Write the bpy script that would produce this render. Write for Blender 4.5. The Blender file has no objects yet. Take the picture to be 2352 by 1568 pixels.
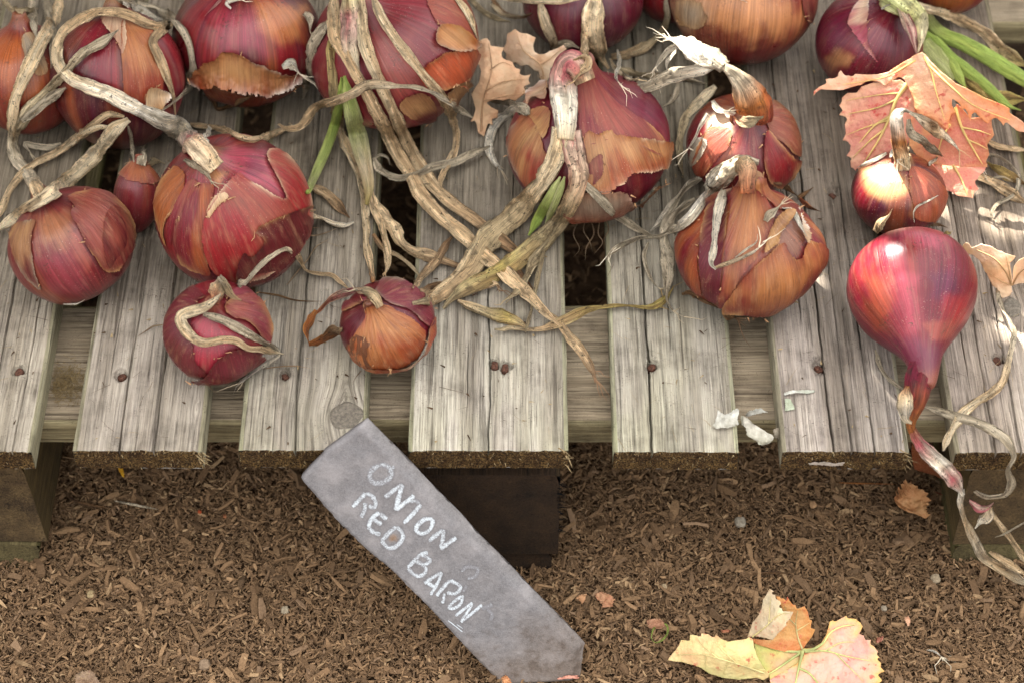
import bpy, math, random
import numpy as np
from mathutils import Vector
from mathutils.bvhtree import BVHTree

random.seed(7)
RNG = np.random.default_rng(11)
S = bpy.context.scene
COL = S.collection

# ------------------------------------------------------------------ camera
PITCH = math.radians(49.0)
CAM = np.array([0.0, -0.875, 1.108])
FPX = 5226.0                     # focal length for a picture 2352 wide
cd = bpy.data.cameras.new('camera')
cd.sensor_width = 36.0
cd.lens = 36.0 * FPX / 2352.0
cd.clip_start, cd.clip_end = 0.05, 400.0
cd.dof.use_dof = True
cd.dof.focus_distance = 1.47
cd.dof.aperture_fstop = 7.0
cd.dof.aperture_blades = 7
cam = bpy.data.objects.new('camera', cd)
COL.objects.link(cam)
cam.location = CAM
cam.rotation_euler = (math.pi / 2 - PITCH, 0, 0)
S.camera = cam

# ------------------------------------------------------------------ daylight
SUN_DIR = np.array([-0.36, 0.58, 0.73]); SUN_DIR = SUN_DIR / np.linalg.norm(SUN_DIR)
w = bpy.data.worlds.new('World'); S.world = w; w.use_nodes = True
nt = w.node_tree; nt.nodes.clear()
out = nt.nodes.new('ShaderNodeOutputWorld'); bg = nt.nodes.new('ShaderNodeBackground')
sky = nt.nodes.new('ShaderNodeTexSky'); sky.sky_type = 'NISHITA'; sky.sun_disc = False
sky.sun_elevation = math.asin(SUN_DIR[2]); sky.sun_rotation = math.atan2(SUN_DIR[0], SUN_DIR[1])
sky.air_density = 1.0; sky.dust_density = 2.0; sky.ozone_density = 1.0
# high thin cloud over the whole sky, broken by noise
tc = nt.nodes.new('ShaderNodeTexCoord')
nz = nt.nodes.new('ShaderNodeTexNoise'); nz.inputs['Scale'].default_value = 2.2; nz.inputs['Detail'].default_value = 6
rmp = nt.nodes.new('ShaderNodeMapRange'); rmp.inputs['From Min'].default_value = .3; rmp.inputs['From Max'].default_value = .7
rmp.inputs['To Min'].default_value = .62; rmp.inputs['To Max'].default_value = .98
mx = nt.nodes.new('ShaderNodeMix'); mx.data_type = 'RGBA'
mx.inputs['B'].default_value = (8.9, 8.75, 8.6, 1)
nt.links.new(tc.outputs['Generated'], nz.inputs['Vector'])
nt.links.new(nz.outputs['Fac'], rmp.inputs['Value'])
nt.links.new(rmp.outputs['Result'], mx.inputs['Factor'])
nt.links.new(sky.outputs['Color'], mx.inputs['A'])
# sky dimmed towards the horizon, beyond an overcast one, to deepen contact shadows
sx = nt.nodes.new('ShaderNodeSeparateXYZ'); nt.links.new(tc.outputs['Generated'], sx.inputs[0])
ov = nt.nodes.new('ShaderNodeMapRange'); ov.inputs['From Min'].default_value = 0; ov.inputs['From Max'].default_value = 1
ov.inputs['To Min'].default_value = .15; ov.inputs['To Max'].default_value = 1.75
nt.links.new(sx.outputs['Z'], ov.inputs['Value'])
sc_ = nt.nodes.new('ShaderNodeVectorMath'); sc_.operation = 'SCALE'
nt.links.new(mx.outputs['Result'], sc_.inputs[0]); nt.links.new(ov.outputs['Result'], sc_.inputs['Scale'])
nt.links.new(sc_.outputs[0], bg.inputs['Color'])
bg.inputs['Strength'].default_value = 0.050
nt.links.new(bg.outputs[0], out.inputs[0])

sd_ = bpy.data.lights.new('sun', 'SUN'); sd_.energy = 5.0; sd_.angle = math.radians(0.5); sd_.color = (1, .95, .86)
sun = bpy.data.objects.new('sun', sd_); COL.objects.link(sun)
sun.rotation_euler = Vector(SUN_DIR).to_track_quat('Z', 'Y').to_euler()
sun.location = (-1, 1, 3)

S.view_settings.view_transform = 'Standard'
S.view_settings.look = 'None'
S.view_settings.exposure = 2.8
S.view_settings.gamma = 1.0
S.view_settings.use_curve_mapping = False
S.cycles.max_bounces = 6
S.cycles.caustics_reflective = False; S.cycles.caustics_refractive = False

# ------------------------------------------------------------------ maths helpers
CP, SP = math.cos(PITCH), math.sin(PITCH)
FW = np.array([0, CP, -SP]); UP = np.array([0, SP, CP]); RT = np.array([1.0, 0, 0])

def ray(px, py):
    d = FPX * FW + (px - 1176.0) * RT + (784.0 - py) * UP
    return d / np.linalg.norm(d)
def at_z(px, py, z=0.0):
    d = ray(px, py); return CAM + d * ((z - CAM[2]) / d[2])
def at_y(px, py, y):
    d = ray(px, py); return CAM + d * ((y - CAM[1]) / d[1])
def project(P):
    q = P - CAM
    f = q @ FW
    return np.stack([1176 + FPX * (q @ RT) / f, 784 - FPX * (q @ UP) / f], -1)
def cam_vec(r, u, t):            # right, up, towards the camera -> world
    v = r * RT + u * UP - t * FW
    return v / np.linalg.norm(v)

ZOOM = {'1': (0, 0, 2.8), '2': (700, 0, 2.8), '3': (1200, 0, 2.8), '4': (1750, 0, 3.016), '5': (0, 400, 2.8), '6': (700, 500, 2.8),
        's1': (1400, 400, 3.136), 's2': (1950, 480, 3.267), 's3': (1900, 900, 2.852), 's4': (700, 1000, 2.351), 's5': (1500, 1300, 2.94),
        's6': (0, 900, 2.614), 's7': (950, 900, 3.137), 'a': (860, 1080, 6.03), 'b': (950, 1320, 6.534), 'c': (1700, 960, 5.88), 'e': (2200, 560, 4.613), 'f': (1620, 1420, 4.055), 'g': (1980, 100, 3.919),
        'd': (0, 0, 1 / 1.06293)}
K = 1.06293
def zz(key, pts):
    x0, y0, s = ZOOM[key]
    p = np.array(pts, float)[:, :2]
    return np.stack([(x0 + p[:, 0] / s) / K, (y0 + p[:, 1] / s) / K], -1)
def zl(key):                     # length of one zoomed pixel in picture pixels
    return 1.0 / (ZOOM[key][2] * K)

def _hash(ix, iy, iz):
    h = (ix.astype(np.int64) * 374761393 + iy.astype(np.int64) * 668265263 + iz.astype(np.int64) * 2147483647) & 0xFFFFFFFF
    h = ((h ^ (h >> 13)) * 1274126177) & 0xFFFFFFFF
    h = ((h ^ (h >> 16)) * 2246822519) & 0xFFFFFFFF
    return ((h ^ (h >> 15)) & 0xFFFFFF) / float(0xFFFFFF)
def vnoise(p, seed=0):
    p = np.asarray(p, float) + 17.3 * seed + 1000.0
    i = np.floor(p); f = p - i; f = f * f * (3 - 2 * f)
    ix, iy, iz = i[..., 0], i[..., 1], i[..., 2]
    r = 0
    for dx in (0, 1):
        for dy in (0, 1):
            for dz in (0, 1):
                wgt = (f[..., 0] if dx else 1 - f[..., 0]) * (f[..., 1] if dy else 1 - f[..., 1]) * (f[..., 2] if dz else 1 - f[..., 2])
                r = r + wgt * _hash(ix + dx, iy + dy, iz + dz)
    return r
def fbm(p, seed=0, octv=3):
    p = np.asarray(p, float); a, s, t = 0.5, 0, 0
    for o in range(octv):
        s = s + a * vnoise(p * 2 ** o, seed + o * 5); t += a; a *= .5
    return s / t
def v3(x, y=0, z=0):
    x, y, z = np.broadcast_arrays(np.asarray(x, float), y, z); return np.stack([x, y, z], -1)
def sstep(a, b, x):
    t = np.clip((x - a) / (b - a), 0, 1); return t * t * (3 - 2 * t)
def lerp(a, b, t):
    return a + (b - a) * t
def srgb(r, g, b):
    c = np.array([r, g, b], float) / 255.0
    return np.where(c <= .04045, c / 12.92, ((c + .055) / 1.055) ** 2.4)
def catmull(P, n):
    P = np.asarray(P, float)
    if len(P) == 2:
        t = np.linspace(0, 1, n)[:, None]; return P[0] * (1 - t) + P[1] * t
    Q = np.vstack([2 * P[0] - P[1], P, 2 * P[-1] - P[-2]])
    t = np.linspace(0, len(P) - 1 - 1e-9, n); k = t.astype(int); f = (t - k)[:, None]
    a, b, c, d = Q[k], Q[k + 1], Q[k + 2], Q[k + 3]
    return .5 * (2 * b + (c - a) * f + (2 * a - 5 * b + 4 * c - d) * f ** 2 + (3 * b - a - 3 * c + d) * f ** 3)
def arclen(P, n):
    seg = np.linalg.norm(np.diff(P, axis=0), axis=1); s = np.concatenate([[0], np.cumsum(seg)])
    t = np.linspace(0, s[-1], n)
    return np.stack([np.interp(t, s, P[:, i]) for i in range(P.shape[1])], -1), s[-1]
def poly_sd(pts, poly):          # signed distance in picture pixels, negative inside
    d = np.full(len(pts), 1e9); ins = np.zeros(len(pts), bool)
    for i in range(len(poly)):
        a, b = poly[i], poly[(i + 1) % len(poly)]
        e = b - a; q = pts - a
        t = np.clip((q @ e) / (e @ e + 1e-12), 0, 1)
        d = np.minimum(d, np.linalg.norm(q - t[:, None] * e, axis=1))
        c = (a[1] > pts[:, 1]) != (b[1] > pts[:, 1])
        xx = a[0] + (pts[:, 1] - a[1]) / (e[1] if abs(e[1]) > 1e-9 else 1e-9) * e[0]
        ins ^= c & (pts[:, 0] < xx)
    return np.where(ins, -d, d)

# ------------------------------------------------------------------ object helpers
def tag(o, label=None, cat=None, group=None, kind=None):
    if label: o['label'] = label
    if cat: o['category'] = cat
    if group: o['group'] = group
    if kind: o['kind'] = kind
    return o
def thing(name, loc, label, cat, group=None):
    o = bpy.data.objects.new(name, None); COL.objects.link(o)
    o.location = loc; o.empty_display_size = .02
    return tag(o, label, cat, group)
def world_loc(o):
    p = np.zeros(3)
    while o is not None:
        p = p + np.array(o.location); o = o.parent
    return p
def build(name, V, F, mats, parent=None, col=None, vec=None, midx=None, smooth=True, loc=None):
    """V (n,3), F (m,k) int array or list of such arrays -> one mesh object"""
    V = np.asarray(V, np.float32)
    base = world_loc(parent) if parent is not None else (np.array(loc, float) if loc is not None else np.zeros(3))
    Fs = F if isinstance(F, list) else [F]
    Fs = [np.asarray(f, np.int32) for f in Fs if len(f)]
    me = bpy.data.meshes.new(name)
    me.vertices.add(len(V)); me.vertices.foreach_set('co', (V - base.astype(np.float32)).ravel())
    nl = sum(f.size for f in Fs); npoly = sum(len(f) for f in Fs)
    me.loops.add(nl); me.polygons.add(npoly)
    me.loops.foreach_set('vertex_index', np.concatenate([f.ravel() for f in Fs]))
    st = np.concatenate([np.full(len(f), f.shape[1]) for f in Fs])
    me.polygons.foreach_set('loop_start', np.concatenate([[0], np.cumsum(st)[:-1]]).astype(np.int32))
    if midx is not None: me.polygons.foreach_set('material_index', np.asarray(midx, np.int32))
    me.polygons.foreach_set('use_smooth', np.full(npoly, smooth))
    if col is not None:
        c = np.ones((len(V), 4), np.float32); c[:, :3] = col
        me.attributes.new('Col', 'FLOAT_COLOR', 'POINT').data.foreach_set('color', c.ravel())
    if vec is not None:
        me.attributes.new('skin', 'FLOAT_VECTOR', 'POINT').data.foreach_set('vector', np.asarray(vec, np.float32).ravel())
    me.update(calc_edges=True); me.validate()
    for m in (mats if isinstance(mats, (list, tuple)) else [mats]): me.materials.append(m)
    o = bpy.data.objects.new(name, me); COL.objects.link(o)
    if parent is not None: o.parent = parent
    else: o.location = base
    return o
def grid_faces(n, m, closed=False, off=0):
    i = np.arange(n - 1)[:, None]; j = np.arange(m if closed else m - 1)[None, :]
    j2 = (j + 1) % m
    a = i * m + j; b = i * m + j2; c = (i + 1) * m + j2; d = (i + 1) * m + j
    return np.stack([a, b, c, d], -1).reshape(-1, 4) + off

# ------------------------------------------------------------------ materials
class NB:
    def __init__(s, name):
        s.m = bpy.data.materials.new(name); s.m.use_nodes = True; s.t = s.m.node_tree
        s.b = s.t.nodes['Principled BSDF']; s.out = s.t.nodes['Material Output']
    def n(s, typ, **kw):
        nd = s.t.nodes.new('ShaderNode' + typ)
        for k, v in kw.items():
            if hasattr(nd, k) and not isinstance(v, tuple): setattr(nd, k, v)
        return nd
    def link(s, a, b): s.t.links.new(a, b)
    def attr(s, name):
        nd = s.n('Attribute'); nd.attribute_name = name; return nd
    def noise(s, vec, scale, detail=4, rough=.55, mul=None, add=None):
        if mul is not None:
            mp = s.n('Mapping'); mp.inputs['Scale'].default_value = mul; s.link(vec, mp.inputs['Vector']); vec = mp.outputs[0]
        nd = s.n('TexNoise'); nd.inputs['Scale'].default_value = scale; nd.inputs['Detail'].default_value = detail
        nd.inputs['Roughness'].default_value = rough; s.link(vec, nd.inputs['Vector']); return nd.outputs['Fac']
    def rng(s, v, a, b, c, d, clamp=True):
        nd = s.n('MapRange'); nd.clamp = clamp
        for k, x in zip(('From Min', 'From Max', 'To Min', 'To Max'), (a, b, c, d)): nd.inputs[k].default_value = x
        s.link(v, nd.inputs['Value']); return nd.outputs['Result']
    def mix(s, f, a, b, mode='MIX'):
        nd = s.n('Mix'); nd.data_type = 'RGBA'; nd.blend_type = mode
        for k, x in (('Factor', f), ('A', a), ('B', b)):
            if isinstance(x, (int, float)): nd.inputs[k].default_value = x
            elif isinstance(x, (tuple, list, np.ndarray)): nd.inputs[k].default_value = (*[float(q) for q in x[:3]], 1)
            else: s.link(x, nd.inputs[k])
        return nd.outputs['Result']
    def grey(s, v):
        nd = s.n('CombineColor'); [s.link(v, nd.inputs[i]) for i in range(3)]; return nd.outputs[0]
    def math(s, op, a, b):
        nd = s.n('Math'); nd.operation = op
        for i, x in enumerate((a, b)):
            if isinstance(x, (int, float)): nd.inputs[i].default_value = x
            else: s.link(x, nd.inputs[i])
        return nd.outputs[0]
    def bump(s, h, strength, dist):
        nd = s.n('Bump'); nd.inputs['Strength'].default_value = strength; nd.inputs['Distance'].default_value = dist
        s.link(h, nd.inputs['Height']); s.link(nd.outputs[0], s.b.inputs['Normal'])
    def fin(s, color, rough, spec=.5):
        s.link(color, s.b.inputs['Base Color'])
        if isinstance(rough, (int, float)): s.b.inputs['Roughness'].default_value = rough
        else: s.link(rough, s.b.inputs['Roughness'])
        s.b.inputs['Specular IOR Level'].default_value = spec
        return s.m
    def translucent(s, color, f):
        tr = s.n('BsdfTranslucent'); s.link(color, tr.inputs['Color'])
        ms = s.n('MixShader'); ms.inputs[0].default_value = f
        s.link(s.b.outputs[0], ms.inputs[1]); s.link(tr.outputs[0], ms.inputs[2]); s.link(ms.outputs[0], s.out.inputs[0])

def mat_bulb():
    k = NB('onion_skin'); c = k.attr('Col').outputs['Color']; v = k.attr('skin').outputs['Vector']
    st = k.noise(v, 1, 5, .62, mul=(24, 24, 1.5)); f2 = k.noise(v, 1, 3, .6, mul=(75, 75, 2.6))
    g = k.n('NewGeometry').outputs['Position']
    sp = k.noise(g, 1100, 2, .5); bl = k.noise(g, 45, 4, .6)
    c = k.mix(1.0, c, k.grey(k.rng(st, .3, .7, .72, 1.22)), 'MULTIPLY')
    c = k.mix(.9, c, k.grey(k.rng(f2, .3, .7, .66, 1.25)), 'MULTIPLY')
    dust = k.math('MULTIPLY', k.rng(bl, .5, .74, 0, .14), k.rng(sp, .4, .65, .25, 1))
    c = k.mix(dust, c, srgb(140, 104, 98))
    dirt = k.math('MULTIPLY', k.rng(k.noise(g, 70, 3, .6), .52, .68, 0, 1), k.rng(k.noise(g, 620, 2, .6), .57, .63, 0, .8))
    c = k.mix(dirt, c, srgb(58, 40, 30))
    fleck = k.math('MULTIPLY', k.rng(k.noise(g, 38, 3, .6), .42, .6, 0, 1), k.rng(k.noise(g, 1250, 2, .6), .66, .72, 0, .6)); c = k.mix(fleck, c, srgb(196, 164, 146))
    scuff = k.math('MULTIPLY', k.rng(k.noise(v, 1, 5, .7, mul=(5, 5, 5)), .52, .66, 0, .4), k.rng(st, .35, .6, .2, 1)); c = k.mix(scuff, c, srgb(126, 92, 74))
    r = k.rng(bl, .3, .7, .25, .42)
    k.bump(st, .35, .0009)
    k.fin(c, r, .38); k.b.inputs['Coat Weight'].default_value = .05; k.b.inputs['Coat Roughness'].default_value = .3
    k.b.inputs['Subsurface Weight'].default_value = 0.0
    return k.m
def mat_flap():
    k = NB('papery_skin'); c = k.attr('Col').outputs['Color']; v = k.attr('skin').outputs['Vector']
    st = k.noise(v, 1, 5, .65, mul=(34, 34, 2.2)); f2 = k.noise(v, 1, 4, .6, mul=(9, 9, 9))
    g = k.n('NewGeometry').outputs['Position']
    c = k.mix(1.0, c, k.grey(k.rng(st, .3, .7, .80, 1.18)), 'MULTIPLY')
    c = k.mix(k.rng(f2, .52, .74, 0, .25), c, srgb(190, 148, 108))
    sp = k.math('MULTIPLY', k.rng(k.noise(g, 60, 3, .6), .46, .66, 0, 1), k.rng(k.noise(v, 1, 3, .65, mul=(60, 60, 16)), .55, .66, 0, .55))
    c = k.mix(sp, c, srgb(70, 50, 40))
    fleck = k.math('MULTIPLY', k.rng(k.noise(g, 38, 3, .6), .42, .6, 0, 1), k.rng(k.noise(g, 1250, 2, .6), .66, .72, 0, .6)); c = k.mix(fleck, c, srgb(206, 178, 152))
    mott = k.rng(k.noise(v, 1, 5, .7, mul=(6, 6, 6)), .5, .68, 0, .45); c = k.mix(mott, c, srgb(92, 52, 40))
    f3 = k.noise(v, 1, 3, .6, mul=(85, 85, 3)); c = k.mix(.8, c, k.grey(k.rng(f3, .3, .7, .72, 1.2)), 'MULTIPLY')
    wr = k.noise(v, 1, 4, .6, mul=(30, 30, 9))
    k.bump(wr, .5, .0012)
    k.fin(c, k.rng(f2, .3, .7, .30, .5), .32)
    k.translucent(c, .05)
    return k.m
def mat_dry(name, rough=.75, contrast=(.62, 1.5), speck=.9, trans=.08):
    k = NB(name); c = k.attr('Col').outputs['Color']; v = k.attr('skin').outputs['Vector']
    st = k.noise(v, 1, 4, .65, mul=(7, 130, 1)); s2 = k.noise(v, 1, 5, .7, mul=(2.2, 320, 1))
    # skin.x runs round the strip, skin.y along it (metres), so stretch along y
    st = k.noise(v, 1, 5, .68, mul=(15, 11, 1)); s2 = k.noise(v, 1, 4, .65, mul=(42, 26, 1))
    g = k.n('NewGeometry').outputs['Position']
    c = k.mix(1.0, c, k.grey(k.rng(st, .28, .72, contrast[0], contrast[1])), 'MULTIPLY')
    c = k.mix(1.0, c, k.grey(k.rng(s2, .3, .7, .5, 1.5)), 'MULTIPLY')
    sp = k.math('MULTIPLY', k.rng(k.noise(v, 1, 3, .6, mul=(5, 70, 1)), .5, .64, 0, 1), k.rng(k.noise(g, 750, 2, .6), .52, .6, 0, speck))
    c = k.mix(sp, c, srgb(52, 46, 38))
    k.bump(k.math('ADD', st, s2), 1.0, .002)
    k.fin(c, rough, .25); k.translucent(c, trans)
    return k.m
def mat_wood(name, a, b, dark, fine=1.0, mossy=.25):
    k = NB(name); v = k.attr('skin').outputs['Vector']; c0 = k.attr('Col').outputs['Color']
    band = k.noise(v, 1, 4, .6, mul=(75, 4, 75)); fib = k.noise(v, 1, 6, .68, mul=(620, 17, 620)); fib2 = k.noise(v, 1, 3, .6, mul=(1500, 45, 1500))
    blot = k.noise(v, 30, 5, .65); spk = k.noise(v, 750, 3, .7)
    c = k.mix(k.rng(band, .35, .68, 0, 1), a, b)
    c = k.mix(1.0, c, k.grey(k.rng(fib, .3, .7, .54, 1.28)), 'MULTIPLY')
    c = k.mix(.8, c, k.grey(k.rng(fib2, .3, .7, .75, 1.2)), 'MULTIPLY')
    dk = k.math('MULTIPLY', k.rng(blot, .47, .7, 0, .85), k.rng(fib, .4, .6, 1, .35))
    c = k.mix(dk, c, dark)
    gaps = k.math('MAXIMUM', k.rng(k.noise(v, 1, 4, .6, mul=(260, 6, 260)), .60, .66, 0, .55), k.rng(k.noise(v, 1, 3, .6, mul=(620, 11, 620)), .62, .67, 0, .5))
    c = k.mix(gaps, c, dark)
    sp = k.math('MULTIPLY', k.rng(k.noise(v, 55, 3, .6), .45, .65, 0, 1), k.rng(spk, .58, .66, 0, .7))
    c = k.mix(sp, c, srgb(58, 50, 42))
    c = k.mix(1.0, c, c0, 'MULTIPLY')
    h = k.math('ADD', k.math('MULTIPLY', fib, 1.0), k.math('MULTIPLY', gaps, -.7))
    k.bump(h, 1.0, .002)
    return k.fin(c, .85, .2)
def mat_endgrain():
    k = NB('sawn_wood_end'); v = k.attr('skin').outputs['Vector']; c0 = k.attr('Col').outputs['Color']
    n1 = k.noise(v, 900, 4, .7); n2 = k.noise(v, 120, 4, .6); n3 = k.noise(v, 1, 3, .6, mul=(180, 1, 900))
    c = k.mix(k.rng(n2, .35, .65, 0, 1), srgb(92, 66, 38), srgb(146, 116, 70))
    c = k.mix(k.rng(n1, .42, .62, 0, 1), srgb(44, 33, 23), c)
    c = k.mix(k.rng(n1, .64, .72, 0, .45), c, srgb(190, 164, 116))
    c = k.mix(.6, c, k.grey(k.rng(n3, .3, .7, .6, 1.3)), 'MULTIPLY')
    c = k.mix(1.0, c, c0, 'MULTIPLY')
    k.bump(n1, 1.0, .003)
    return k.fin(c, .9, .15)
def mat_plain(name, lo, hi, scale, rough=.8, bump=.5, dist=.001, spec=.3, usecol=False, trans=0):
    k = NB(name); g = k.n('TexCoord').outputs['Object']
    n1 = k.noise(g, scale, 5, .65)
    c = k.mix(k.rng(n1, .3, .7, 0, 1), lo, hi)
    if usecol: c = k.mix(1.0, c, k.attr('Col').outputs['Color'], 'MULTIPLY')
    k.bump(n1, bump, dist); k.fin(c, rough, spec)
    if trans: k.translucent(c, trans)
    return k.m
def mat_chip():
    k = NB('bark_chip'); c = k.attr('Col').outputs['Color']; g = k.n('NewGeometry').outputs['Position']
    n1 = k.noise(g, 900, 3, .6)
    c = k.mix(.8, c, k.grey(k.rng(n1, .3, .7, .65, 1.3)), 'MULTIPLY')
    return k.fin(c, .9, .15)
def mat_slate():
    k = NB('slate'); c = k.attr('Col').outputs['Color']; g = k.n('TexCoord').outputs['Object']
    n1 = k.noise(g, 1400, 3, .7); n2 = k.noise(g, 60, 4, .6); n3 = k.noise(g, 420, 3, .7)
    c = k.mix(1.0, c, k.grey(k.rng(n1, .32, .68, .74, 1.26)), 'MULTIPLY')
    c = k.mix(.6, c, k.grey(k.rng(n3, .3, .7, .8, 1.2)), 'MULTIPLY')
    c = k.mix(k.rng(n2, .45, .7, 0, .35), c, srgb(166, 160, 158))
    k.bump(k.math('ADD', n3, k.math('MULTIPLY', n2, 2.0)), .6, .0007)
    return k.fin(c, .72, .3)
def mat_chalk():
    k = NB('chalk'); c = k.attr('Col').outputs['Color']; g = k.n('TexCoord').outputs['Object']
    n1 = k.noise(g, 1500, 3, .75); n2 = k.noise(g, 260, 3, .6)
    a = k.n('SeparateColor'); k.link(c, a.inputs[0])
    th = k.math('ADD', n1, k.math('MULTIPLY', n2, .35))
    f = k.rng(k.math('ADD', th, k.math('MULTIPLY', a.outputs[0], .42)), .80, 1.0, 0, .92)
    c = k.mix(f, srgb(122, 120, 122), srgb(200, 208, 212))
    return k.fin(c, .95, .1)
def mat_vine_leaf(name, spots=(190, 60, 60), amt=1.0):
    k = NB(name); c = k.attr('Col').outputs['Color']; g = k.n('NewGeometry').outputs['Position']
    n1 = k.noise(g, 70, 5, .6); n2 = k.noise(g, 240, 3, .55); n3 = k.noise(g, 160, 4, .6)
    c = k.mix(k.rng(n1, .35, .65, 0, .45), c, k.mix(1.0, c, srgb(250, 205, 190), 'MULTIPLY'))
    sp = k.math('MULTIPLY', k.rng(n1, .46, .6, 0, 1), k.rng(n2, .58, .64, 0, .8 * amt))
    c = k.mix(sp, c, srgb(*spots))
    vo = k.n('TexVoronoi'); vo.feature = 'DISTANCE_TO_EDGE'; vo.inputs['Scale'].default_value = 420; k.link(g, vo.inputs['Vector'])
    vn = k.rng(vo.outputs['Distance'], 0, .12, 0, 1)
    c = k.mix(k.math('SUBTRACT', .16, k.math('MULTIPLY', vn, .16)), c, srgb(226, 196, 140))
    k.bump(k.math('ADD', k.math('ADD', n3, n2), k.math('MULTIPLY', vn, .12)), .6, .0016)
    k.fin(c, .6, .3); k.translucent(c, .22)
    return k.m

M_BULB, M_FLAP = mat_bulb(), mat_flap()
M_DRY = mat_dry('dry_onion_leaf'); M_GREEN = mat_dry('green_onion_leaf', .45, (.8, 1.15), .25, .15)
M_WOOD = mat_wood('weathered_wood', srgb(143, 134, 121), srgb(182, 174, 163), srgb(82, 74, 66))
M_BEAR = mat_wood('brown_weathered_wood', srgb(136, 122, 102), srgb(166, 152, 130), srgb(76, 64, 52))
M_END = mat_endgrain()
M_NAIL = mat_plain('rusty_nail', srgb(34, 22, 18), srgb(104, 66, 48), 900, .8, .6, .0008)
M_KNOT = mat_plain('grey_knot', srgb(78, 72, 64), srgb(128, 119, 105), 520, .85, .8, .0015)
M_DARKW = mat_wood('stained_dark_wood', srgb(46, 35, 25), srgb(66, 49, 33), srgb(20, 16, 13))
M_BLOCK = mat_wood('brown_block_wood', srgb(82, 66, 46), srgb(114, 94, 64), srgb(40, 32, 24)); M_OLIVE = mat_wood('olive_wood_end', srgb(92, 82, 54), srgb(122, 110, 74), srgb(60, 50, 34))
M_CHIP, M_SLATE, M_CHALK = mat_chip(), mat_slate(), mat_chalk()
M_SOIL = mat_plain('dark_soil', srgb(54, 40, 29), srgb(98, 76, 56), 160, .95, 1, .004, .1)
M_FLAKE = mat_plain('skin_flake', srgb(128, 84, 54), srgb(190, 152, 110), 500, .7, .2, .0005, .3)
M_FIBRE = mat_plain('wood_fibre', srgb(96, 78, 52), srgb(178, 156, 116), 400, .9, .2, .0005, .2)
M_MOSS = mat_plain('brown_moss', srgb(84, 70, 44), srgb(150, 128, 90), 700, .95, .8, .001, .1)
M_SCRAP = mat_plain('white_scrap', srgb(170, 167, 154), srgb(216, 213, 203), 300, .8, .5, .001, .3, True, .2)
M_STONE = mat_plain('stone', srgb(104, 92, 76), srgb(172, 158, 136), 240, .8, .6, .001, .3, True)
M_LEAF = mat_vine_leaf('autumn_vine_leaf'); M_DEAD = mat_vine_leaf('dead_brown_leaf', (150, 90, 60), .4)
M_VINE = mat_plain('shade_vine_foliage', srgb(74, 74, 48), srgb(112, 102, 70), 30, .6, .3, .001, .4)
M_CANE = mat_plain('shade_vine_cane', srgb(70, 54, 38), srgb(116, 94, 70), 120, .9, .8, .004, .2)
# ------------------------------------------------------------------ ground
GZ = -0.150
def ground_h(x, y):
    return GZ + .006 * (fbm(v3(x * 14, y * 14, 3), 2) - .5) + .012 * (fbm(v3(x * 4, y * 4, 1), 4) - .5)
def make_ground():
    xs = np.concatenate([[-150, -40, -10, -3, -1.2], np.linspace(-.6, .6, 121), [1.2, 3, 10, 40, 150]])
    ys = np.concatenate([[-150, -40, -10, -3, -.8], np.linspace(-.3, .7, 101), [1.2, 3, 10, 40, 150]])
    X, Y = np.meshgrid(xs, ys)
    Zg = np.where((abs(X) < 1) & (Y > -.5) & (Y < 1), ground_h(X, Y), GZ) - .002
    V = np.stack([X, Y, Zg], -1).reshape(-1, 3)
    tag(build('ground', V, grid_faces(len(ys), len(xs)), M_SOIL), kind='structure')
make_ground()

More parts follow.
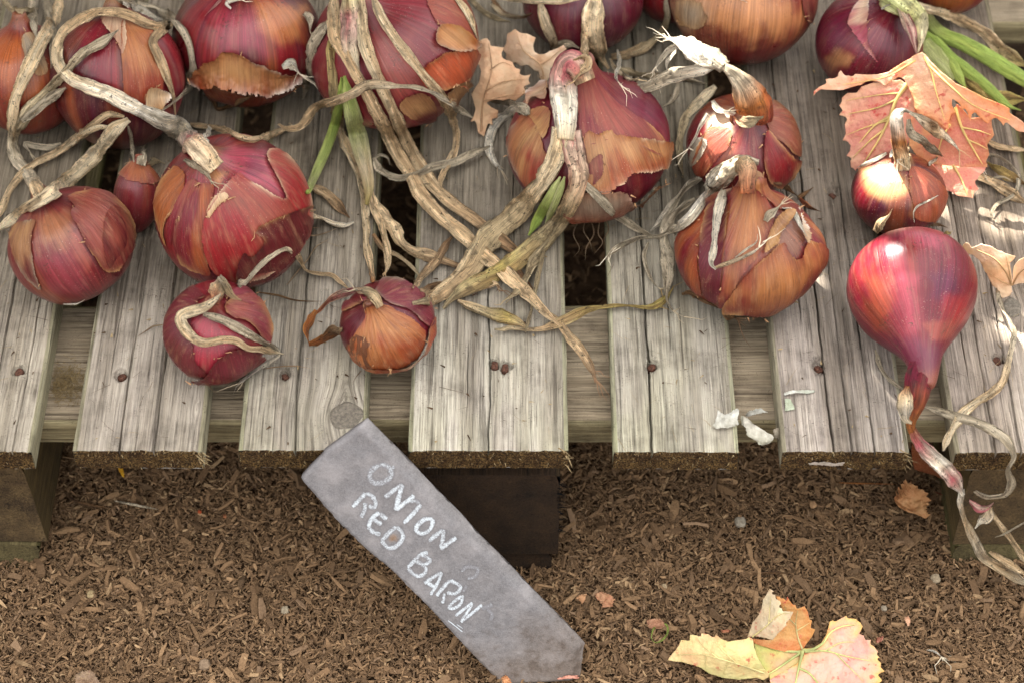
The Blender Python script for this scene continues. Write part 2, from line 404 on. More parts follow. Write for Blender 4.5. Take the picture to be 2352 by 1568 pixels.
CHIPC = [srgb(134, 106, 78), srgb(158, 128, 96), srgb(112, 87, 63), srgb(86, 65, 47), srgb(60, 46, 35), srgb(186, 158, 122), srgb(104, 83, 64), srgb(148, 123, 100)]
def chips(name, n, x0, x1, y0, y1, lmin, lmax, zlift, seed, label):
    r = np.random.default_rng(seed)
    x = r.uniform(x0, x1, n); y = r.uniform(y0, y1, n)
    L = lmin + (lmax - lmin) * r.beta(1.4, 3.2, n); W = np.clip(L * r.uniform(.12, .40, n), .0006, .006); T = W * r.uniform(.2, .6, n)
    yaw = r.uniform(0, 2 * np.pi, n); tilt = r.normal(0, .33, n); roll = r.normal(0, .6, n)
    bend = r.normal(0, .10, n) * L
    z = ground_h(x, y) + zlift * r.uniform(0, 1, n) + .25 * L * abs(np.sin(tilt))
    # 3 stations along, 4 corners -> 12 verts
    U = np.repeat([-1, 0, 1], 4); A = np.tile([-1, 1, 1, -1], 3); B = np.tile([-1, -1, 1, 1], 3)
    tap = np.where(abs(U) > 0, 1, 1)[None, :] * np.where(U == 0, 1, 1)[None, :]
    te = r.uniform(.25, 1.0, (n, 2))
    tp = np.where(U == -1, te[:, :1], np.where(U == 1, te[:, 1:], 1.0))
    lx = U[None] * L[:, None] / 2; ly = A[None] * W[:, None] / 2 * tp + np.where(U == 0, 1, 0)[None] * bend[:, None] * .6
    lz = B[None] * T[:, None] / 2 + np.where(U == 0, 1, 0)[None] * bend[:, None]
    cr, sr = np.cos(roll)[:, None], np.sin(roll)[:, None]
    ly, lz = ly * cr - lz * sr, ly * sr + lz * cr
    ct, st = np.cos(tilt)[:, None], np.sin(tilt)[:, None]
    lx, lz = lx * ct - lz * st, lx * st + lz * ct
    cy, sy = np.cos(yaw)[:, None], np.sin(yaw)[:, None]
    lx, ly = lx * cy - ly * sy, lx * sy + ly * cy
    V = np.stack([lx + x[:, None], ly + y[:, None], lz + z[:, None]], -1).reshape(-1, 3)
    q = []
    for k in (0, 1):
        for j in range(4):
            q.append([k * 4 + j, k * 4 + (j + 1) % 4, (k + 1) * 4 + (j + 1) % 4, (k + 1) * 4 + j])
    q.append([3, 2, 1, 0]); q.append([8, 9, 10, 11])
    F = (np.array(q)[None] + (np.arange(n) * 12)[:, None, None]).reshape(-1, 4)
    pal = np.array(CHIPC); ci = r.choice(len(pal), n, p=[.2, .15, .2, .15, .1, .06, .09, .05])
    c = (.50 * pal[ci] + .50 * pal.mean(0)) * r.uniform(.66, .98, (n, 1)) * np.array([1.04, 1.0, .94])
    return tag(build(name, V, F, M_CHIP, col=np.repeat(c, 12, 0), smooth=False), label, None, None, 'stuff')
chips('bark_mulch', 150000, -.43, .43, -.17, .15, .0016, .0072, .007, 3, 'layer of fine brown shredded bark mulch on the ground')
chips('bark_mulch', 2600, -.43, .43, -.17, .15, .007, .021, .008, 5, 'longer splinters of bark lying over the fine mulch')
chips('bark_mulch', 16000, -.9, .9, -.3, .6, .005, .018, .006, 4, 'loose bark mulch spreading under and round the pallet')

# ------------------------------------------------------------------ pallet
def board(name, parent, W, L, TH, frame, mats, cracks=(), nails=(), knots=(), tint=None, seed=0, rows=None, rough=.0006, endrough=.0014, off=0.0, du=.0025):
    """u across (0..W), v along (0..L), w up (0 at the top). frame(u, v, w) -> world"""
    us = set(np.round(np.linspace(.0025, W - .0025, max(3, int(W / du))), 5))
    for (cu, a, b, cw) in cracks: us = {u for u in us if abs(u - cu * W) > cw * 2.2}
    for (nu, nv, nr) in nails: us |= {nu - nr * k for k in (1.5, 1.1, .8, .4)} | {nu + nr * k for k in (0, .4, .8, 1.1, 1.5)}
    us = sorted(us); kinds = [(u, -1, 0) for u in us]
    for i, (cu, a, b, cw) in enumerate(cracks):
        kinds += [(cu * W - 1.01e-4, i, -1), (cu * W, i, 0), (cu * W + 1.01e-4, i, 1)]
    kinds.sort(); U0 = np.array([k[0] for k in kinds])
    if rows is None: rows = np.concatenate([np.linspace(0, min(L, .2), 60), np.linspace(.2, L, 70)[1:] if L > .2 else []])
    rows = set(np.round(rows, 5))
    for (nu, nv, nr) in nails: rows |= {nv + nr * k for k in (-1.5, -1.1, -.8, -.4, 0, .4, .8, 1.1, 1.5)}
    Vv = np.array(sorted(r_ for r_ in rows if 0 <= r_ <= L))
    n = len(Vv)
    # crack wander
    ku, ks = [0.0], [np.zeros(n)]
    for i, (cu, a, b, cw) in enumerate(sorted(cracks)):
        wob = .0045 * (fbm(v3(Vv * 12, i * 3.1, seed), 8) - .5) + .0012 * (fbm(v3(Vv * 90, i * 3.1, seed), 9) - .5)
        ku.append(cu * W); ks.append(wob)
    ku.append(W); ks.append(np.zeros(n)); ku = np.array(ku); ks = np.array(ks)
    SH = np.stack([np.interp(U0, ku, ks[:, r_]) for r_ in range(n)])
    UU = U0[None] + SH; VV = np.repeat(Vv[:, None], len(U0), 1)
    WW = -rough * 2 * fbm(np.stack([UU * 260, VV * 9, 0 * UU + seed], -1), 5, 3) - .0012 * fbm(np.stack([UU * 30, VV * 5, 0 * UU + seed], -1), 6, 2)
    edge = np.minimum(U0, W - U0)[None]
    WW = WW - .0016 * np.exp(-(edge / .0022) ** 2) * (.4 + 1.2 * vnoise(np.stack([VV * 60, 0 * VV, np.sign(U0 - W / 2)[None] + 0 * VV], -1), seed))
    for j, (u0, ci, sd) in enumerate(kinds):
        if ci >= 0:
            cu, a, b, cw = cracks[ci]
            open_ = sstep(a, a + .03, Vv) * (1 - sstep(b - .03, b, Vv)) if a > 0 else 1 - sstep(b - .04, b, Vv)
            wid = cw * open_ * (.5 + fbm(v3(Vv * 30, ci, seed), 3))
            UU[:, j] += sd * wid
            if sd == 0: WW[:, j] -= .006 * np.clip(wid / .0006, 0, 1)
    for (nu, nv, nr) in nails:
        d = np.hypot(UU - nu, (VV - nv) * .75)
        WW -= .0045 * (1 - sstep(nr * .85, nr * 1.35, d * (1.25 - .5 * vnoise(v3(nu * 900, nv * 700, 0), 3)) + .0024 * (vnoise(np.stack([UU * 420, VV * 160, 0 * UU + nu * 50], -1), 4) - .5)))
    for (ku_, kv_, ka, kb) in knots:
        d = np.hypot((UU - ku_) / ka, (VV - kv_) / kb)
        WW += .0007 * np.exp(-(d / .9) ** 6)
    # ragged front and back ends
    e0 = -endrough * fbm(v3(UU[0] * 320, 0, seed), 7, 3) * 1.6
    VV[0] = VV[0] + e0 * .8
    GU = UU.copy()
    for (ku_, kv_, ka, kb) in knots:      # grain flows round the knots
        dv = (VV - kv_) / (kb * 1.4); s_ = np.sign(UU - ku_ + 1e-6)
        GU = GU - s_ * ka * .85 * np.exp(-dv ** 2) * np.exp(-abs(UU - ku_) / (ka * 1.6))
    tnt = np.ones((n, len(U0), 3)) if tint is None else tint(UU, VV)
    P = [np.stack([UU, VV, WW], -1).reshape(-1, 3)]; G = [np.stack([GU + off, VV + off * 3, WW], -1).reshape(-1, 3)]; C = [tnt.reshape(-1, 3)]
    F = [grid_faces(n, len(U0))]; MI = [np.zeros(len(F[0]))]
    base = n * len(U0)
    # sides: strips from the top edge down
    for side, j in ((0, 0), (1, len(U0) - 1)):
        dn = np.array([0, .0018, .35, .7, 1.0]) ; cols = []
        for k, t in enumerate(dn):
            ww = WW[:, j] if k == 0 else (-(t if k == 1 else t * TH))
            uu = UU[:, j] if k == 0 else (0.0 if side == 0 else W) + (.0008 if side == 0 else -.0008) * (vnoise(v3(VV[:, j] * 40, k, seed + side), 3) - .5) * (0 if k == 4 else 1)
            cols.append(np.stack([uu + 0 * VV[:, j], VV[:, j], ww + 0 * VV[:, j]], -1))
        Q = np.stack(cols, 1); P.append(Q.reshape(-1, 3))
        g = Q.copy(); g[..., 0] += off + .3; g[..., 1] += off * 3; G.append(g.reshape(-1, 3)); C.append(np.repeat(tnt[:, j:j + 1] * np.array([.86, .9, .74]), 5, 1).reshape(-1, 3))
        f = grid_faces(n, 5, off=base); f = f if side == 1 else f[:, ::-1]
        F.append(f); MI.append(np.zeros(len(f))); base += n * 5
    # underside
    Q = np.stack([np.stack([0 * Vv, VV[:, 0], 0 * Vv - TH], -1), np.stack([0 * Vv + W, VV[:, -1], 0 * Vv - TH], -1)], 1)
    P.append(Q.reshape(-1, 3)); G.append(Q.reshape(-1, 3)); C.append(np.full((2 * n, 3), .8)); f = grid_faces(n, 2, off=base)[:, ::-1]; F.append(f); MI.append(np.zeros(len(f))); base += 2 * n
    # ends
    for r_, sgn in ((0, -1), (n - 1, 1)):
        m = 9; tt = np.linspace(0, 1, m)
        uu = np.repeat(UU[r_][None], m, 0); ww = WW[r_][None] * (1 - tt[:, None]) - TH * tt[:, None]
        vv = np.repeat(VV[r_][None], m, 0) + sgn * endrough * (fbm(np.stack([uu * 420, ww * 420, 0 * uu + seed], -1), 3, 3) - .5) * 2.2 * np.minimum(1, 6 * tt[:, None]) * np.minimum(1, 6 * (1 - tt[:, None]) + .35)
        uu[:, 0] = np.where(tt > .1, 0, uu[:, 0]); uu[:, -1] = np.where(tt > .1, W, uu[:, -1])
        Q = np.stack([uu, vv, ww], -1); P.append(Q.reshape(-1, 3)); g = Q + np.array([off, off, 0]); G.append(g.reshape(-1, 3)); C.append(np.full((m * len(U0), 3), 1.0))
        f = grid_faces(m, len(U0), off=base); f = f[:, ::-1] if sgn < 0 else f
        F.append(f); MI.append(np.ones(len(f))); base += m * len(U0)
    P = np.concatenate(P)
    return build(name, frame(P), F, mats, parent, col=np.concatenate(C), vec=np.concatenate(G), midx=np.concatenate(MI))

def X0(px, py=1028): return at_z(px, py)[0]
pallet = thing('wooden_pallet', (0, .4, GZ), 'weathered grey wooden pallet of spaced slats carrying the red onions', 'pallet')
SL = [  # front left px, front right px, front y, cracks (fraction, from, to, width), tint
    (-222, 72, .000, [(.62, 0, .30, .0005), (.86, 0, .22, .0004)], 0),
    (167, 463, .0005, [(.36, 0, .16, .0004), (.63, 0, .40, .0008), (.22, .05, .3, .0003)], 1),
    (548, 838, .0008, [(.43, 0, .45, .0008), (.27, 0, .12, .0004)], 2),
    (938, 1305, .0007, [(.5, 0, .16, .0005), (.36, .02, .10, .0003), (.60, .06, .085, .0005), (.66, .09, .4, .0003)], 3),
    (1410, 1697, -.0004, [(.31, 0, .42, .0008), (.5, .08, .3, .0003)], 4),
    (1797, 2088, -.0004, [(.40, 0, .30, .0006), (.55, 0, .2, .0005), (.72, 0, .26, .0005), (.26, .1, .45, .0004)], 5),
    (2195, 2485, -.001, [(.32, 0, .3, .0006), (.52, 0, .35, .0006), (.2, .05, .2, .0004)], 6),
]
NAILS = {0: [(42, 848)], 1: [(278, 856)], 2: [(655, 855)], 3: [(1136, 832), (1160, 838)], 4: [(1497, 834)], 5: [(1882, 836), (1915, 440)], 6: [(2292, 822)]}
KN = {2: [(795, 952, .0105, .0125)], 6: [(2325, 705, .006, .010)], 1: [(455, 930, .002, .006)]}
def slat_tint(i):
    wr = np.random.default_rng(40 + i).uniform(-1, 1, 3)
    def f(U, V):
        n1 = fbm(np.stack([U * 40, V * 9, 0 * U + i], -1), 21, 3); n2 = fbm(np.stack([U * 90, V * 26, 0 * U + i], -1), 22, 3)
        front = np.exp(-V / (.035 + .02 * n1))
        c = np.ones(U.shape + (3,)) * np.array([(1, .96, .88), (1, .96, .91), (.98, .955, .90), (1, .99, .95), (.97, .97, .91), (.92, .905, .895), (1, .95, .91)][i]) * (.80 + .4 * n1[..., None])
        rear = sstep(.05, .24, V)[..., None]
        c = c * lerp(np.array([1.0, 1.0, 1.0]), np.array([.60, .57, .52]), rear)  # slat colour darkens towards the back
        green = np.clip(front * 1.0 * sstep(.35, .6, n2) + .5 * sstep(.5, .7, n1) * (1 - rear[..., 0]), 0, 1)[..., None] * (.45 if i in (3, 4, 2) else .15)
        c = c * lerp(np.ones(3), np.array([.97, 1.04, .88]), green)
        c = c * (1 + (.18 if i in (3, 4, 5) else .04) * front[..., None])
        if i >= 5: c = c * np.array([.98, .95, .95])
        return c
    return f
NAIL_SPOTS = []
for i, (pl, pr, fy, cr, _t) in enumerate(SL):
    xl, xr = X0(pl), X0(pr); W = xr - xl
    nl = []
    for (a, b) in NAILS.get(i, []):
        q = at_z(a, b); nl.append((q[0] - xl, q[1] - fy, .0034)); NAIL_SPOTS.append((i, q))
    kl = []
    for (a, b, ka, kb) in KN.get(i, []):
        q = at_z(a, b); kl.append((q[0] - xl, q[1] - fy, ka, kb))
    fr = lambda P, xl=xl, fy=fy: P + np.array([xl, fy, 0])
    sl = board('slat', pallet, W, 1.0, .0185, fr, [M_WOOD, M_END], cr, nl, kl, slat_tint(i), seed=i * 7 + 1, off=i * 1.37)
    # nail heads and knots are pieces of the slat
    for (j, q) in [x for x in NAIL_SPOTS if x[0] == i]:
        a = np.linspace(0, 2 * np.pi, 15)[:-1]; rr = [0, .0010, .0019, .0026, .0027]; hh = [-.0016, -.0018, -.0017, -.0024, -.0060]
        V = np.concatenate([np.stack([q[0] + r_ * np.cos(a) * (1 + .16 * np.sin(2 * a + j * 1.7) + .08 * np.sin(5 * a + j)), q[1] + r_ * 1.15 * np.sin(a), 0 * a + h_ - .0006 - .0007 * (i % 3) + .0009 * np.sin(a + j * 2.1)], -1) for r_, h_ in zip(rr, hh)])
        build('nail', V, grid_faces(5, 14, True), M_NAIL, sl)
    for (a_, b_, ka, kb) in KN.get(i, [])[:1] if i != 1 else []:
        q = at_z(a_, b_); a = np.linspace(0, 2 * np.pi, 33)[:-1]; rr = np.linspace(0, 1, 9)
        wv = 1 + .07 * np.sin(2 * a + 1) + .04 * np.sin(5 * a)
        V = np.concatenate([np.stack([q[0] + ka * r_ * np.cos(a) * wv, q[1] + kb * r_ * np.sin(a) * wv, .0002 - .0022 * max(0, r_ - .86) / .14 + .0003 * np.sin(a * 3 + r_ * 25)], -1) for r_ in rr])
        build('knot', V, grid_faces(9, 32, True), M_KNOT, sl)
# bearers across
def bear_tint(U, V):
    n1 = fbm(np.stack([U * 60, V * 20, 0 * U], -1), 31, 3)
    return np.ones(U.shape + (3,)) * (.85 + .3 * n1[..., None]) * np.array([1.0, .98, .94])
bearers = []
for y0 in (.037, .42, .82):
    fr = lambda P, y0=y0: np.stack([P[:, 1] - .50, y0 + .1 - P[:, 0], P[:, 2] - .0186], -1)
    bearers.append(board('bearer', pallet, .1, 1.1, .021, fr, [M_BEAR, M_END], [(.4, .2, .9, .0003)], (), (), bear_tint, seed=int(y0 * 100), rows=np.linspace(0, 1.1, 221), off=y0 + 5, du=.004))
def block(x0, x1, yf, depth, z1, z0, mat, seed, name='block', chamfer=None, endm=None):
    W = x1 - x0
    def fr(P):
        Q = np.stack([x0 + P[:, 0], yf + P[:, 1], z1 + P[:, 2]], -1)
        if chamfer is not None:
            t = np.clip((z1 - Q[:, 2]) / (z1 - z0), 0, 1); Q[:, 0] += chamfer * t * (P[:, 0] / W)
        return Q
    return board(name, pallet, W, depth, z1 - z0, fr, [mat, endm or mat], (), (), (), None, seed=seed, rows=np.linspace(0, depth, 14), du=.006, off=seed, endrough=.0012)
zt = -.0398
bz = GZ + .024
xr_l = at_y(84, 1195, .022)[0]
b1 = block(xr_l - .1, xr_l, .022, .1, zt, bz, M_BLOCK, 61, chamfer=.004)
xc1 = at_y(1286, 1120, .012)[0]
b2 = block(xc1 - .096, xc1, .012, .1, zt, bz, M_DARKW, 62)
xl_r = at_y(2204, 1180, .02)[0]
b3 = block(xl_r, xl_r + .1, .02, .1, zt, bz, M_BLOCK, 63)
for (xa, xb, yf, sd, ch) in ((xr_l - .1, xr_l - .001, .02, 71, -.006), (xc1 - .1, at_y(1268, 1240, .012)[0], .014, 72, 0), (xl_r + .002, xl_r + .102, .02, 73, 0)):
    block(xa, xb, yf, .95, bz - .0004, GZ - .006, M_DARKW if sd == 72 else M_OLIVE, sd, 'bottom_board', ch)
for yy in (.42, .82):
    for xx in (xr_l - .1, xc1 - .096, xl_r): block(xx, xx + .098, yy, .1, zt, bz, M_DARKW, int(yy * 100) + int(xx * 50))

# fibres torn along the sawn ends, and moss on the bearer
def fibres(name, parent, spots, mat, seed):
    """spots: rows of origin(3), direction(3), length, width"""
    r = np.random.default_rng(seed); Vs, Fs = [], []
    for k, (o, d, L, W) in enumerate(spots):
        d = np.array(d) / np.linalg.norm(d); s = np.cross(d, r.normal(size=3)); s /= np.linalg.norm(s); t = np.cross(d, s)
        b = r.normal(size=3) * L * .18
        for q, (f, ww) in enumerate(((0, 1), (.5, .8), (1, .25))):
            c = np.array(o) + d * L * f + b * (f * f)
            Vs += [c + s * W * ww, c + t * W * ww * .6, c - s * W * ww]
        Fs += [[k * 9 + a * 3 + j, k * 9 + a * 3 + (j + 1) % 3, k * 9 + a * 3 + 3 + (j + 1) % 3, k * 9 + a * 3 + 3 + j] for a in (0, 1) for j in range(3)]
    return tag(build(name, np.array(Vs), np.array(Fs), mat, parent, smooth=False), kind='stuff')
slats = [o for o in bpy.data.objects if o.name.startswith('slat')]
slats.sort(key=lambda o: o.name)
for i, (pl, pr, fy, cr, _t) in enumerate(SL):
    xl, xr = X0(pl), X0(pr); r = np.random.default_rng(90 + i); sp = []
    for _ in range(60):
        sp.append(((r.uniform(xl, xr), fy - .0008, -abs(r.normal(0, .0015)) - .0004), (r.normal(0, .35), -1, r.normal(-.1, .4)), r.uniform(.0006, .002), r.uniform(.00012, .0003)))
    for _ in range(60):
        sp.append(((r.uniform(xl, xr), fy - .001, r.uniform(-.018, -.002)), (r.normal(0, .7), -1, r.normal(0, .7)), r.uniform(.0006, .0022), r.uniform(.00012, .0003)))
    if i in (1, 3, 5):
        for _ in range(26 if i == 1 else 10):
            sp.append(((xr - abs(r.normal(0, .003)), fy + .001, r.uniform(-.016, 0)), (r.uniform(.2, 1.2), -.8, r.normal(0, .4)), r.uniform(.003, .009), r.uniform(.0003, .0007)))
    fibres('splinters', slats[i], sp, M_FIBRE, 100 + i)
r = np.random.default_rng(5)
fibres('splinters', b2, [((xc1 - .002, .0115, r.uniform(-.1, -.042)), (1, -.35, r.normal(-.15, .3)), r.uniform(.003, .010), r.uniform(.0002, .0005)) for _ in range(44)], M_BEAR, 6)
r = np.random.default_rng(8); ms = []
for _ in range(900):
    q = at_z(r.normal(150, 30), r.normal(880, 22), -.0186)
    if .04 < q[1] < .135 and X0(78) < q[0] < X0(205): ms.append((q, (r.normal(0, 1), r.normal(-.4, 1), r.uniform(.05, .8)), r.uniform(.002, .006), r.uniform(.0001, .00025)))
fibres('moss', bearers[0], ms, M_MOSS, 9)

# ------------------------------------------------------------------ slate label
def make_slate():
    d = np.array([0, .069, .152]); d /= np.linalg.norm(d); nrm = np.cross(np.array([1.0, 0, 0]), d); nrm = nrm if nrm[1] < 0 else -nrm
    Q0 = np.array([0, -.0075, -.002]) + nrm * .0068
    def on(px, py, h=0.0):
        rr = ray(px, py); t = ((Q0 - CAM) @ nrm + h) / (rr @ nrm); return CAM + rr * t
    left = catmull([(692.6, 1098), (702, 1112), (766.6, 1186), (834.6, 1255), (898.7, 1309), (946.7, 1357), (998.7, 1409), (1042.7, 1457), (1082.7, 1501), (1134.7, 1553), (1150, 1572)], 160)
    right = catmull([(843, 969), (882.6, 1008.8), (938.7, 1064.9), (994.7, 1124.8), (1058.7, 1188.9), (1098.7, 1234), (1158.7, 1292.9), (1218.8, 1356.9), (1278.8, 1416.9), (1338, 1480), (1341, 1492), (1336, 1530), (1333, 1560)], 160)
    left, _ = arclen(left, 150); right, _ = arclen(right, 150)
    top = catmull([(692.6, 1098), (706, 1082), (722.6, 1065), (742, 1046), (746.6, 1038), (790.6, 1006), (820, 984), (843, 969)], 60)
    nv = 60; tv = np.linspace(0, 1, nv)
    tv = .5 - .5 * np.cos(np.pi * tv) * (1 - .0) ; px = []
    for k in range(150):
        p = left[k] * (1 - tv[:, None]) + right[k] * tv[:, None]
        f = np.exp(-(k / 10.0) ** 2); p = p + (top - (top[0] * (1 - tv[:, None]) + top[-1] * tv[:, None])) * f
        px.append(p)
    PX = np.array(px)
    P = np.array([[on(*PX[a, b]) for b in range(nv)] for a in range(150)])
    uu = np.arange(150)[:, None] / 149.0; vv = tv[None]
    dl = np.linalg.norm(P - P[:, :1], axis=-1); dr = np.linalg.norm(P - P[:, -1:], axis=-1); dt = np.linalg.norm(P - P[:1], axis=-1)
    ns = fbm(P * 120, 3, 3); ns2 = fbm(P * np.array([380, 380, 380]), 5, 3); big = fbm(P * 28, 8, 2)
    rw = .0052 + .006 * big
    h = -.0042 * (1 - sstep(0, 1, dr / rw)) * (.6 + .8 * ns) - .0016 * (1 - sstep(0, .003, dl + .002 * ns2)) - .0016 * (1 - sstep(0, .003, dt + .002 * ns2)) + .0005 * (ns - .5) + .00025 * (ns2 - .5)
    h += -.0009 * sstep(.5, .52, big) * np.exp(-dr / .012)
    edge = np.zeros_like(h)
    jit = .0009 * (fbm(P * 240, 13, 3) - .5)
    Pt = P + nrm * h[..., None]
    Pt[:, 0] += (np.array([[1, 0, 0]]) * jit[:, :1] * 2); Pt[:, -1] += (np.array([[1, 0, 0]]) * jit[:, -1:] * 2)
    Pb = P - nrm * .0066
    col = np.ones(h.shape + (3,)) * srgb(112, 109, 109)
    col = lerp(col, srgb(114, 112, 113), (sstep(.4, .7, ns) * .5)[..., None])
    col = lerp(col, srgb(112, 108, 105), ((1 - sstep(0, 1, dr / rw)) * .55)[..., None])
    mud = np.clip(sstep(.70, .98, uu + .20 * (fbm(P * 50, 2, 3) - .5)) + 0 * h, 0, 1)
    col = lerp(col, srgb(104, 90, 78), (mud * .75)[..., None])
    spot = sstep(.60, .66, fbm(P * 300, 31, 2)) * sstep(.66, .9, uu)
    col = lerp(col, srgb(70, 56, 44), (spot * .4)[..., None])
    for (a, b, sz) in ((1318, 1388, 30), (1352, 1402, 22), (1356, 1412, 16), (960, 1312, 13)):
        q = on(a / K, b / K); dd = np.linalg.norm(P - q, axis=-1) / (sz * 1.0 / K / 3650)
        m = sstep(1.1, .5, dd + .9 * (fbm(P * 420, a, 3) - .5)); col = lerp(col, srgb(122, 92, 62), (m * .8)[..., None])
    n, m = h.shape
    V = np.concatenate([Pt.reshape(-1, 3), Pb.reshape(-1, 3)]); C = np.concatenate([col.reshape(-1, 3)] * 2)
    F = [grid_faces(n, m)[:, ::-1], grid_faces(n, m, off=n * m)]
    ring = np.concatenate([np.arange(m), np.arange(1, n) * m + m - 1, (n - 1) * m + np.arange(m - 2, -1, -1), np.arange(n - 2, 0, -1) * m])
    F.append(np.stack([ring, np.roll(ring, -1), np.roll(ring, -1) + n * m, ring + n * m], -1))
    root = thing('slate_label', P[100, 30], 'grey slate plant label with chalk lettering leaning on the pallet', 'plant label')
    build('slate', V, F, M_SLATE, root, col=C)
    # chalk strokes: short ribbons just proud of the stone
    def strokes(name, key, segs, w, dens):
        Vs, Fs, Cs = [], [], []; base = 0
        for sg in segs:
            ww = w; dn = dens
            if isinstance(sg, tuple): sg, ww, dn = sg; ww *= .84; dn *= dens / .8
            p = catmull(zz(key, sg), 26) if len(sg) > 2 else catmull(zz(key, sg), 14)
            wpx = ww * zl(key) * .5
            t = np.gradient(p, axis=0); t /= np.linalg.norm(t, axis=1)[:, None] + 1e-9; nn = np.stack([-t[:, 1], t[:, 0]], -1)
            rw_ = np.random.default_rng(int(p[0, 0] * 7)).uniform(.75, 1.2, len(p)); rw_ = np.convolve(rw_, np.ones(3) / 3, 'same'); rw_[0] = rw_[-1] = .5
            a6 = np.array([-1.15, -.8, -.3, .3, .8, 1.15])
            q = p[:, None] + nn[:, None] * (a6[None, :, None] * wpx * rw_[:, None, None])
            Q = np.array([[on(*x, 0) for x in row] for row in q])
            hh = .00035 + .0005 * (fbm(Q * 120, 3, 3) - .5) + .00025 * (fbm(Q * 380, 5, 3) - .5)
            Vs.append((Q + nrm * hh[..., None]).reshape(-1, 3))
            cc = np.ones(hh.shape + (3,)) * dn * np.array([.0, .75, 1, 1, .75, 0])[None, :, None]
            Cs.append(cc.reshape(-1, 3)); Fs.append(grid_faces(len(p), 6, off=base)); base += len(p) * 6
        build(name, np.concatenate(Vs), np.concatenate(Fs), M_CHALK, root, col=np.concatenate(Cs))
    L1 = [('O', [([(400, 320), (290, 400), (260, 500), (300, 570), (400, 590), (520, 545), (580, 460), (560, 380), (490, 330), (400, 320)], 85, .62), ([(540, 430), (620, 340)], 50, .6)]),
          ('N', [[(480, 800), (620, 690), (740, 610)], ([(740, 610), (690, 780), (640, 990)], 85, 1.0), ([(640, 980), (760, 890), (915, 775)], 85, 1.0)]),
          ('I', [([(1010, 900), (930, 1000), (760, 1180)], 78, 1.0), ([(860, 860), (940, 850), (990, 900)], 70, .55)]),
          ('O', [([(1180, 1110), (1070, 1120), (960, 1210), (945, 1290), (1020, 1330), (1120, 1290), (1180, 1200), (1180, 1110)], 75, 1.0)]),
          ('N', [[(1130, 1440), (1240, 1350), (1340, 1270)], [(1340, 1270), (1335, 1400), (1300, 1540)], ([(1300, 1560), (1400, 1480), (1530, 1390)], 80, .9)])]
    L2 = [('R', 'a', [[(5, 940), (90, 850), (200, 740)], [(200, 740), (290, 780), (345, 880), (320, 940), (240, 925)], ([(195, 880), (185, 980), (130, 1090)], 75, .75)]),
          ('E', 'a', [([(400, 1020), (290, 1110), (235, 1230)], 80, 1.0), [(400, 1030), (510, 1120)], [(320, 1120), (430, 1200)], [(235, 1230), (300, 1300), (415, 1350)]]),
          ('D', 'a', [[(650, 1230), (550, 1310), (430, 1440)], [(650, 1230), (730, 1310), (745, 1400), (660, 1510), (540, 1540), (430, 1440)]]),
          ('B', 'b', [[(620, 180), (500, 210), (300, 420)], [(500, 200), (600, 250), (650, 310), (560, 380)], [(560, 380), (590, 460), (530, 540), (420, 540), (300, 430)], [(400, 300), (560, 380)]]),
          ('A', 'b', [[(840, 490), (690, 580), (560, 670)], ([(840, 490), (780, 650), (660, 850)], 65, .9), ([(610, 660), (730, 730)], 70, 1.0)]),
          ('R', 'b', [[(970, 620), (860, 740), (755, 865)], [(970, 620), (1110, 690), (1135, 760), (1050, 830), (920, 820)], ([(880, 830), (875, 900), (850, 985)], 60, .95)]),
          ('O', 'b', [([(1190, 865), (1080, 920), (990, 1000), (955, 1060), (1050, 1060), (1140, 990), (1185, 870)], 60, .9)]),
          ('N', 'b', [([(1060, 1185), (1190, 1080), (1330, 980)], 66, 1.0), ([(1325, 990), (1270, 1090), (1150, 1270)], 62, .95), ([(1140, 1280), (1290, 1170), (1480, 1010)], 66, 1.0)]),
          ]
    for nm, sg in L1: strokes('chalk_letter', 'a', sg, 66, .55)
    for nm, ky, sg in L2: strokes('chalk_letter', ky, sg, 66 if ky == 'a' else 64, .55)
    strokes('chalk_smudge', 'b', [([(1160, 480), (1230, 410), (1340, 410), (1420, 450), (1370, 560), (1250, 590)], 60, .38), ([(1480, 1080), (1560, 1040), (1650, 1010)], 70, .42), ([(1560, 1080), (1640, 1160), (1620, 1260)], 60, .35), ([(1180, 800), (1240, 700)], 50, .35)], 60, .4)
    strokes('chalk_line', 'b', [([(940, 1260), (1060, 1350), (1170, 1440)], 16, 1.0), ([(1080, 1320), (1180, 1390)], 16, .6)], 16, .9)
    return root
make_slate()
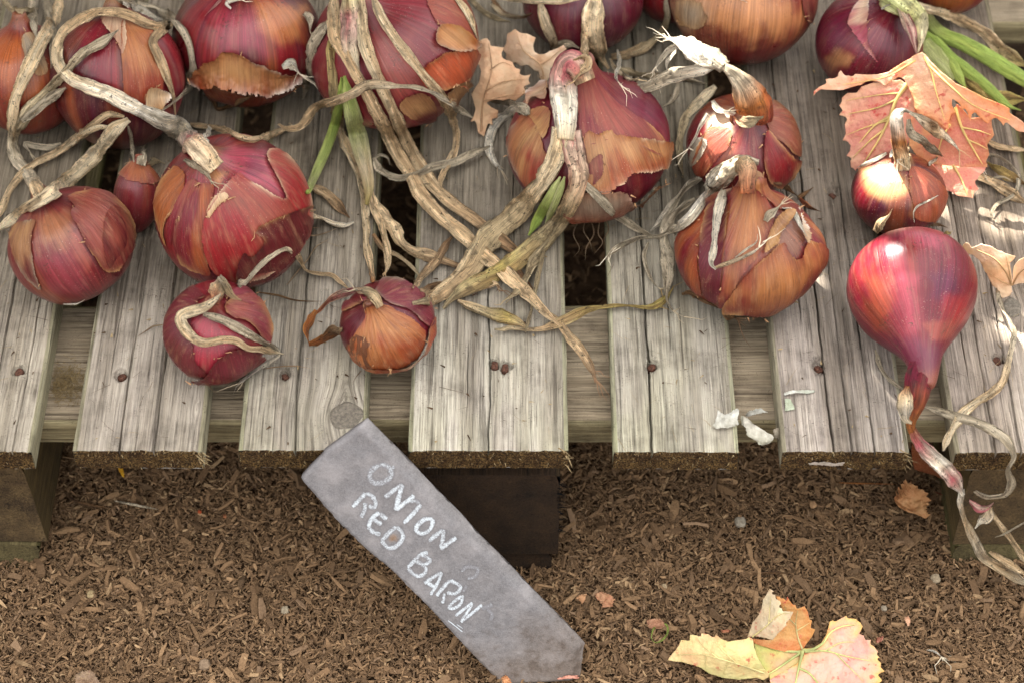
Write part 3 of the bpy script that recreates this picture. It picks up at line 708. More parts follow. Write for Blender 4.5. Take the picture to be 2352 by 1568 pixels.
# ------------------------------------------------------------------ onions
C_ = dict(deep=srgb(84, 16, 28), crim=srgb(116, 24, 36), red=srgb(146, 34, 38), pink=srgb(150, 60, 74), purple=srgb(84, 26, 52), dusty=srgb(116, 44, 54),
          orange=srgb(174, 98, 48), copper=srgb(148, 70, 37), tan=srgb(186, 140, 90), pale=srgb(222, 196, 160), brown=srgb(108, 64, 40), grey=srgb(158, 144, 124),
          maroon=srgb(98, 32, 34), dark=srgb(54, 20, 22), rust=srgb(142, 60, 38), rose=srgb(152, 76, 60), white=srgb(232, 222, 206), apricot=srgb(182, 120, 70))
PROF = {
    'globe': [(.0, -.80), (.16, -.83), (.40, -.79), (.70, -.60), (.92, -.29), (1, .02), (.95, .32), (.80, .57), (.58, .74), (.36, .85), (.22, .95), (.15, 1.06), (.11, 1.16)],
    'shoulder': [(.0, -.80), (.16, -.83), (.40, -.79), (.70, -.62), (.92, -.33), (1, -.02), (.93, .27), (.76, .50), (.54, .68), (.36, .86), (.24, 1.04), (.18, 1.2), (.15, 1.32)],
    'flat': [(.0, -.68), (.2, -.74), (.45, -.73), (.74, -.58), (.94, -.28), (1, .0), (.95, .28), (.80, .50), (.58, .65), (.36, .74), (.22, .82), (.14, .92), (.11, 1.0)],
    'drop': [(.0, -.92), (.2, -.93), (.48, -.84), (.76, -.62), (.94, -.32), (1, .0), (.97, .32), (.86, .64), (.68, .95), (.48, 1.25), (.33, 1.52), (.25, 1.76), (.20, 1.96), (.155, 2.12), (.09, 2.26)],
    'long': [(.0, -1.5), (.2, -1.45), (.5, -1.2), (.8, -.75), (.97, -.25), (1, .15), (.93, .6), (.74, 1.0), (.5, 1.3), (.32, 1.5), (.22, 1.7), (.15, 1.85)],
}
class Onion:
    def __init__(s, cx, cy, wpx, ax, prof='globe', seed=0, h=1.0, lump=.035, orange=.5, tone=1.0, lift=0.0, base=None, bumps=()):
        s.seed, s.prof, s.h, s.lump = seed, prof, h, lump
        s.bumps = bumps; s.edge_pts = []; s.cx, s.cy = cx, cy
        a = cam_vec(*ax); s.a = a
        tc_ = -FW; e1 = tc_ - a * (tc_ @ a)
        s.e1 = e1 / np.linalg.norm(e1); s.e2 = np.cross(a, s.e1)
        P = np.array(PROF[prof] + [(.0, PROF[prof][-1][1] + .01)], float); c = catmull(P, 200); c[:, 0] = np.maximum(c[:, 0], 0); s.pc, _ = arclen(c, 200)
        s.R = wpx / 2 * 1.45 / FPX; zc = s.R * .8
        s.c = np.zeros(3)
        for _ in range(3):
            th, v = np.meshgrid(np.linspace(-np.pi, np.pi, 49)[:-1], np.linspace(0, 1, 40))
            rel = s.point(th, v) - s.c
            zc = -rel[..., 2].min() - .0008 + lift
            s.c = at_z(cx, cy, zc); s.R = wpx / 2 * np.dot(s.c - CAM, FW) / FPX
        s.orange, s.tone, s.base = orange, tone * .60, base
    def point(s, th, v, off=0.0):
        v = np.clip(v, 0, 1)
        idx = v * 199.0
        r = np.interp(idx, np.arange(200), s.pc[:, 0]); z = np.interp(idx, np.arange(200), s.pc[:, 1]) * s.h
        co, si = np.cos(th), np.sin(th)
        lum = 1 + s.lump * 2 * (fbm(np.stack([co * 1.3, si * 1.3, v * 2.2], -1), s.seed, 2) - .5) * np.clip(r * 3, 0, 1) \
            + .010 * (fbm(np.stack([co * 9, si * 9, v * 1.2], -1), s.seed + 3, 2) - .5)
        for (bt, bv, bw, bh) in s.bumps:
            dt = (th - bt + np.pi) % (2 * np.pi) - np.pi
            lum = lum + bh * np.exp(-(dt / bw) ** 2 - ((v - bv) / (bw * .42)) ** 2)
        rr = r * lum * s.R + off * np.clip(r * 4, .2, 1); zz_ = z * s.R * (1 + .5 * (lum - 1)) + off * np.where(v > .5, .3, -.3) * (1 - np.clip(r, 0, 1))
        return s.c + rr[..., None] * (co[..., None] * s.e1 + si[..., None] * s.e2) + zz_[..., None] * s.a
    def normals(s, P):
        du = np.gradient(P, axis=1); dv = np.gradient(P, axis=0); n = np.cross(du, dv)
        return n / (np.linalg.norm(n, axis=-1, keepdims=True) + 1e-12)
    def skincoord(s, th, v):
        return np.stack([np.cos(th) + s.seed * 2.7, np.sin(th) + s.seed * 1.3, v + s.seed], -1)
    def color(s, th, v):
        co, si = np.cos(th), np.sin(th); q = lambda f, g, k: fbm(np.stack([co * f, si * f, v * g], -1), s.seed + k, 3)
        n1, n2, n3 = q(1.4, 1.3, 10), q(2.2, 1.2, 20), q(12, 1.0, 30)
        c = lerp(C_['deep'], C_['red'], sstep(.3, .7, n1)[..., None])
        c = lerp(c, C_['purple'], (sstep(.52, .7, n3) * .5)[..., None])
        o = sstep(.62 - .34 * s.orange, .86 - .34 * s.orange, n2 + .25 * (n3 - .5)) * sstep(.12, .35, v) * (1 - .5 * sstep(.7, .95, v))
        c = lerp(c, lerp(C_['copper'], C_['orange'], sstep(.4, .65, n1)[..., None]), (o * .85)[..., None])
        c = lerp(c, C_['pink'], (sstep(.58, .78, n1) * .2 * (1 - o))[..., None])
        c = lerp(c, C_['tan'], (sstep(.86, .97, v + .06 * (n3 - .5)) * .75)[..., None])
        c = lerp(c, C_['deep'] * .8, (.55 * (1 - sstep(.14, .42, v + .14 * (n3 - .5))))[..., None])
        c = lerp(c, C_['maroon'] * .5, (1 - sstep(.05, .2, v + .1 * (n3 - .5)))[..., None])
        if s.base is not None: c = lerp(c, s.base * (.75 + .5 * n3[..., None]), .6)
        return c * s.tone
    def pick(s, px):               # surface point facing the camera nearest a picture point
        th, v = np.meshgrid(np.linspace(-np.pi * .75, np.pi * .75, 160), np.linspace(.02, 1, 120))
        P = s.point(th, v); N = s.normals(P); f = ((CAM - P) * N).sum(-1) > 0
        d = np.linalg.norm(project(P.reshape(-1, 3)) - np.array(px), axis=-1).reshape(f.shape) + (~f) * 1e4
        k = np.unravel_index(d.argmin(), d.shape); return P[k]
    def body(s, parent, paint=(), nth=220, nv=130):
        v1 = np.linspace(0, 1, nv); th1 = np.linspace(-np.pi, np.pi, nth + 1)[:-1]
        th, v = np.meshgrid(th1, v1); P = s.point(th, v); c = s.color(th, v)
        N = s.normals(P)
        if N[nv // 2, nth // 2] @ (P[nv // 2, nth // 2] - s.c) < 0: N = -N
        face = ((CAM - P) * N).sum(-1) > 0
        if paint:
            px = project(P.reshape(-1, 3))
            nn = fbm(P * 90, s.seed, 3).ravel() - .5
            n4 = fbm(np.stack([np.cos(th) * 14, np.sin(th) * 14, v * 1.5], -1), s.seed + 4, 3).ravel() - .5
            for (key, poly, col, amt, soft) in paint:
                pg = zz(key, poly); sd = poly_sd(px, pg) + nn * soft * 2.2 + n4 * soft * 1.6
                m = (sstep(soft, -soft, sd) * amt * face.ravel()).reshape(v.shape)[..., None]
                tgt = C_[col] if isinstance(col, str) else col
                c = lerp(c, tgt * (.8 + .8 * (n4.reshape(v.shape)[..., None] + .25)), m)
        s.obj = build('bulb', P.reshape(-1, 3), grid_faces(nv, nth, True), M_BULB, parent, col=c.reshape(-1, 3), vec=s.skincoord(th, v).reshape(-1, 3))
        return s.obj
    def flap(s, parent, key, poly, c1, c2, k=0, curl=.0006, rag=3.4, rim=None, wrinkle=.0002, lay=.0004, streak=.22, name='skin_flap', drop=0.0, edge=.75):
        """a sheet of skin over the part of the bulb inside the outline; edges lift off and fray"""
        pg = zz(key, poly); q_ = np.vstack([pg[-1:], pg, pg[:2]]); pg = catmull(q_, (len(q_) - 1) * 5 + 1)[5:-5]
        th, v = np.meshgrid(np.linspace(-np.pi * .8, np.pi * .8, 120), np.linspace(.01, .99, 90))
        P = s.point(th, v, lay); N = s.normals(P)
        if N[45, 60] @ (P[45, 60] - s.c) < 0: N = -N
        sd = poly_sd(project(P.reshape(-1, 3)), pg).reshape(v.shape)
        ok = (sd < 8) & (((CAM - P) * N).sum(-1) > -.02)
        if ok.sum() < 3: return None
        a0, a1, b0, b1 = th[ok].min() - .05, th[ok].max() + .05, v[ok].min() - .02, v[ok].max() + .02
        b0, b1 = max(b0, .01), min(b1, .99)
        nt_ = int(np.clip((a1 - a0) * s.R / .0006, 20, 190)); nv_ = int(np.clip((b1 - b0) * s.R * 2.6 / .0006, 20, 190))
        th, v = np.meshgrid(np.linspace(a0, a1, nt_), np.linspace(b0, b1, nv_))
        P = s.point(th, v, lay); N = s.normals(P)
        if ((P - s.c) * N).sum() < 0: N = -N
        front = ((CAM - P) * N).sum(-1) > -.03
        px = project(P.reshape(-1, 3)); sd = poly_sd(px, pg).reshape(v.shape)
        sc = np.stack([np.cos(th), np.sin(th), v], -1)
        sd = sd + rag * 2.2 * (fbm(P * 95, s.seed + k, 3) - .5) + rag * .8 * (fbm(P * 520, s.seed + k + 3, 2) - .5) + (~front) * 50
        keep = sd < 0
        dep = np.clip(-sd, 0, 60) * (1.45 / FPX)     # metres in from the edge
        lift = lay * (1 + .55 * k) + curl * np.exp(-dep / .0028) * (.3 + 1.4 * fbm(P * 55, s.seed + k + 9, 2)) + wrinkle * (fbm(np.stack([sc[..., 0] * 16, sc[..., 1] * 16, v * 9], -1), s.seed, 3) - .3) - drop
        P2 = s.point(th, v, 0) + N * lift[..., None]
        n3 = fbm(sc * np.array([13, 13, 1.6]), s.seed + k + 5, 3); n1 = fbm(P * 40, s.seed + k + 2, 3)
        A = C_[c1] if isinstance(c1, str) else c1; B = C_[c2] if isinstance(c2, str) else c2
        vv = (v - b0) / (b1 - b0 + 1e-9)
        low = fbm(sc * np.array([2.6, 2.6, 1.8]), s.seed + k + 15, 2)
        mixf = sstep(.0, .62, vv + streak * (n3 - .5) + 1.2 * (n1 - .5) + 1.6 * (low - .5))
        mixf = mixf * (1 - edge * np.exp(-dep / .0075) * sstep(.25, .5, low + .3 * (n3 - .5)))
        c = lerp(A, B, mixf[..., None]) * (.86 + .28 * n3[..., None])
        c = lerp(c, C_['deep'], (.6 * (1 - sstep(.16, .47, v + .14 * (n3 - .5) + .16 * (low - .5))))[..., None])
        if rim is not None:
            c = lerp(c, C_[rim], (np.exp(-dep / .0011) * sstep(.48, .66, fbm(P * 55, s.seed + 31 + k, 2)))[..., None])
        idx = -np.ones(v.size, int); kk = keep.ravel(); f = grid_faces(nv_, nt_); f = f[kk[f].all(1)]
        if len(f) < 4: return None
        used = np.unique(f); idx[used] = np.arange(len(used))
        bd = np.argwhere((np.abs(sd) < 2.5) & front); r_ = np.random.default_rng(s.seed * 31 + k)
        if len(bd) > 8:
            for q in bd[r_.choice(len(bd), min(4, len(bd) // 4), replace=False)]: s.edge_pts.append((P2[tuple(q)], N[tuple(q)]))
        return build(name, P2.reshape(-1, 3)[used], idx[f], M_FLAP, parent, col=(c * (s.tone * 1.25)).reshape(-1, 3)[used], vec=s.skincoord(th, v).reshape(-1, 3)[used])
    def base_point(s):
        return np.array([s.c[0], s.c[1], 0.0])

G_ = 'red onions laid out on the pallet'
ON = {}
def onion(key, label, spec, paint=(), flaps=(), res=(220, 130)):
    o = Onion(**spec); ON[key] = o
    root = thing('red_onion', o.base_point(), label, 'onion', G_); o.root = root
    o.body(root, paint, *res)
    for i, f in enumerate(flaps):
        f = list(f); kw = f.pop() if isinstance(f[-1], dict) else {}
        o.flap(root, *f, k=i, **kw)
    if o.edge_pts:
        r = np.random.default_rng(o.seed); sp = []
        for p, n in o.edge_pts:
            for _ in range(r.integers(1, 3)): sp.append((p + r.normal(0, .0006, 3) + n * .0002, n * r.uniform(.0, .3) + r.normal(0, .6, 3), r.uniform(.001, .0045), r.uniform(.00015, .0006)))
        fibres('skin_flakes', root, sp, M_FLAKE, o.seed)
    return o

onion('low_left', 'broad flattish red onion on the left slats, long straw leaf crossing its neck',
      dict(cx=164, cy=562, wpx=288, ax=(-.42, .80, .42), prof='flat', seed=1, h=1.1, orange=.2, base=srgb(124, 52, 52)),
      [('5', [(250, 380), (480, 370), (520, 450), (420, 560), (300, 600), (240, 520)], 'tan', .3, 26),
       ('5', [(480, 470), (540, 460), (620, 640), (600, 740), (510, 640)], 'rose', .6, 8), ('5', [(250, 640), (420, 600), (560, 700), (600, 860), (400, 900)], 'pink', .3, 16)],
      [('5', [(100, 420), (245, 390), (222, 500), (232, 680), (285, 860), (180, 790), (100, 640), (66, 500)], 'maroon', 'tan', dict(rim='grey')),
       ('5', [(470, 235), (640, 190), (770, 230), (860, 330), (905, 450), (900, 560), (800, 720), (700, 720), (600, 580), (530, 440), (480, 350), (510, 300)], 'maroon', 'rose', dict(rim='tan', curl=.0016)),
       ('5', [(760, 290), (850, 330), (900, 450), (890, 580), (800, 760), (735, 700), (700, 540), (705, 400)], 'deep', 'rose', dict(streak=.5))])
onion('big_left', 'largest red onion at left, glossy split skin, pale stem lying up and back from it',
      dict(cx=533, cy=486, wpx=356, ax=(-.24, .62, .74), prof='flat', seed=2, h=1.22, orange=.3, lump=.04),
      [('5', [(1460, -30), (1600, -130), (1830, -80), (1850, 10), (1940, 220), (1700, 110), (1620, 70)], 'pink', .75, 12),
       ('5', [(1680, -60), (1800, -80), (1800, 40), (1700, 60)], 'purple', .5, 14),
       ('5', [(1470, 20), (1560, 60), (1500, 160), (1420, 110), (1390, 60)], 'tan', .6, 10)],
      [('5', [(1255, 60), (1255, 180), (1180, 330), (1125, 450), (1140, 580), (1080, 420), (1052, 250), (1110, 110), (1190, 20)], 'copper', 'orange', dict(rim='tan')),
       ('5', [(1290, 120), (1365, 140), (1300, 260), (1215, 400), (1175, 560), (1150, 460), (1190, 300)], 'crim', 'rose', dict()),
       ('5', [(1400, 130), (1470, 160), (1450, 290), (1400, 400), (1400, 600), (1440, 755), (1250, 690), (1190, 560), (1205, 420), (1275, 280), (1350, 170)], 'crim', 'orange', dict(rim='tan', streak=.5)),
       ('5', [(1470, 240), (1620, 80), (1700, 115), (1945, 245), (1815, -40), (1900, -90), (2050, 50), (2120, 200), (2120, 420), (2000, 620), (1800, 770), (1600, 790), (1480, 750), (1410, 610), (1385, 490), (1400, 390)], 'red', 'rose', dict(rim='pale', curl=.0016, streak=.5)),
       ('5', [(2130, 280), (1900, 360), (1740, 455), (1790, 520), (1720, 620), (1655, 600), (1610, 790), (1800, 790), (2000, 620), (2110, 420)], 'deep', 'maroon', dict(rim='tan', curl=.0022)),
       ('5', [(1420, 330), (1450, 260), (1490, 215), (1540, 200), (1570, 240), (1500, 300), (1440, 380)], 'tan', 'pale', dict(curl=.001)),
       ])
onion('front_small', 'small dusty crimson onion at the front with torn skin and looped dry leaves on it',
      dict(cx=497, cy=764, wpx=244, ax=(.02, .52, .85), prof='globe', seed=3, h=.98, orange=.0, base=srgb(136, 36, 50), lump=.03),
      [('5', [(1330, 1060), (1520, 1060), (1650, 1180), (1500, 1330), (1420, 1430), (1330, 1330)], srgb(146, 38, 52), .85, 12)],
      [('5', [(1120, 1110), (1150, 950), (1250, 850), (1410, 790), (1450, 860), (1345, 960), (1305, 1080), (1310, 1190), (1325, 1330), (1410, 1435), (1300, 1450), (1190, 1340), (1120, 1230)], 'maroon', 'dusty', dict(rim='grey', rag=7)),
       ('5', [(1390, 1440), (1490, 1320), (1590, 1265), (1680, 1250), (1800, 1310), (1750, 1430), (1650, 1510), (1480, 1520), (1320, 1460)], 'maroon', 'dusty', dict(rim='pale', curl=.0026, rag=7)),
       ('5', [(1530, 960), (1700, 900), (1810, 1000), (1840, 1130), (1815, 1220), (1700, 1100), (1600, 1070), (1530, 1010)], 'dusty', 'rose', dict(rim='tan', curl=.0022)),
       ('5', [(1410, 830), (1550, 785), (1700, 850), (1800, 970), (1650, 950), (1520, 905)], 'dusty', 'pink', dict())])
onion('front_orange', 'small onion with wrinkled orange skin patch and dark glossy side, above the slate label',
      dict(cx=888, cy=748, wpx=218, ax=(-.30, .48, .82), prof='globe', seed=4, h=.94, orange=.1, base=srgb(98, 18, 36), lump=.025), (),
      [('6', [(540, 1100), (700, 1150), (880, 1060), (960, 960), (1015, 830), (1005, 760), (960, 830), (930, 960), (860, 1050), (740, 1100)], 'red', 'apricot', dict(rim='pale', curl=.003)),
       ('6', [(560, 690), (690, 690), (770, 740), (860, 780), (945, 860), (935, 960), (880, 1060), (760, 1130), (600, 1130), (490, 1090), (425, 990), (470, 880), (540, 780)], 'copper', 'apricot', dict(wrinkle=.0012, rim='rose')),
       ('6', [(430, 985), (480, 900), (555, 930), (545, 1050), (600, 1120), (500, 1080)], 'brown', 'brown', dict(rag=12)),
       ('6', [(600, 590), (555, 540), (680, 505), (810, 530), (930, 620), (1005, 740), (985, 830), (930, 800), (840, 730), (700, 675), (640, 640)], 'dusty', 'dusty', dict(rim='grey', curl=.0009)),
       ('6', [(380, 740), (420, 640), (500, 630), (550, 650), (470, 700)], 'dusty', 'dusty', dict(rim='tan'))])
onion('centre', 'large onion in the centre, thick white neck folded over its front, tan papery patch below',
      dict(cx=1352, cy=328, wpx=378, ax=(-.10, .70, .70), prof='shoulder', seed=5, h=.98, orange=.1, base=srgb(112, 26, 48)),
      [('3', [(900, 680), (1080, 640), (1200, 830), (1210, 950), (1090, 880), (950, 760)], 'purple', .45, 20)],
      [('3', [(235, 770), (330, 880), (360, 1000), (395, 1130), (375, 1240), (310, 1350), (190, 1210), (110, 1060), (110, 930), (180, 810)], 'red', 'tan', dict(rim='grey', streak=.5)),
       ('3', [(235, 760), (285, 600), (400, 580), (400, 700), (300, 690), (260, 740)], 'rose', 'pale', dict(rim='white', curl=.003)),
       ('3', [(240, 770), (390, 740), (395, 880), (350, 960), (300, 860)], 'tan', 'rose', dict(rim='grey')),
       ('3', [(590, 480), (700, 540), (790, 640), (940, 760), (1090, 870), (1200, 990), (1215, 1080), (1150, 1080), (1000, 1000), (820, 960), (640, 1000), (590, 800)], 'crim', 'rose', dict(rim='tan', streak=.5)),
       ('3', [(660, 905), (720, 930), (800, 895), (850, 940), (970, 945), (1060, 960), (1215, 990), (1215, 1090), (1160, 1160), (1050, 1190), (950, 1190), (880, 1250), (800, 1300), (690, 1300), (640, 1240), (615, 1050)], 'copper', 'tan', dict(rim='pale', curl=.0024, streak=.5, rag=7)),
       ('3', [(700, 1080), (760, 1060), (750, 1200), (680, 1270), (645, 1180)], 'maroon', 'rose', dict()),
       ('3', [(520, 1370), (640, 1310), (770, 1295), (900, 1295), (960, 1360), (1030, 1380), (950, 1460), (780, 1500), (600, 1500), (510, 1440)], 'copper', 'grey', dict(rim='white', curl=.0028, rag=8)),
       ('3', [(990, 1370), (1100, 1250), (1190, 1240), (1150, 1320), (1040, 1400)], 'brown', 'tan', dict(curl=.004, rag=8))])
onion('right_split', 'big onion with orange and crimson skin panels and a brown hole in its right side',
      dict(cx=1716, cy=570, wpx=330, ax=(-.02, .74, .67), prof='shoulder', seed=6, h=.96, orange=.6, bumps=[(1.15, .62, .38, .20)]),
      [('s1', [(1500, 440), (1640, 380), (1760, 460), (1780, 560), (1720, 700), (1560, 620)], 'brown', .9, 8)],
      [('s1', [(950, 380), (1010, 300), (995, 500), (965, 640), (952, 800), (985, 1010), (880, 930), (790, 780), (775, 640), (830, 510)], 'crim', 'orange', dict(streak=.5)),
       ('s1', [(1070, 280), (1170, 230), (1185, 450), (1145, 700), (1135, 850), (1115, 1050), (1040, 1050), (980, 970), (958, 750), (975, 520), (1005, 370)], 'deep', 'dusty', dict(rim='tan', streak=.5)),
       ('s1', [(1240, 180), (1400, 190), (1500, 310), (1545, 400), (1500, 560), (1430, 690), (1330, 830), (1230, 980), (1150, 1090), (1108, 1060), (1150, 800), (1165, 600), (1195, 400), (1215, 270)], 'crim', 'apricot', dict(streak=.4, edge=.95)),
       ('s1', [(1390, 180), (1430, 110), (1560, 140), (1750, 250), (1900, 380), (1960, 540), (1930, 640), (1800, 590), (1760, 480), (1650, 370), (1560, 350), (1490, 290)], 'crim', 'apricot', dict(edge=.8)),
       ('s1', [(1140, 1090), (1350, 820), (1480, 700), (1600, 610), (1650, 680), (1720, 720), (1770, 620), (1820, 590), (1930, 650), (1920, 820), (1850, 940), (1700, 1070), (1500, 1130), (1300, 1130)], 'crim', 'apricot', dict(rim='tan', wrinkle=.0013, curl=.0022, streak=.4, edge=.8)),
       ('s1', [(1510, 480), (1600, 370), (1690, 410), (1590, 540), (1560, 630), (1450, 690), (1480, 570)], 'tan', 'brown', dict(rim='grey', curl=.003)),
       ('s1', [(1700, 380), (1740, 430), (1800, 560), (1790, 620), (1750, 560)], 'tan', 'grey', dict(rim='white', curl=.003))])
onion('arched', 'round onion behind, its thick reddish neck arching up and over to the left into sunlight',
      dict(cx=1706, cy=338, wpx=262, ax=(.06, .55, .83), prof='globe', seed=7, h=.9, orange=.4),
      [('3', [(1480, 800), (1640, 760), (1640, 900), (1540, 1000), (1480, 900)], 'pale', .6, 12)],
      [('3', [(1500, 880), (1640, 890), (1620, 1010), (1560, 1080), (1430, 1220), (1370, 1150), (1410, 1000)], 'rust', 'rose', dict(rim='tan')),
       ('3', [(1400, 950), (1480, 970), (1440, 1080), (1370, 1140), (1360, 1040)], 'grey', 'grey', dict(rim='white')),
       ('3', [(1870, 640), (1960, 690), (2060, 810), (2110, 950), (2100, 1080), (1990, 985), (1890, 900)], 'brown', 'rose', dict(rim='tan', streak=.5)),
       ('3', [(1880, 900), (1980, 1000), (2060, 1080), (2095, 1110), (2010, 1270), (1900, 1250), (1850, 1090)], 'deep', 'red', dict(rim='tan', curl=.002))])
onion('sunlit_small', 'small pale onion at right, half in bright sun, thin upright neck',
      dict(cx=2064, cy=448, wpx=216, ax=(.03, .74, .67), prof='globe', seed=8, h=.92, orange=.5),
      [('4', [(1060, 1250), (1250, 1200), (1370, 1260), (1420, 1400), (1300, 1500), (1120, 1400)], 'tan', .75, 16),
       ('4', [(1440, 1240), (1600, 1320), (1700, 1450), (1680, 1600), (1450, 1600)], 'apricot', .7, 14),
       ('4', [(980, 1330), (1050, 1300), (1130, 1560), (1040, 1620)], 'deep', .7, 12)],
      [('4', [(1440, 1230), (1600, 1310), (1710, 1450), (1680, 1620), (1470, 1620), (1440, 1500), (1410, 1350)], 'copper', 'rose', dict(streak=.5))])
onion('teardrop', 'smooth glossy teardrop onion lying with its neck pointing over the front edge',
      dict(cx=2094, cy=655, wpx=296, ax=(.02, -.80, .60), prof='drop', seed=9, h=.86, orange=.0, lump=.02, base=srgb(140, 32, 54)),
      [('s2', [(500, 640), (590, 560), (700, 640), (740, 850), (700, 1080), (600, 1070), (520, 900)], 'copper', .55, 20),
       ('s2', [(760, 240), (1000, 220), (1250, 330), (1100, 420), (850, 380)], 'pink', .7, 16),
       ('s2', [(800, 620), (960, 640), (980, 1060), (860, 1080)], 'pink', .55, 14),
       ('s2', [(980, 1010), (1290, 970), (1230, 1120), (1060, 1160)], 'rose', .6, 8),
       ('s2', [(1040, 620), (1210, 580), (1270, 760), (1160, 850), (1040, 800)], 'purple', .8, 14),
       ('s2', [(640, 1120), (1000, 1150), (1200, 1260), (1050, 1420), (860, 1400), (720, 1250)], 'purple', .55, 18),
       ('s2', [(1150, 800), (1330, 800), (1330, 1000), (1150, 980)], 'red', .7, 16)], (), (260, 170))
onion('sliver', 'narrow upright red onion squeezed between the two left onions, dry crown on top',
      dict(cx=316, cy=455, wpx=112, ax=(.10, .92, .38), prof='long', seed=10, h=1.0, orange=.2, base=srgb(150, 52, 58)), (),
      [('1', [(800, 1180), (900, 1100), (1060, 1090), (1120, 1130), (1080, 1250), (980, 1260), (880, 1240)], 'rose', 'orange', dict(rim='pale'))], (120, 90))
onion('top_left', 'orange onion at the left frame edge behind hanging leaf strands',
      dict(cx=62, cy=185, wpx=250, ax=(.0, .85, .5), prof='globe', seed=11, h=1.15, orange=.35, base=srgb(136, 50, 36)),
      [('1', [(-60, 260), (200, 230), (330, 500), (300, 700), (100, 640), (-40, 500)], 'orange', .5, 22)],
      [('1', [(150, 260), (240, 240), (330, 480), (250, 520), (180, 420)], 'tan', 'grey', dict(rim='grey'))], (150, 100))
onion('back_left', 'big red and orange banded onion at back left with a looping dry stem',
      dict(cx=272, cy=186, wpx=306, ax=(.05, .86, .5), prof='globe', seed=12, h=1.2, orange=.2),
      [('1', [(520, 200), (700, 180), (800, 400), (820, 620), (640, 560), (560, 400)], 'crim', .7, 12)],
      [('1', [(240, 640), (370, 660), (390, 960), (300, 930), (220, 800)], 'rust', 'copper', dict()),
       ('1', [(840, 120), (1000, 150), (1080, 300), (1120, 520), (1080, 680), (900, 800), (850, 650), (830, 480)], 'rust', 'apricot', dict(streak=.5)),
       ('1', [(690, 130), (830, 90), (865, 250), (835, 380), (790, 290)], 'rose', 'pale', dict(rim='pale')),
       ('1', [(975, 650), (1020, 585), (1140, 640), (1060, 750), (990, 730)], 'tan', 'pale', dict(rim='white', curl=.004))], (200, 120))
onion('back_wide', 'wide smooth pinkish red onion at the back, tan skin collar peeling off its base',
      dict(cx=566, cy=92, wpx=336, ax=(.02, .82, .56), prof='globe', seed=13, h=.98, orange=.3),
      [('1', [(1750, 20), (2080, 60), (2090, 300), (1930, 280), (1750, 200)], 'apricot', .6, 18), ('1', [(1420, 60), (1750, 60), (1850, 380), (1500, 380)], 'pink', .5, 20)],
      [('1', [(1330, 520), (1470, 390), (1560, 340), (1700, 390), (1800, 440), (1900, 480), (2080, 480), (1960, 570), (1750, 610), (1500, 570)], 'copper', 'tan', dict(rim='white', curl=.006, rag=9, lay=.0015)),
       ('1', [(1380, 530), (1500, 580), (1750, 620), (2070, 560), (1930, 690), (1620, 750), (1440, 660)], 'maroon', 'copper', dict(rim='tan', curl=.003))], (190, 110))
onion('back_leafy', 'big dull red onion at the back whose many straw leaves fall forward',
      dict(cx=908, cy=118, wpx=396, ax=(-.42, .50, .75), prof='globe', seed=14, h=.95, orange=.15, base=srgb(150, 54, 60)),
      [('2', [(600, 250), (850, 240), (900, 600), (750, 640), (620, 450)], 'rose', .5, 24)],
      [('2', [(960, 430), (1090, 360), (1250, 330), (1310, 400), (1290, 600), (1170, 590), (1050, 610), (960, 600), (900, 520)], 'rust', srgb(196, 92, 56), dict(rim='tan', curl=.0024)),
       ('2', [(960, -20), (1040, 180), (1180, 240), (1320, 320), (1320, 200), (1250, 60), (1180, -40)], 'rust', 'rose', dict(rim='tan')),
       ('2', [(1040, 180), (1180, 190), (1300, 310), (1210, 360), (1090, 340), (1010, 300)], 'orange', 'tan', dict(rim='grey', curl=.003)),
       ('2', [(770, 710), (900, 630), (1010, 700), (1010, 830), (850, 810)], 'maroon', 'tan', dict(rim='tan')),
       ('2', [(1080, 620), (1200, 540), (1260, 600), (1230, 720), (1120, 700)], 'brown', 'tan', dict(curl=.003))], (190, 110))
onion('back_dark', 'dark plum onion at the back behind the pale dried leaf, centre',
      dict(cx=1338, cy=8, wpx=276, ax=(.0, .85, .5), prof='globe', seed=15, h=.92, orange=.0, base=srgb(88, 26, 48)), (), (), (130, 90))
onion('back_hidden', 'dark red onion mostly hidden behind two others at the back',
      dict(cx=1545, cy=-30, wpx=190, ax=(.0, .85, .5), prof='globe', seed=16, h=1.0, orange=.1), (), (), (110, 80))
onion('back_tan', 'large tan brown onion speckled with soil at the back right of centre',
      dict(cx=1708, cy=2, wpx=336, ax=(.05, .85, .5), prof='globe', seed=17, h=.98, orange=.3, base=srgb(122, 48, 40)),
      [('3', [(1240, -60), (2000, -60), (2120, 120), (1990, 250), (1600, 250), (1290, 190)], srgb(186, 128, 80), .75, 34), ('3', [(1240, -60), (1460, 20), (1480, 160), (1290, 200)], 'grey', .55, 20)],
      [('3', [(1260, 0), (1420, 10), (1490, 110), (1440, 190), (1300, 180), (1250, 100)], 'tan', 'grey', dict(rag=12)),
       ('3', [(2140, -60), (2240, -40), (2240, 120), (2160, 160), (2120, 60)], 'maroon', 'rose', dict())], (170, 100))
onion('green_neck', 'deep purple onion at right with fresh green leaves growing from its bent neck',
      dict(cx=1994, cy=104, wpx=250, ax=(.36, .62, .70), prof='globe', seed=18, h=1.04, orange=.0, base=srgb(110, 24, 48)),
      [('4', [(760, 250), (900, 130), (1000, 200), (900, 330), (800, 380)], 'purple', .6, 18), ('4', [(800, 430), (900, 380), (1000, 430), (980, 500), (850, 520)], 'tan', .5, 12)],
      [('4', [(960, 160), (1060, 0), (1115, 20), (1110, 200), (1120, 330), (1190, 470), (1030, 290)], 'pink', 'pale', dict(rim='white', curl=.002))], (180, 110))
onion('top_right', 'copper onion cut by the top edge of the picture, far right',
      dict(cx=2170, cy=-62, wpx=230, ax=(.0, .85, .5), prof='globe', seed=19, h=.95, orange=.6), (), (), (100, 70))

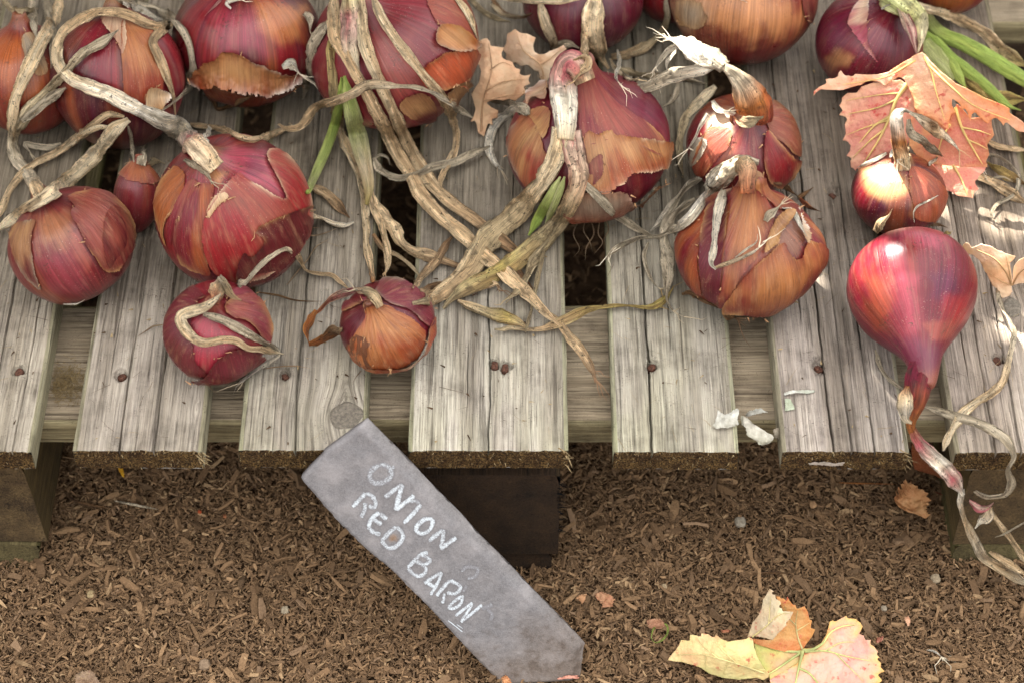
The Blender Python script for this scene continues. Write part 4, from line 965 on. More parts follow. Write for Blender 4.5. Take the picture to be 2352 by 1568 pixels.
# ------------------------------------------------------------------ draping: what lies under a line of sight
_bv, _bf = [], []
_n = 0
for o in ON.values():
    th, v = np.meshgrid(np.linspace(-np.pi, np.pi, 65)[:-1], np.linspace(0, 1, 44)); P = o.point(th, v, .0006)
    _bv.append(P.reshape(-1, 3)); f = grid_faces(44, 64, True, _n); _bf.append(f); _n += P.size // 3
BVH = BVHTree.FromPolygons(np.concatenate(_bv).tolist(), np.concatenate(_bf).tolist())
def depth(px, py, front=-.012, floor=None):
    d = ray(px, py); best = 9.0
    if floor is None:
        t = -CAM[2] / d[2]; q = CAM + d * t
        if q[1] > front: best = t
        else:
            best = (front - CAM[1]) / d[1]
            tg = (GZ + .004 - CAM[2]) / d[2]; best = min(best, tg) if tg > 0 else best
    else: best = (floor - CAM[2]) / d[2]
    h = BVH.ray_cast(Vector(CAM), Vector(d))
    if h[0] is not None: best = min(best, h[3])
    return best

def path3d(px, lift=.002, zs=None, taut=30, front=-.012, n=None):
    L = np.linalg.norm(np.diff(px, axis=0), axis=1).sum()
    n = n or int(np.clip(L / 3.6, 18, 280))
    c = catmull(px, n * 3); c, _ = arclen(c, n)
    D = np.array([ray(*q) for q in c])
    if zs is not None:
        zz_ = np.interp(np.linspace(0, 1, n), np.linspace(0, 1, len(zs)), zs)
        t = (zz_ - CAM[2]) / D[:, 2]
    else:
        t = np.array([depth(*q, front=front) for q in c])
        t0 = t.copy()
        for _ in range(taut):
            m = t.copy(); m[1:-1] = .25 * t[:-2] + .5 * t[1:-1] + .25 * t[2:]
            m[0] = .5 * t[0] + .5 * t[1]; m[-1] = .5 * t[-1] + .5 * t[-2]
            t = np.minimum(t, m)
        t = .5 * t + .5 * np.minimum(t, np.convolve(np.pad(t, 3, 'edge'), np.ones(7) / 7, 'valid'))
        t = t - lift
    return CAM + D * t[:, None]

LC = dict(tan=(srgb(228, 200, 158), srgb(190, 158, 118)), straw=(srgb(238, 218, 182), srgb(214, 186, 144)), grey=(srgb(212, 196, 168), srgb(168, 152, 126)), white=(srgb(246, 236, 216), srgb(218, 204, 178)),
          green=(srgb(192, 206, 104), srgb(160, 182, 88)), palegreen=(srgb(216, 216, 156), srgb(190, 196, 124)), yellow=(srgb(188, 168, 98), srgb(156, 128, 78)), pink=(srgb(214, 180, 160), srgb(176, 92, 96)),
          orange=(srgb(196, 128, 66), srgb(160, 90, 44)), brown=(srgb(150, 112, 74), srgb(106, 78, 54)), root=(srgb(176, 150, 116), srgb(140, 108, 80)), olive=(srgb(202, 182, 144), srgb(162, 142, 108)), rust=(srgb(176, 98, 58), srgb(126, 54, 40)), crim=(srgb(126, 36, 48), srgb(104, 26, 44)))
_rib = [0]
def ribbon(parent, key, pts, w, kind='tan', lift=.002, zs=None, flat=.22, twist=.9, name='dried_leaf', mat=None, fray=0, taut=30, c2=None, ends=(.55, .25), front=-.012, fold=.55, rough=1.0, grad=None):
    _rib[0] += 1; sd = _rib[0]; r = np.random.default_rng(sd * 13 + 5)
    px = zz(key, pts); C = path3d(px, lift, zs, taut, front); n = len(C)
    # little kinks
    wl = np.array(w if isinstance(w, (list, tuple)) else [w, w], float) * zl(key)
    dist = (C - CAM) @ FW
    W = np.interp(np.linspace(0, 1, n), np.linspace(0, 1, len(wl)), wl) * dist / FPX
    if name == 'dried_leaf' and W.mean() > .003: W = W * 1.0
    s = np.concatenate([[0], np.cumsum(np.linalg.norm(np.diff(C, axis=0), axis=1))]); tt = s / s[-1]
    thin = W.mean() < .0022
    W = W * (1 + (.30 if not thin else .2) * rough * 2 * (fbm(v3(s * 55, sd, 0), 1, 3) - .5))
    e0, e1 = ends; L = s[-1]; el = max(.008, W.mean() * 1.2)
    W = W * lerp(e0, 1, sstep(0, el, s)) * lerp(e1, 1, sstep(0, el * 1.6, L - s))
    T = np.gradient(C, axis=0); T /= np.linalg.norm(T, axis=1)[:, None] + 1e-9
    view = CAM - C; view /= np.linalg.norm(view, axis=1)[:, None]
    A = np.cross(T, view); A /= np.linalg.norm(A, axis=1)[:, None] + 1e-9
    tq = fbm(v3(s * 26, sd * 3.3, 0), 2, 3) - .5
    tw = twist * 3.4 * (tq + .35 * np.sign(tq) * np.abs(tq) ** .5) * (1 if not thin else .4)
    Nn = np.cross(A, T)
    A2 = A * np.cos(tw)[:, None] + Nn * np.sin(tw)[:, None]; N2 = np.cross(A2, T)
    m = 20 if not thin else 6
    ph = np.linspace(0, 2 * np.pi, m + 1)[:-1]
    if isinstance(flat, (int, float)) and flat < .6: flat = flat * .42
    if not isinstance(flat, (int, float)): fl = np.interp(tt, np.linspace(0, 1, len(flat)), flat)
    else: fl = np.full(n, flat)
    X = np.cos(ph)[None] * W[:, None] / 2
    Y = np.sin(ph)[None] * (W * fl)[:, None] / 2
    fo = fold * (2 * fbm(v3(s * 30, sd, 5), 3, 2) - 1)
    Y = Y + (np.abs(np.cos(ph))[None] - .5) * (W * fo)[:, None] * .5 * (1 - fl[:, None])
    cr = fbm(np.stack([np.cos(ph)[None] * 1.6 + 0 * X, np.sin(ph)[None] * 1.6 + 0 * X, np.repeat(s[:, None] * 60, m, 1) + sd], -1), 4, 3) - .5
    cr2 = fbm(np.stack([np.cos(ph)[None] * 4 + 0 * X, np.sin(ph)[None] * 4 + 0 * X, np.repeat(s[:, None] * 25, m, 1) + sd], -1), 6, 2) - .5
    cr4 = fbm(np.stack([np.cos(ph)[None] * 7 + 0 * X, np.sin(ph)[None] * 3 + 0 * X, np.repeat(s[:, None] * 430, m, 1) + sd], -1), 18, 2) - .5
    cr3 = fbm(np.stack([np.cos(ph)[None] * 6 + 0 * X, np.sin(ph)[None] * 2 + 0 * X, np.repeat(s[:, None] * 150, m, 1) + sd], -1), 8, 2) - .5
    amp = (W * (.15 + .10 * fl))[:, None] * rough
    Y = Y + cr * amp * 1.7 + cr2 * amp * 1.5 + cr3 * amp * 1.0 + cr4 * amp * .8; X = X + cr2 * amp * 1.0 + cr3 * amp * .7 + cr4 * amp * .55
    P = C[:, None] + A2[:, None] * X[..., None] + N2[:, None] * Y[..., None]
    a, b = LC[kind]
    cn = fbm(np.stack([np.cos(ph)[None] * 2 + 0 * X, np.sin(ph)[None] * 2 + 0 * X, np.repeat(s[:, None] * 18, m, 1) + sd], -1), 7, 3)
    col = lerp(a, b, sstep(.32, .68, cn)[..., None])
    if grad is not None:            # other colours along the length: list of kinds
        kk = np.linspace(0, 1, len(grad)); A_ = np.array([LC[g][0] for g in grad]); B_ = np.array([LC[g][1] for g in grad])
        ca = np.stack([np.interp(tt, kk, A_[:, i]) for i in range(3)], -1); cb = np.stack([np.interp(tt, kk, B_[:, i]) for i in range(3)], -1)
        col = lerp(ca[:, None], cb[:, None], sstep(.32, .68, cn)[..., None])
    fib = fbm(np.stack([np.cos(ph)[None] * 4.5 + 0 * X, np.sin(ph)[None] * 4.5 + 0 * X, np.repeat(s[:, None] * 28, m, 1) + sd], -1), 11, 3)
    blt = fbm(np.stack([np.cos(ph)[None] * 1.2 + 0 * X, np.sin(ph)[None] * 1.2 + 0 * X, np.repeat(s[:, None] * 190, m, 1) + sd], -1), 12, 3)
    if mat is None:
        col = col * lerp(.74, 1.22, sstep(.3, .62, fib))[..., None]
        col = lerp(col, srgb(70, 58, 46), (.65 * sstep(.54, .64, fib * .5 + blt * .5))[..., None])
    col = col * r.uniform(.92, 1.08)
    sk = np.stack([np.repeat(ph[None] / (2 * np.pi) * 2, n, 0) + sd * 3.1, np.repeat(s[:, None] * 3.0, m, 1) + sd, np.sin(ph)[None] + 0 * X], -1)
    sk[..., 0] = np.abs(np.repeat(ph[None] / np.pi - 1, n, 0)) + sd * 3.1
    V = [P.reshape(-1, 3)]; F = [grid_faces(n, m, True)]; CC = [col.reshape(-1, 3)]; SK = [sk.reshape(-1, 3)]; base = n * m
    for q, kf in ((0, 1), (n - 1, -1)):
        V.append(P[q].mean(0)[None]); CC.append(col[q].mean(0)[None]); SK.append(sk[q].mean(0)[None])
        i = np.arange(m); F.append(np.stack([np.full(m, base), q * m + (i if kf < 0 else (i + 1) % m), q * m + ((i + 1) % m if kf < 0 else i)], -1)); base += 1
    for q in range(fray):            # loose threads at the far end
        k0 = n - 1 - r.integers(0, max(1, n // 6)); d = T[k0] + r.normal(0, .45, 3); d /= np.linalg.norm(d); Lh = r.uniform(.006, .02)
        pts_ = np.array([C[k0] + d * Lh * f + r.normal(0, .0012, 3) * f + A2[k0] * W[k0] * r.uniform(-.3, .3) * (1 - f) for f in (0, .35, .7, 1)])
        ww = np.array([.0005, .00034, .00024, .0001]); pp = np.linspace(0, 2 * np.pi, 5)[:-1]
        e = np.cross(d, [0, 0, 1.0]); e /= np.linalg.norm(e) + 1e-9; g = np.cross(d, e)
        R_ = pts_[:, None] + (np.cos(pp)[None, :, None] * e + np.sin(pp)[None, :, None] * g) * ww[:, None, None]
        V.append(R_.reshape(-1, 3)); CC.append(np.repeat((LC[kind][1] * .95)[None], 16, 0)); SK.append(np.zeros((16, 3))); F.append(grid_faces(4, 4, True, base)); base += 16
    quads = np.concatenate([f for f in F if f.shape[1] == 4]); tris = np.concatenate([f for f in F if f.shape[1] == 3])
    return build(name, np.concatenate(V), [quads, tris], mat or M_DRY, parent, col=np.concatenate(CC), vec=np.concatenate(SK))
# ------------------------------------------------------------------ stems, dried leaves and roots of each onion
R_ = {k: o.root for k, o in ON.items()}
rb = ribbon
p = R_['big_left']
rb(p, '1', [(1480, 1150), (1400, 1060), (1300, 960), (1200, 870), (1060, 800), (920, 740)], [190, 160, 140, 135, 130, 120], 'pink', .006, flat=.6, twist=.5, name='neck', grad=['straw', 'pink', 'white', 'white'], rough=.9, ends=(.7, .8))
rb(p, '1', [(960, 750), (850, 700), (740, 640), (600, 590), (480, 540), (405, 450), (390, 350), (430, 240), (520, 160), (640, 95), (780, 80), (900, 110), (1000, 160), (1090, 180), (1160, 150)], [120, 110, 105, 100, 86, 80, 76, 84, 70, 55], 'grey', .008, flat=.35, twist=.6, grad=['white', 'straw', 'tan', 'tan', 'grey'], ends=(.8, .3))
rb(p, '1', [(1180, 150), (1090, 220), (1050, 290), (1090, 390), (1140, 520), (1185, 640), (1200, 790)], [70, 60, 62, 60, 50], 'tan', .004)
rb(p, '2', [(-60, 850), (0, 880), (60, 880), (120, 840), (200, 735), (330, 690), (450, 640), (560, 580), (750, 590), (900, 605), (1020, 650), (1150, 730), (1270, 805)], [60, 64, 66, 64, 58, 50], 'tan', .019, grad=['tan', 'tan', 'grey', 'grey'], fray=2)
rb(p, '1', [(1300, 850), (1400, 865), (1520, 885), (1640, 940), (1760, 955), (1900, 900), (2000, 860)], [70, 60, 60, 60, 62], 'tan', .005)
rb(p, '1', [(850, 800), (740, 785), (640, 850), (520, 950), (400, 1040), (250, 1110), (150, 1190), (60, 1310), (10, 1450), (-20, 1500)], [45, 60, 62, 66, 60, 50], 'tan', .008)
rb(p, '1', [(760, 870), (660, 875), (560, 930), (430, 1020)], [35, 45, 40], 'straw', .009)
rb(p, '1', [(880, 820), (790, 880), (720, 970), (620, 1090), (480, 1220), (330, 1340), (180, 1430), (60, 1520), (-60, 1590)], [80, 95, 100, 105, 100, 90, 80], 'straw', .012, flat=.4, twist=.5)
rb(p, '1', [(420, 985), (330, 1010), (240, 1000), (170, 985), (210, 1050)], [50, 45, 40, 25], 'grey', .008, fray=2)
rb(p, '1', [(875, 860), (900, 970), (915, 1110)], [50, 55, 35], 'grey', .004)
rb(p, '1', [(1430, 1020), (1400, 960), (1430, 880), (1420, 860)], [70, 55, 30], 'white', .007)
rb(p, '1', [(1260, 1090), (1330, 1130), (1420, 1200), (1450, 1260)], [50, 60, 40], 'grey', .004, fray=2)

p = R_['low_left']
rb(p, '1', [(300, 1390), (255, 1290), (200, 1200), (120, 1100), (85, 1000), (100, 900), (140, 840), (220, 730), (330, 620), (450, 490), (560, 370), (700, 290), (810, 205)], [110, 95, 85, 80, 85, 85, 60, 62, 70, 75, 70, 45], 'grey', .006, flat=[.7, .5, .3, .25, .2], grad=['tan', 'grey', 'grey', 'olive', 'grey'], name='neck')
rb(p, '1', [(150, 830), (220, 770), (330, 680), (450, 600)], [60, 62, 55], 'grey', .008)
rb(p, '1', [(410, -20), (375, 110), (310, 240), (225, 400), (150, 560), (100, 700), (78, 850), (80, 960)], [80, 88, 92, 88, 76, 70], 'yellow', .008, grad=['tan', 'tan', 'straw', 'tan'], flat=.35, twist=.5)
rb(p, '5', [(430, 960), (520, 958), (580, 930)], [16, 20, 10], 'white', .002, name='root')
p = R_['back_left']
rb(p, '1', [(210, -30), (220, 120), (250, 260)], [75, 75, 60], 'grey', .006)
rb(p, '1', [(310, -30), (340, 120), (365, 300), (350, 470)], [70, 65, 60, 40], 'grey', .006)
rb(p, '1', [(780, -20), (930, 40), (1060, 60), (1180, 130), (1270, 250), (1310, 400), (1305, 560), (1240, 650), (1160, 720), (1090, 770)], [70, 80, 85, 80, 75, 70, 60, 45], 'grey', .008)
rb(p, '1', [(840, 20), (960, 70), (1060, 130), (1140, 130)], [50, 60, 45], 'white', .009, fray=3)
rb(p, '1', [(20, 0), (80, 60), (150, 80), (260, 60)], [50, 60, 40], 'olive', .004)
p = R_['back_wide']
rb(p, '1', [(1330, 540), (1400, 600), (1460, 700), (1500, 750), (1620, 700), (1760, 620)], [40, 50, 45, 35], 'brown', .003)
rb(p, '1', [(1510, 0), (1450, 60), (1400, 110)], [40, 30, 15], 'pink', .003)
rb(p, '1', [(1580, 60), (1550, 20), (1650, 0)], [30, 34, 25], 'white', .003, fray=3)
rb(p, '1', [(1930, 460), (1990, 440), (2050, 510)], [60, 80, 40], 'white', .006, fray=4)
rb(p, '1', [(2080, 90), (2120, 130), (2120, 220)], [70, 60, 30], 'grey', .006, fray=2)
p = R_['back_leafy']
rb(p, '2', [(430, -60), (440, 60), (440, 180), (440, 320), (470, 430), (500, 540)], [190, 170, 120, 110, 105, 80], 'pink', .006, flat=.6, twist=.3, name='neck', grad=['palegreen', 'pink', 'pink', 'straw', 'straw'])
rb(p, '2', [(320, -30), (325, 120), (330, 230), (385, 340), (450, 470), (530, 600), (600, 740), (680, 890), (755, 1050), (850, 1200), (930, 1340), (1060, 1480), (1170, 1570), (1290, 1690), (1400, 1790), (1500, 1870), (1640, 2000), (1760, 2130), (1870, 2230)], [90, 90, 85, 90, 95, 95, 100, 110, 120, 110, 100, 80, 60], 'tan', .010, flat=.35, twist=.5)
rb(p, '6', [(1800, 745), (1870, 820), (1930, 900), (2000, 980), (2070, 1090), (2120, 1200)], [60, 66, 70, 60, 35], 'root', .003, grad=['tan', 'tan', 'root'], fray=7)
rb(p, '2', [(510, -20), (515, 120), (530, 260), (570, 400), (640, 560), (715, 730), (790, 900), (855, 1040), (920, 1150), (1000, 1270), (1130, 1390), (1270, 1490), (1400, 1590), (1530, 1690), (1640, 1780)], [95, 90, 90, 92, 95, 98, 100, 100, 95, 90, 80, 60], 'tan', .007, flat=.35, twist=.5, grad=['straw', 'tan', 'tan', 'brown'])
rb(p, '6', [(1500, 340), (1590, 470), (1650, 570), (1690, 660), (1730, 745)], [70, 75, 65, 40], 'brown', .004)
rb(p, '2', [(590, -20), (650, 120), (740, 260), (840, 390), (940, 520), (1040, 640), (1110, 760), (1160, 900), (1150, 1030), (1100, 1130), (1055, 1230), (1060, 1300)], [70, 72, 76, 78, 76, 74, 72, 66, 55, 40], 'straw', .010, flat=.35, twist=.6, grad=['straw', 'tan', 'tan', 'tan'])
rb(p, '2', [(330, 210), (305, 340), (310, 500), (330, 700), (370, 880), (420, 1030), (490, 1200), (530, 1350), (545, 1560), (545, 1660), (570, 1800), (590, 1930)], [72, 75, 72, 70, 85, 95, 85, 70, 62, 60, 40], 'yellow', .004, grad=['yellow', 'tan', 'straw', 'tan', 'orange'])
rb(p, '2', [(375, 530), (370, 660), (330, 850), (265, 1030), (205, 1170), (140, 1320)], [40, 60, 72, 72, 68, 45], 'green', .010, flat=.7, twist=.1, name='green_leaf', mat=M_GREEN, rough=.3, fold=.05, ends=(.4, .5), grad=['green', 'green', 'palegreen', 'green'])
rb(p, '2', [(395, 520), (420, 650), (460, 820), (505, 1000), (540, 1150), (560, 1290), (545, 1400)], [50, 95, 120, 125, 110, 80, 50], 'palegreen', .012, flat=.5, twist=.1, name='green_leaf', mat=M_GREEN, rough=.4, fold=.1, ends=(.4, .6), grad=['green', 'palegreen', 'palegreen', 'straw', 'yellow'])
rb(p, '2', [(560, 1230), (590, 1400), (640, 1520), (670, 1640), (690, 1740), (685, 1830), (660, 1890)], [60, 58, 55, 55, 60, 70, 50], 'tan', .005, fray=2)
rb(p, '6', [(600, -60), (660, 60), (730, 150), (780, 250), (870, 320), (980, 350), (1100, 390), (1200, 425), (1300, 450)], [70, 85, 90, 88, 84, 80, 70], 'brown', .004, grad=['tan', 'tan', 'brown'])
rb(p, '6', [(590, 200), (660, 300), (760, 350), (850, 420), (910, 490)], [50, 48, 46, 44], 'grey', .003, grad=['brown', 'olive'])
rb(p, '2', [(300, 140), (235, 220), (172, 330), (148, 480), (130, 600), (110, 680)], [70, 100, 105, 90, 55], 'grey', .006, flat=.3, fray=2)
rb(p, '2', [(1150, -20), (1230, 80), (1280, 200), (1310, 280)], [60, 70, 40], 'straw', .004)
rb(p, '2', [(1240, -20), (1340, 80), (1440, 130), (1530, 150)], [38, 42, 40, 25], 'olive', .002)
rb(p, '2', [(1390, -20), (1490, 90), (1600, 120), (1670, 100)], [30, 32, 20], 'brown', .002)

p = R_['centre']
rb(p, '3', [(640, 560), (600, 470), (540, 430), (495, 500), (495, 620), (505, 760), (505, 900), (500, 960)], [180, 180, 175, 185, 200, 215, 225, 220], 'white', .010, flat=.75, twist=.1, name='neck', grad=['tan', 'pink', 'pink', 'white', 'white', 'straw'], rough=.6, taut=60, ends=(.8, .6))
rb(p, '3', [(520, 420), (470, 470), (430, 540), (450, 580)], [70, 60, 40], 'rust', .016, grad=['pink', 'rust'], name='skin_flap')
rb(p, '3', [(560, 420), (640, 400), (650, 450), (600, 500), (560, 560)], [70, 80, 70], 'tan', .017, name='skin_flap', fray=3)
rb(p, '3', [(485, 880), (460, 1010), (410, 1140), (320, 1280), (180, 1450), (60, 1560), (-40, 1660), (-110, 1780), (-190, 1880), (-310, 1980), (-430, 2050), (-540, 2075)], [150, 130, 120, 140, 165, 175, 160, 125, 100, 80], 'straw', .012, ends=(.9, .4), flat=.3, twist=.4, grad=['straw', 'tan', 'olive', 'tan', 'olive'])
rb(p, '3', [(545, 900), (575, 1070), (600, 1190), (575, 1310), (500, 1460), (420, 1570), (290, 1690), (140, 1810), (-20, 1900), (-150, 1960), (-270, 2040), (-330, 2110)], [150, 150, 125, 115, 130, 145, 140, 120, 100, 60], 'tan', .010, ends=(.9, .4), flat=.3, twist=.4, grad=['pink', 'tan', 'olive', 'yellow', 'olive'])
rb(p, '3', [(470, 1210), (425, 1300), (360, 1420), (300, 1530), (255, 1610)], [40, 62, 78, 70, 40], 'palegreen', .011, flat=.6, twist=.1, mat=M_GREEN, name='green_leaf', rough=.3, fold=.05, ends=(.4, .4), grad=['palegreen', 'green', 'green'])
rb(p, '3', [(500, 1210), (470, 1300), (420, 1420), (370, 1530)], [40, 50, 56, 40], 'palegreen', .012, flat=.6, twist=.1, mat=M_GREEN, name='green_leaf', rough=.3, fold=.05, ends=(.4, .4))
rb(p, '6', [(1930, -20), (1880, 100), (1830, 200), (1720, 350), (1640, 490), (1580, 590), (1480, 660)], [80, 80, 80, 75, 60, 40], 'olive', .008, fray=2)
rb(p, '6', [(1760, 300), (1725, 450), (1705, 560), (1680, 680), (1650, 800), (1630, 870)], [45, 48, 48, 50, 50], 'olive', .007)
rb(p, '6', [(1130, 220), (1090, 270), (1030, 370), (940, 480), (860, 570)], [40, 58, 64, 66, 55], 'yellow', .006, grad=['brown', 'tan', 'tan'])
rb(p, '6', [(920, 600), (980, 570), (1060, 560), (1200, 580), (1330, 560), (1430, 540), (1455, 600)], [60, 66, 70, 66, 60, 25], 'brown', .005, grad=['tan', 'brown', 'tan'], fray=3)
rb(p, '6', [(1170, 650), (1260, 690), (1400, 740), (1500, 770), (1600, 810), (1650, 850)], [50, 85, 90, 85, 70], 'yellow', .004, grad=['tan', 'olive', 'yellow', 'tan'])
rb(p, '6', [(1420, 850), (1480, 850), (1530, 840), (1650, 850), (1760, 845), (1900, 790), (2050, 720), (2240, 690), (2330, 690), (2450, 700), (2520, 690), (2590, 640), (2640, 570)], [20, 50, 60, 62, 76, 76, 70, 62, 62, 60, 55, 40], 'yellow', .004, grad=['olive', 'tan', 'yellow', 'yellow', 'yellow'], fray=3)
rb(p, 's1', [(20, 110), (80, 155), (200, 265), (320, 380), (450, 470), (560, 535), (660, 580)], [50, 70, 75, 70, 66, 50], 'grey', .006)
rb(p, '2', [(595, 1080), (640, 1160), (760, 1215), (880, 1190), (1000, 1140), (1150, 1110), (1250, 1060), (1390, 1000)], [45, 55, 55, 55, 55, 62, 66, 50], 'grey', .012)
rb(p, '2', [(600, 1090), (640, 1060), (690, 1080), (705, 1130)], [22, 26, 14], 'grey', .010)
rb(p, '2', [(1640, 790), (1600, 745), (1520, 770), (1440, 830), (1395, 920), (1385, 1020), (1420, 1110), (1480, 1180)], [80, 85, 70, 60, 60, 62, 40], 'grey', .006, fray=4, grad=['grey', 'white', 'white'])
rb(p, '2', [(1590, 740), (1500, 700), (1400, 695), (1360, 670)], [66, 60, 45, 25], 'grey', .008)
for k, (a, b, c_, d_) in enumerate([((600, 1500), (560, 1600), (600, 1700), (560, 1760)), ((680, 1510), (700, 1600), (650, 1690), (640, 1780)), ((740, 1510), (730, 1600), (760, 1660), (700, 1740)), ((780, 1500), (800, 1570), (770, 1640), (800, 1700)), ((640, 1510), (630, 1580), (670, 1650), (690, 1720))]):
    rb(p, '3', [a, b, c_, d_], [12, 9, 7, 5], 'root', .001, name='root', taut=5)

p = R_['right_split']
rb(p, 's1', [(1330, 230), (1330, 140), (1330, 60), (1290, 0), (1230, 20)], [210, 150, 130, 150, 130], 'tan', .006, flat=.7, twist=.3, name='neck', grad=['rust', 'tan', 'tan', 'grey'], rough=1.1)
rb(p, 's1', [(1420, -10), (1340, -20), (1240, 20), (1140, 90), (1060, 180), (1000, 260)], [100, 130, 160, 165, 140, 90], 'grey', .013, flat=.4, twist=.5, rough=1.6, fray=6, grad=['grey', 'grey', 'white', 'grey'])
rb(p, 's1', [(1180, 70), (1090, 150), (1010, 250), (900, 400), (780, 500), (650, 555), (510, 565), (380, 620), (290, 680), (245, 740)], [90, 95, 90, 85, 75, 62, 66, 70, 45], 'white', .013, fray=4, grad=['grey', 'white', 'white', 'grey', 'grey'])
rb(p, 's1', [(970, 110), (860, 180), (770, 300), (680, 420), (590, 515)], [60, 70, 80, 80, 60], 'grey', .012, grad=['white', 'grey', 'white'])
rb(p, 's1', [(930, 270), (820, 340), (730, 440), (690, 580), (720, 710), (725, 850), (710, 970), (725, 1070), (780, 1140), (870, 1180)], [60, 75, 80, 85, 95, 105, 70, 22, 16, 10], 'grey', .010, fray=3)
rb(p, 's1', [(1150, 200), (1110, 370), (1090, 510), (1075, 650), (1055, 760), (1090, 810)], [80, 80, 75, 68, 64, 60], 'white', .008, grad=['grey', 'white', 'white'])
rb(p, 's1', [(1080, 800), (1180, 765), (1290, 720), (1400, 660), (1460, 590)], [55, 50, 34, 24, 16], 'white', .006, grad=['tan', 'white'], fray=3)
rb(p, 's1', [(1240, 720), (1330, 650), (1400, 600), (1410, 540)], [20, 16, 10], 'white', .005)
rb(p, 's1', [(575, 600), (540, 700), (570, 830), (620, 920), (660, 955)], [34, 32, 28, 12], 'grey', .003, fray=2)
rb(p, 's1', [(1470, 440), (1500, 390), (1560, 340), (1590, 310)], [70, 80, 60, 30], 'grey', .006, fray=4)
rb(p, 's1', [(1600, 340), (1680, 360), (1740, 480), (1790, 560)], [22, 34, 36, 16], 'white', .005, name='skin_flap')
rb(p, 's1', [(1180, 1100), (1200, 1150), (1260, 1190)], [90, 130, 60], 'brown', .001, name='root_stub', flat=.6, fray=5)
rb(p, 's1', [(830, 1000), (900, 990), (1000, 1050), (1120, 1110)], [40, 55, 40], 'brown', .002, name='skin_flap')
rb(p, 's1', [(1540, 150), (1600, 160), (1660, 210), (1720, 250)], [30, 50, 25], 'brown', .004, name='skin_flap')

p = R_['arched']
zb = ON['arched'].c[2] + ON['arched'].R * .80
rb(p, '3', [(1770, 960), (1780, 880), (1790, 800), (1790, 720), (1740, 610), (1650, 500), (1530, 420)], [240, 230, 230, 222, 200, 190, 180], 'rust', zs=[zb - .034, zb - .012, zb + .008, zb + .025, zb + .038, zb + .045, zb + .046], flat=.9, twist=.1, name='neck', grad=['rust', 'rust', 'rust', 'orange', 'grey', 'grey'], rough=.55)
rb(p, '3', [(1590, 460), (1500, 400), (1400, 350), (1290, 290), (1180, 255)], [185, 170, 150, 130, 60], 'white', zs=[zb + .046, zb + .047, zb + .048, zb + .048, zb + .046], flat=.6, twist=.4, name='neck', grad=['grey', 'white', 'white'], rough=1.2, fray=8)
rb(p, '3', [(1300, 310), (1220, 340), (1150, 420), (1110, 490)], [60, 55, 45, 25], 'white', zs=[zb + .047, zb + .042, zb + .036, zb + .028], fray=4)
rb(p, '3', [(1260, 350), (1200, 420), (1200, 500)], [50, 45, 25], 'white', zs=[zb + .045, zb + .036, zb + .028], fray=3)
rb(p, '3', [(1530, 450), (1430, 480), (1330, 500), (1210, 525), (1090, 580), (960, 620), (860, 640), (790, 585)], [70, 100, 105, 100, 95, 90, 75, 40], 'grey', zs=[zb + .045, zb + .040, zb + .034, zb + .028, zb + .020, .075, .080, .080], grad=['white', 'grey', 'grey'], fray=7)
rb(p, '3', [(860, 340), (875, 430), (850, 520), (880, 580)], [20, 40, 30, 30], 'white', .010, fray=4)
rb(p, '3', [(810, 400), (850, 470), (930, 540), (1000, 545)], [30, 35, 30, 16], 'straw', .009, fray=4)
rb(p, '3', [(1530, 590), (1420, 700), (1330, 800), (1288, 950), (1288, 1100), (1310, 1200)], [70, 76, 70, 62, 50], 'olive', .004, grad=['straw', 'olive', 'olive'])
rb(p, '3', [(1480, 780), (1425, 870), (1400, 930), (1370, 980), (1330, 1040)], [50, 34, 26, 14], 'white', .007, fray=3)
rb(p, '3', [(1510, 690), (1560, 760), (1640, 760)], [60, 80, 60], 'white', .006, fray=4)
rb(p, '3', [(1660, 790), (1740, 840), (1860, 800)], [60, 80, 60], 'brown', zs=[zb + .02, zb + .022, zb + .02], name='skin_flap', grad=['rust', 'olive', 'olive'])
for a, b in (((1640, 790), (1660, 860)), ((1690, 800), (1700, 880))):
    rb(p, '3', [a, ((a[0] + b[0]) / 2 - 10, (a[1] + b[1]) / 2), b], [40, 50, 30], 'rust', zs=[zb + .02, zb + .018, zb + .012], name='skin_flap')

p = R_['back_dark']
rb(p, '3', [(720, -40), (695, 100), (695, 230), (735, 370), (800, 470)], [160, 160, 150, 130, 80], 'straw', .008, flat=.3, twist=.4, grad=['straw', 'tan', 'tan'])
rb(p, '3', [(650, 60), (640, 200), (640, 350), (680, 440)], [40, 50, 60, 40], 'tan', .004)
rb(p, '3', [(330, 10), (350, 100), (385, 200), (425, 300), (400, 360)], [60, 70, 80, 70, 40], 'tan', .006, grad=['straw', 'brown'])
rb(p, '3', [(80, -5), (300, 10), (460, 14), (600, 0)], [30, 36, 36, 30], 'straw', .010)
rb(p, '3', [(820, 390), (930, 370), (1050, 320), (1150, 240), (1195, 120), (1190, -30)], [70, 75, 80, 85, 85, 85], 'grey', .006, grad=['tan', 'olive', 'grey'])
rb(p, '3', [(880, 470), (1050, 520), (1250, 530), (1470, 575)], [50, 85, 90, 60], 'grey', .003, grad=['olive', 'grey'])
rb(p, '3', [(1275, 555), (1260, 640), (1220, 700), (1170, 730)], [34, 36, 22], 'grey', .002)
rb(p, '3', [(420, 340), (520, 300), (600, 330)], [50, 70, 50], 'grey', .002)
rb(p, '3', [(0, 30), (80, 100), (190, 120), (280, 90)], [34, 36, 18], 'straw', .002)

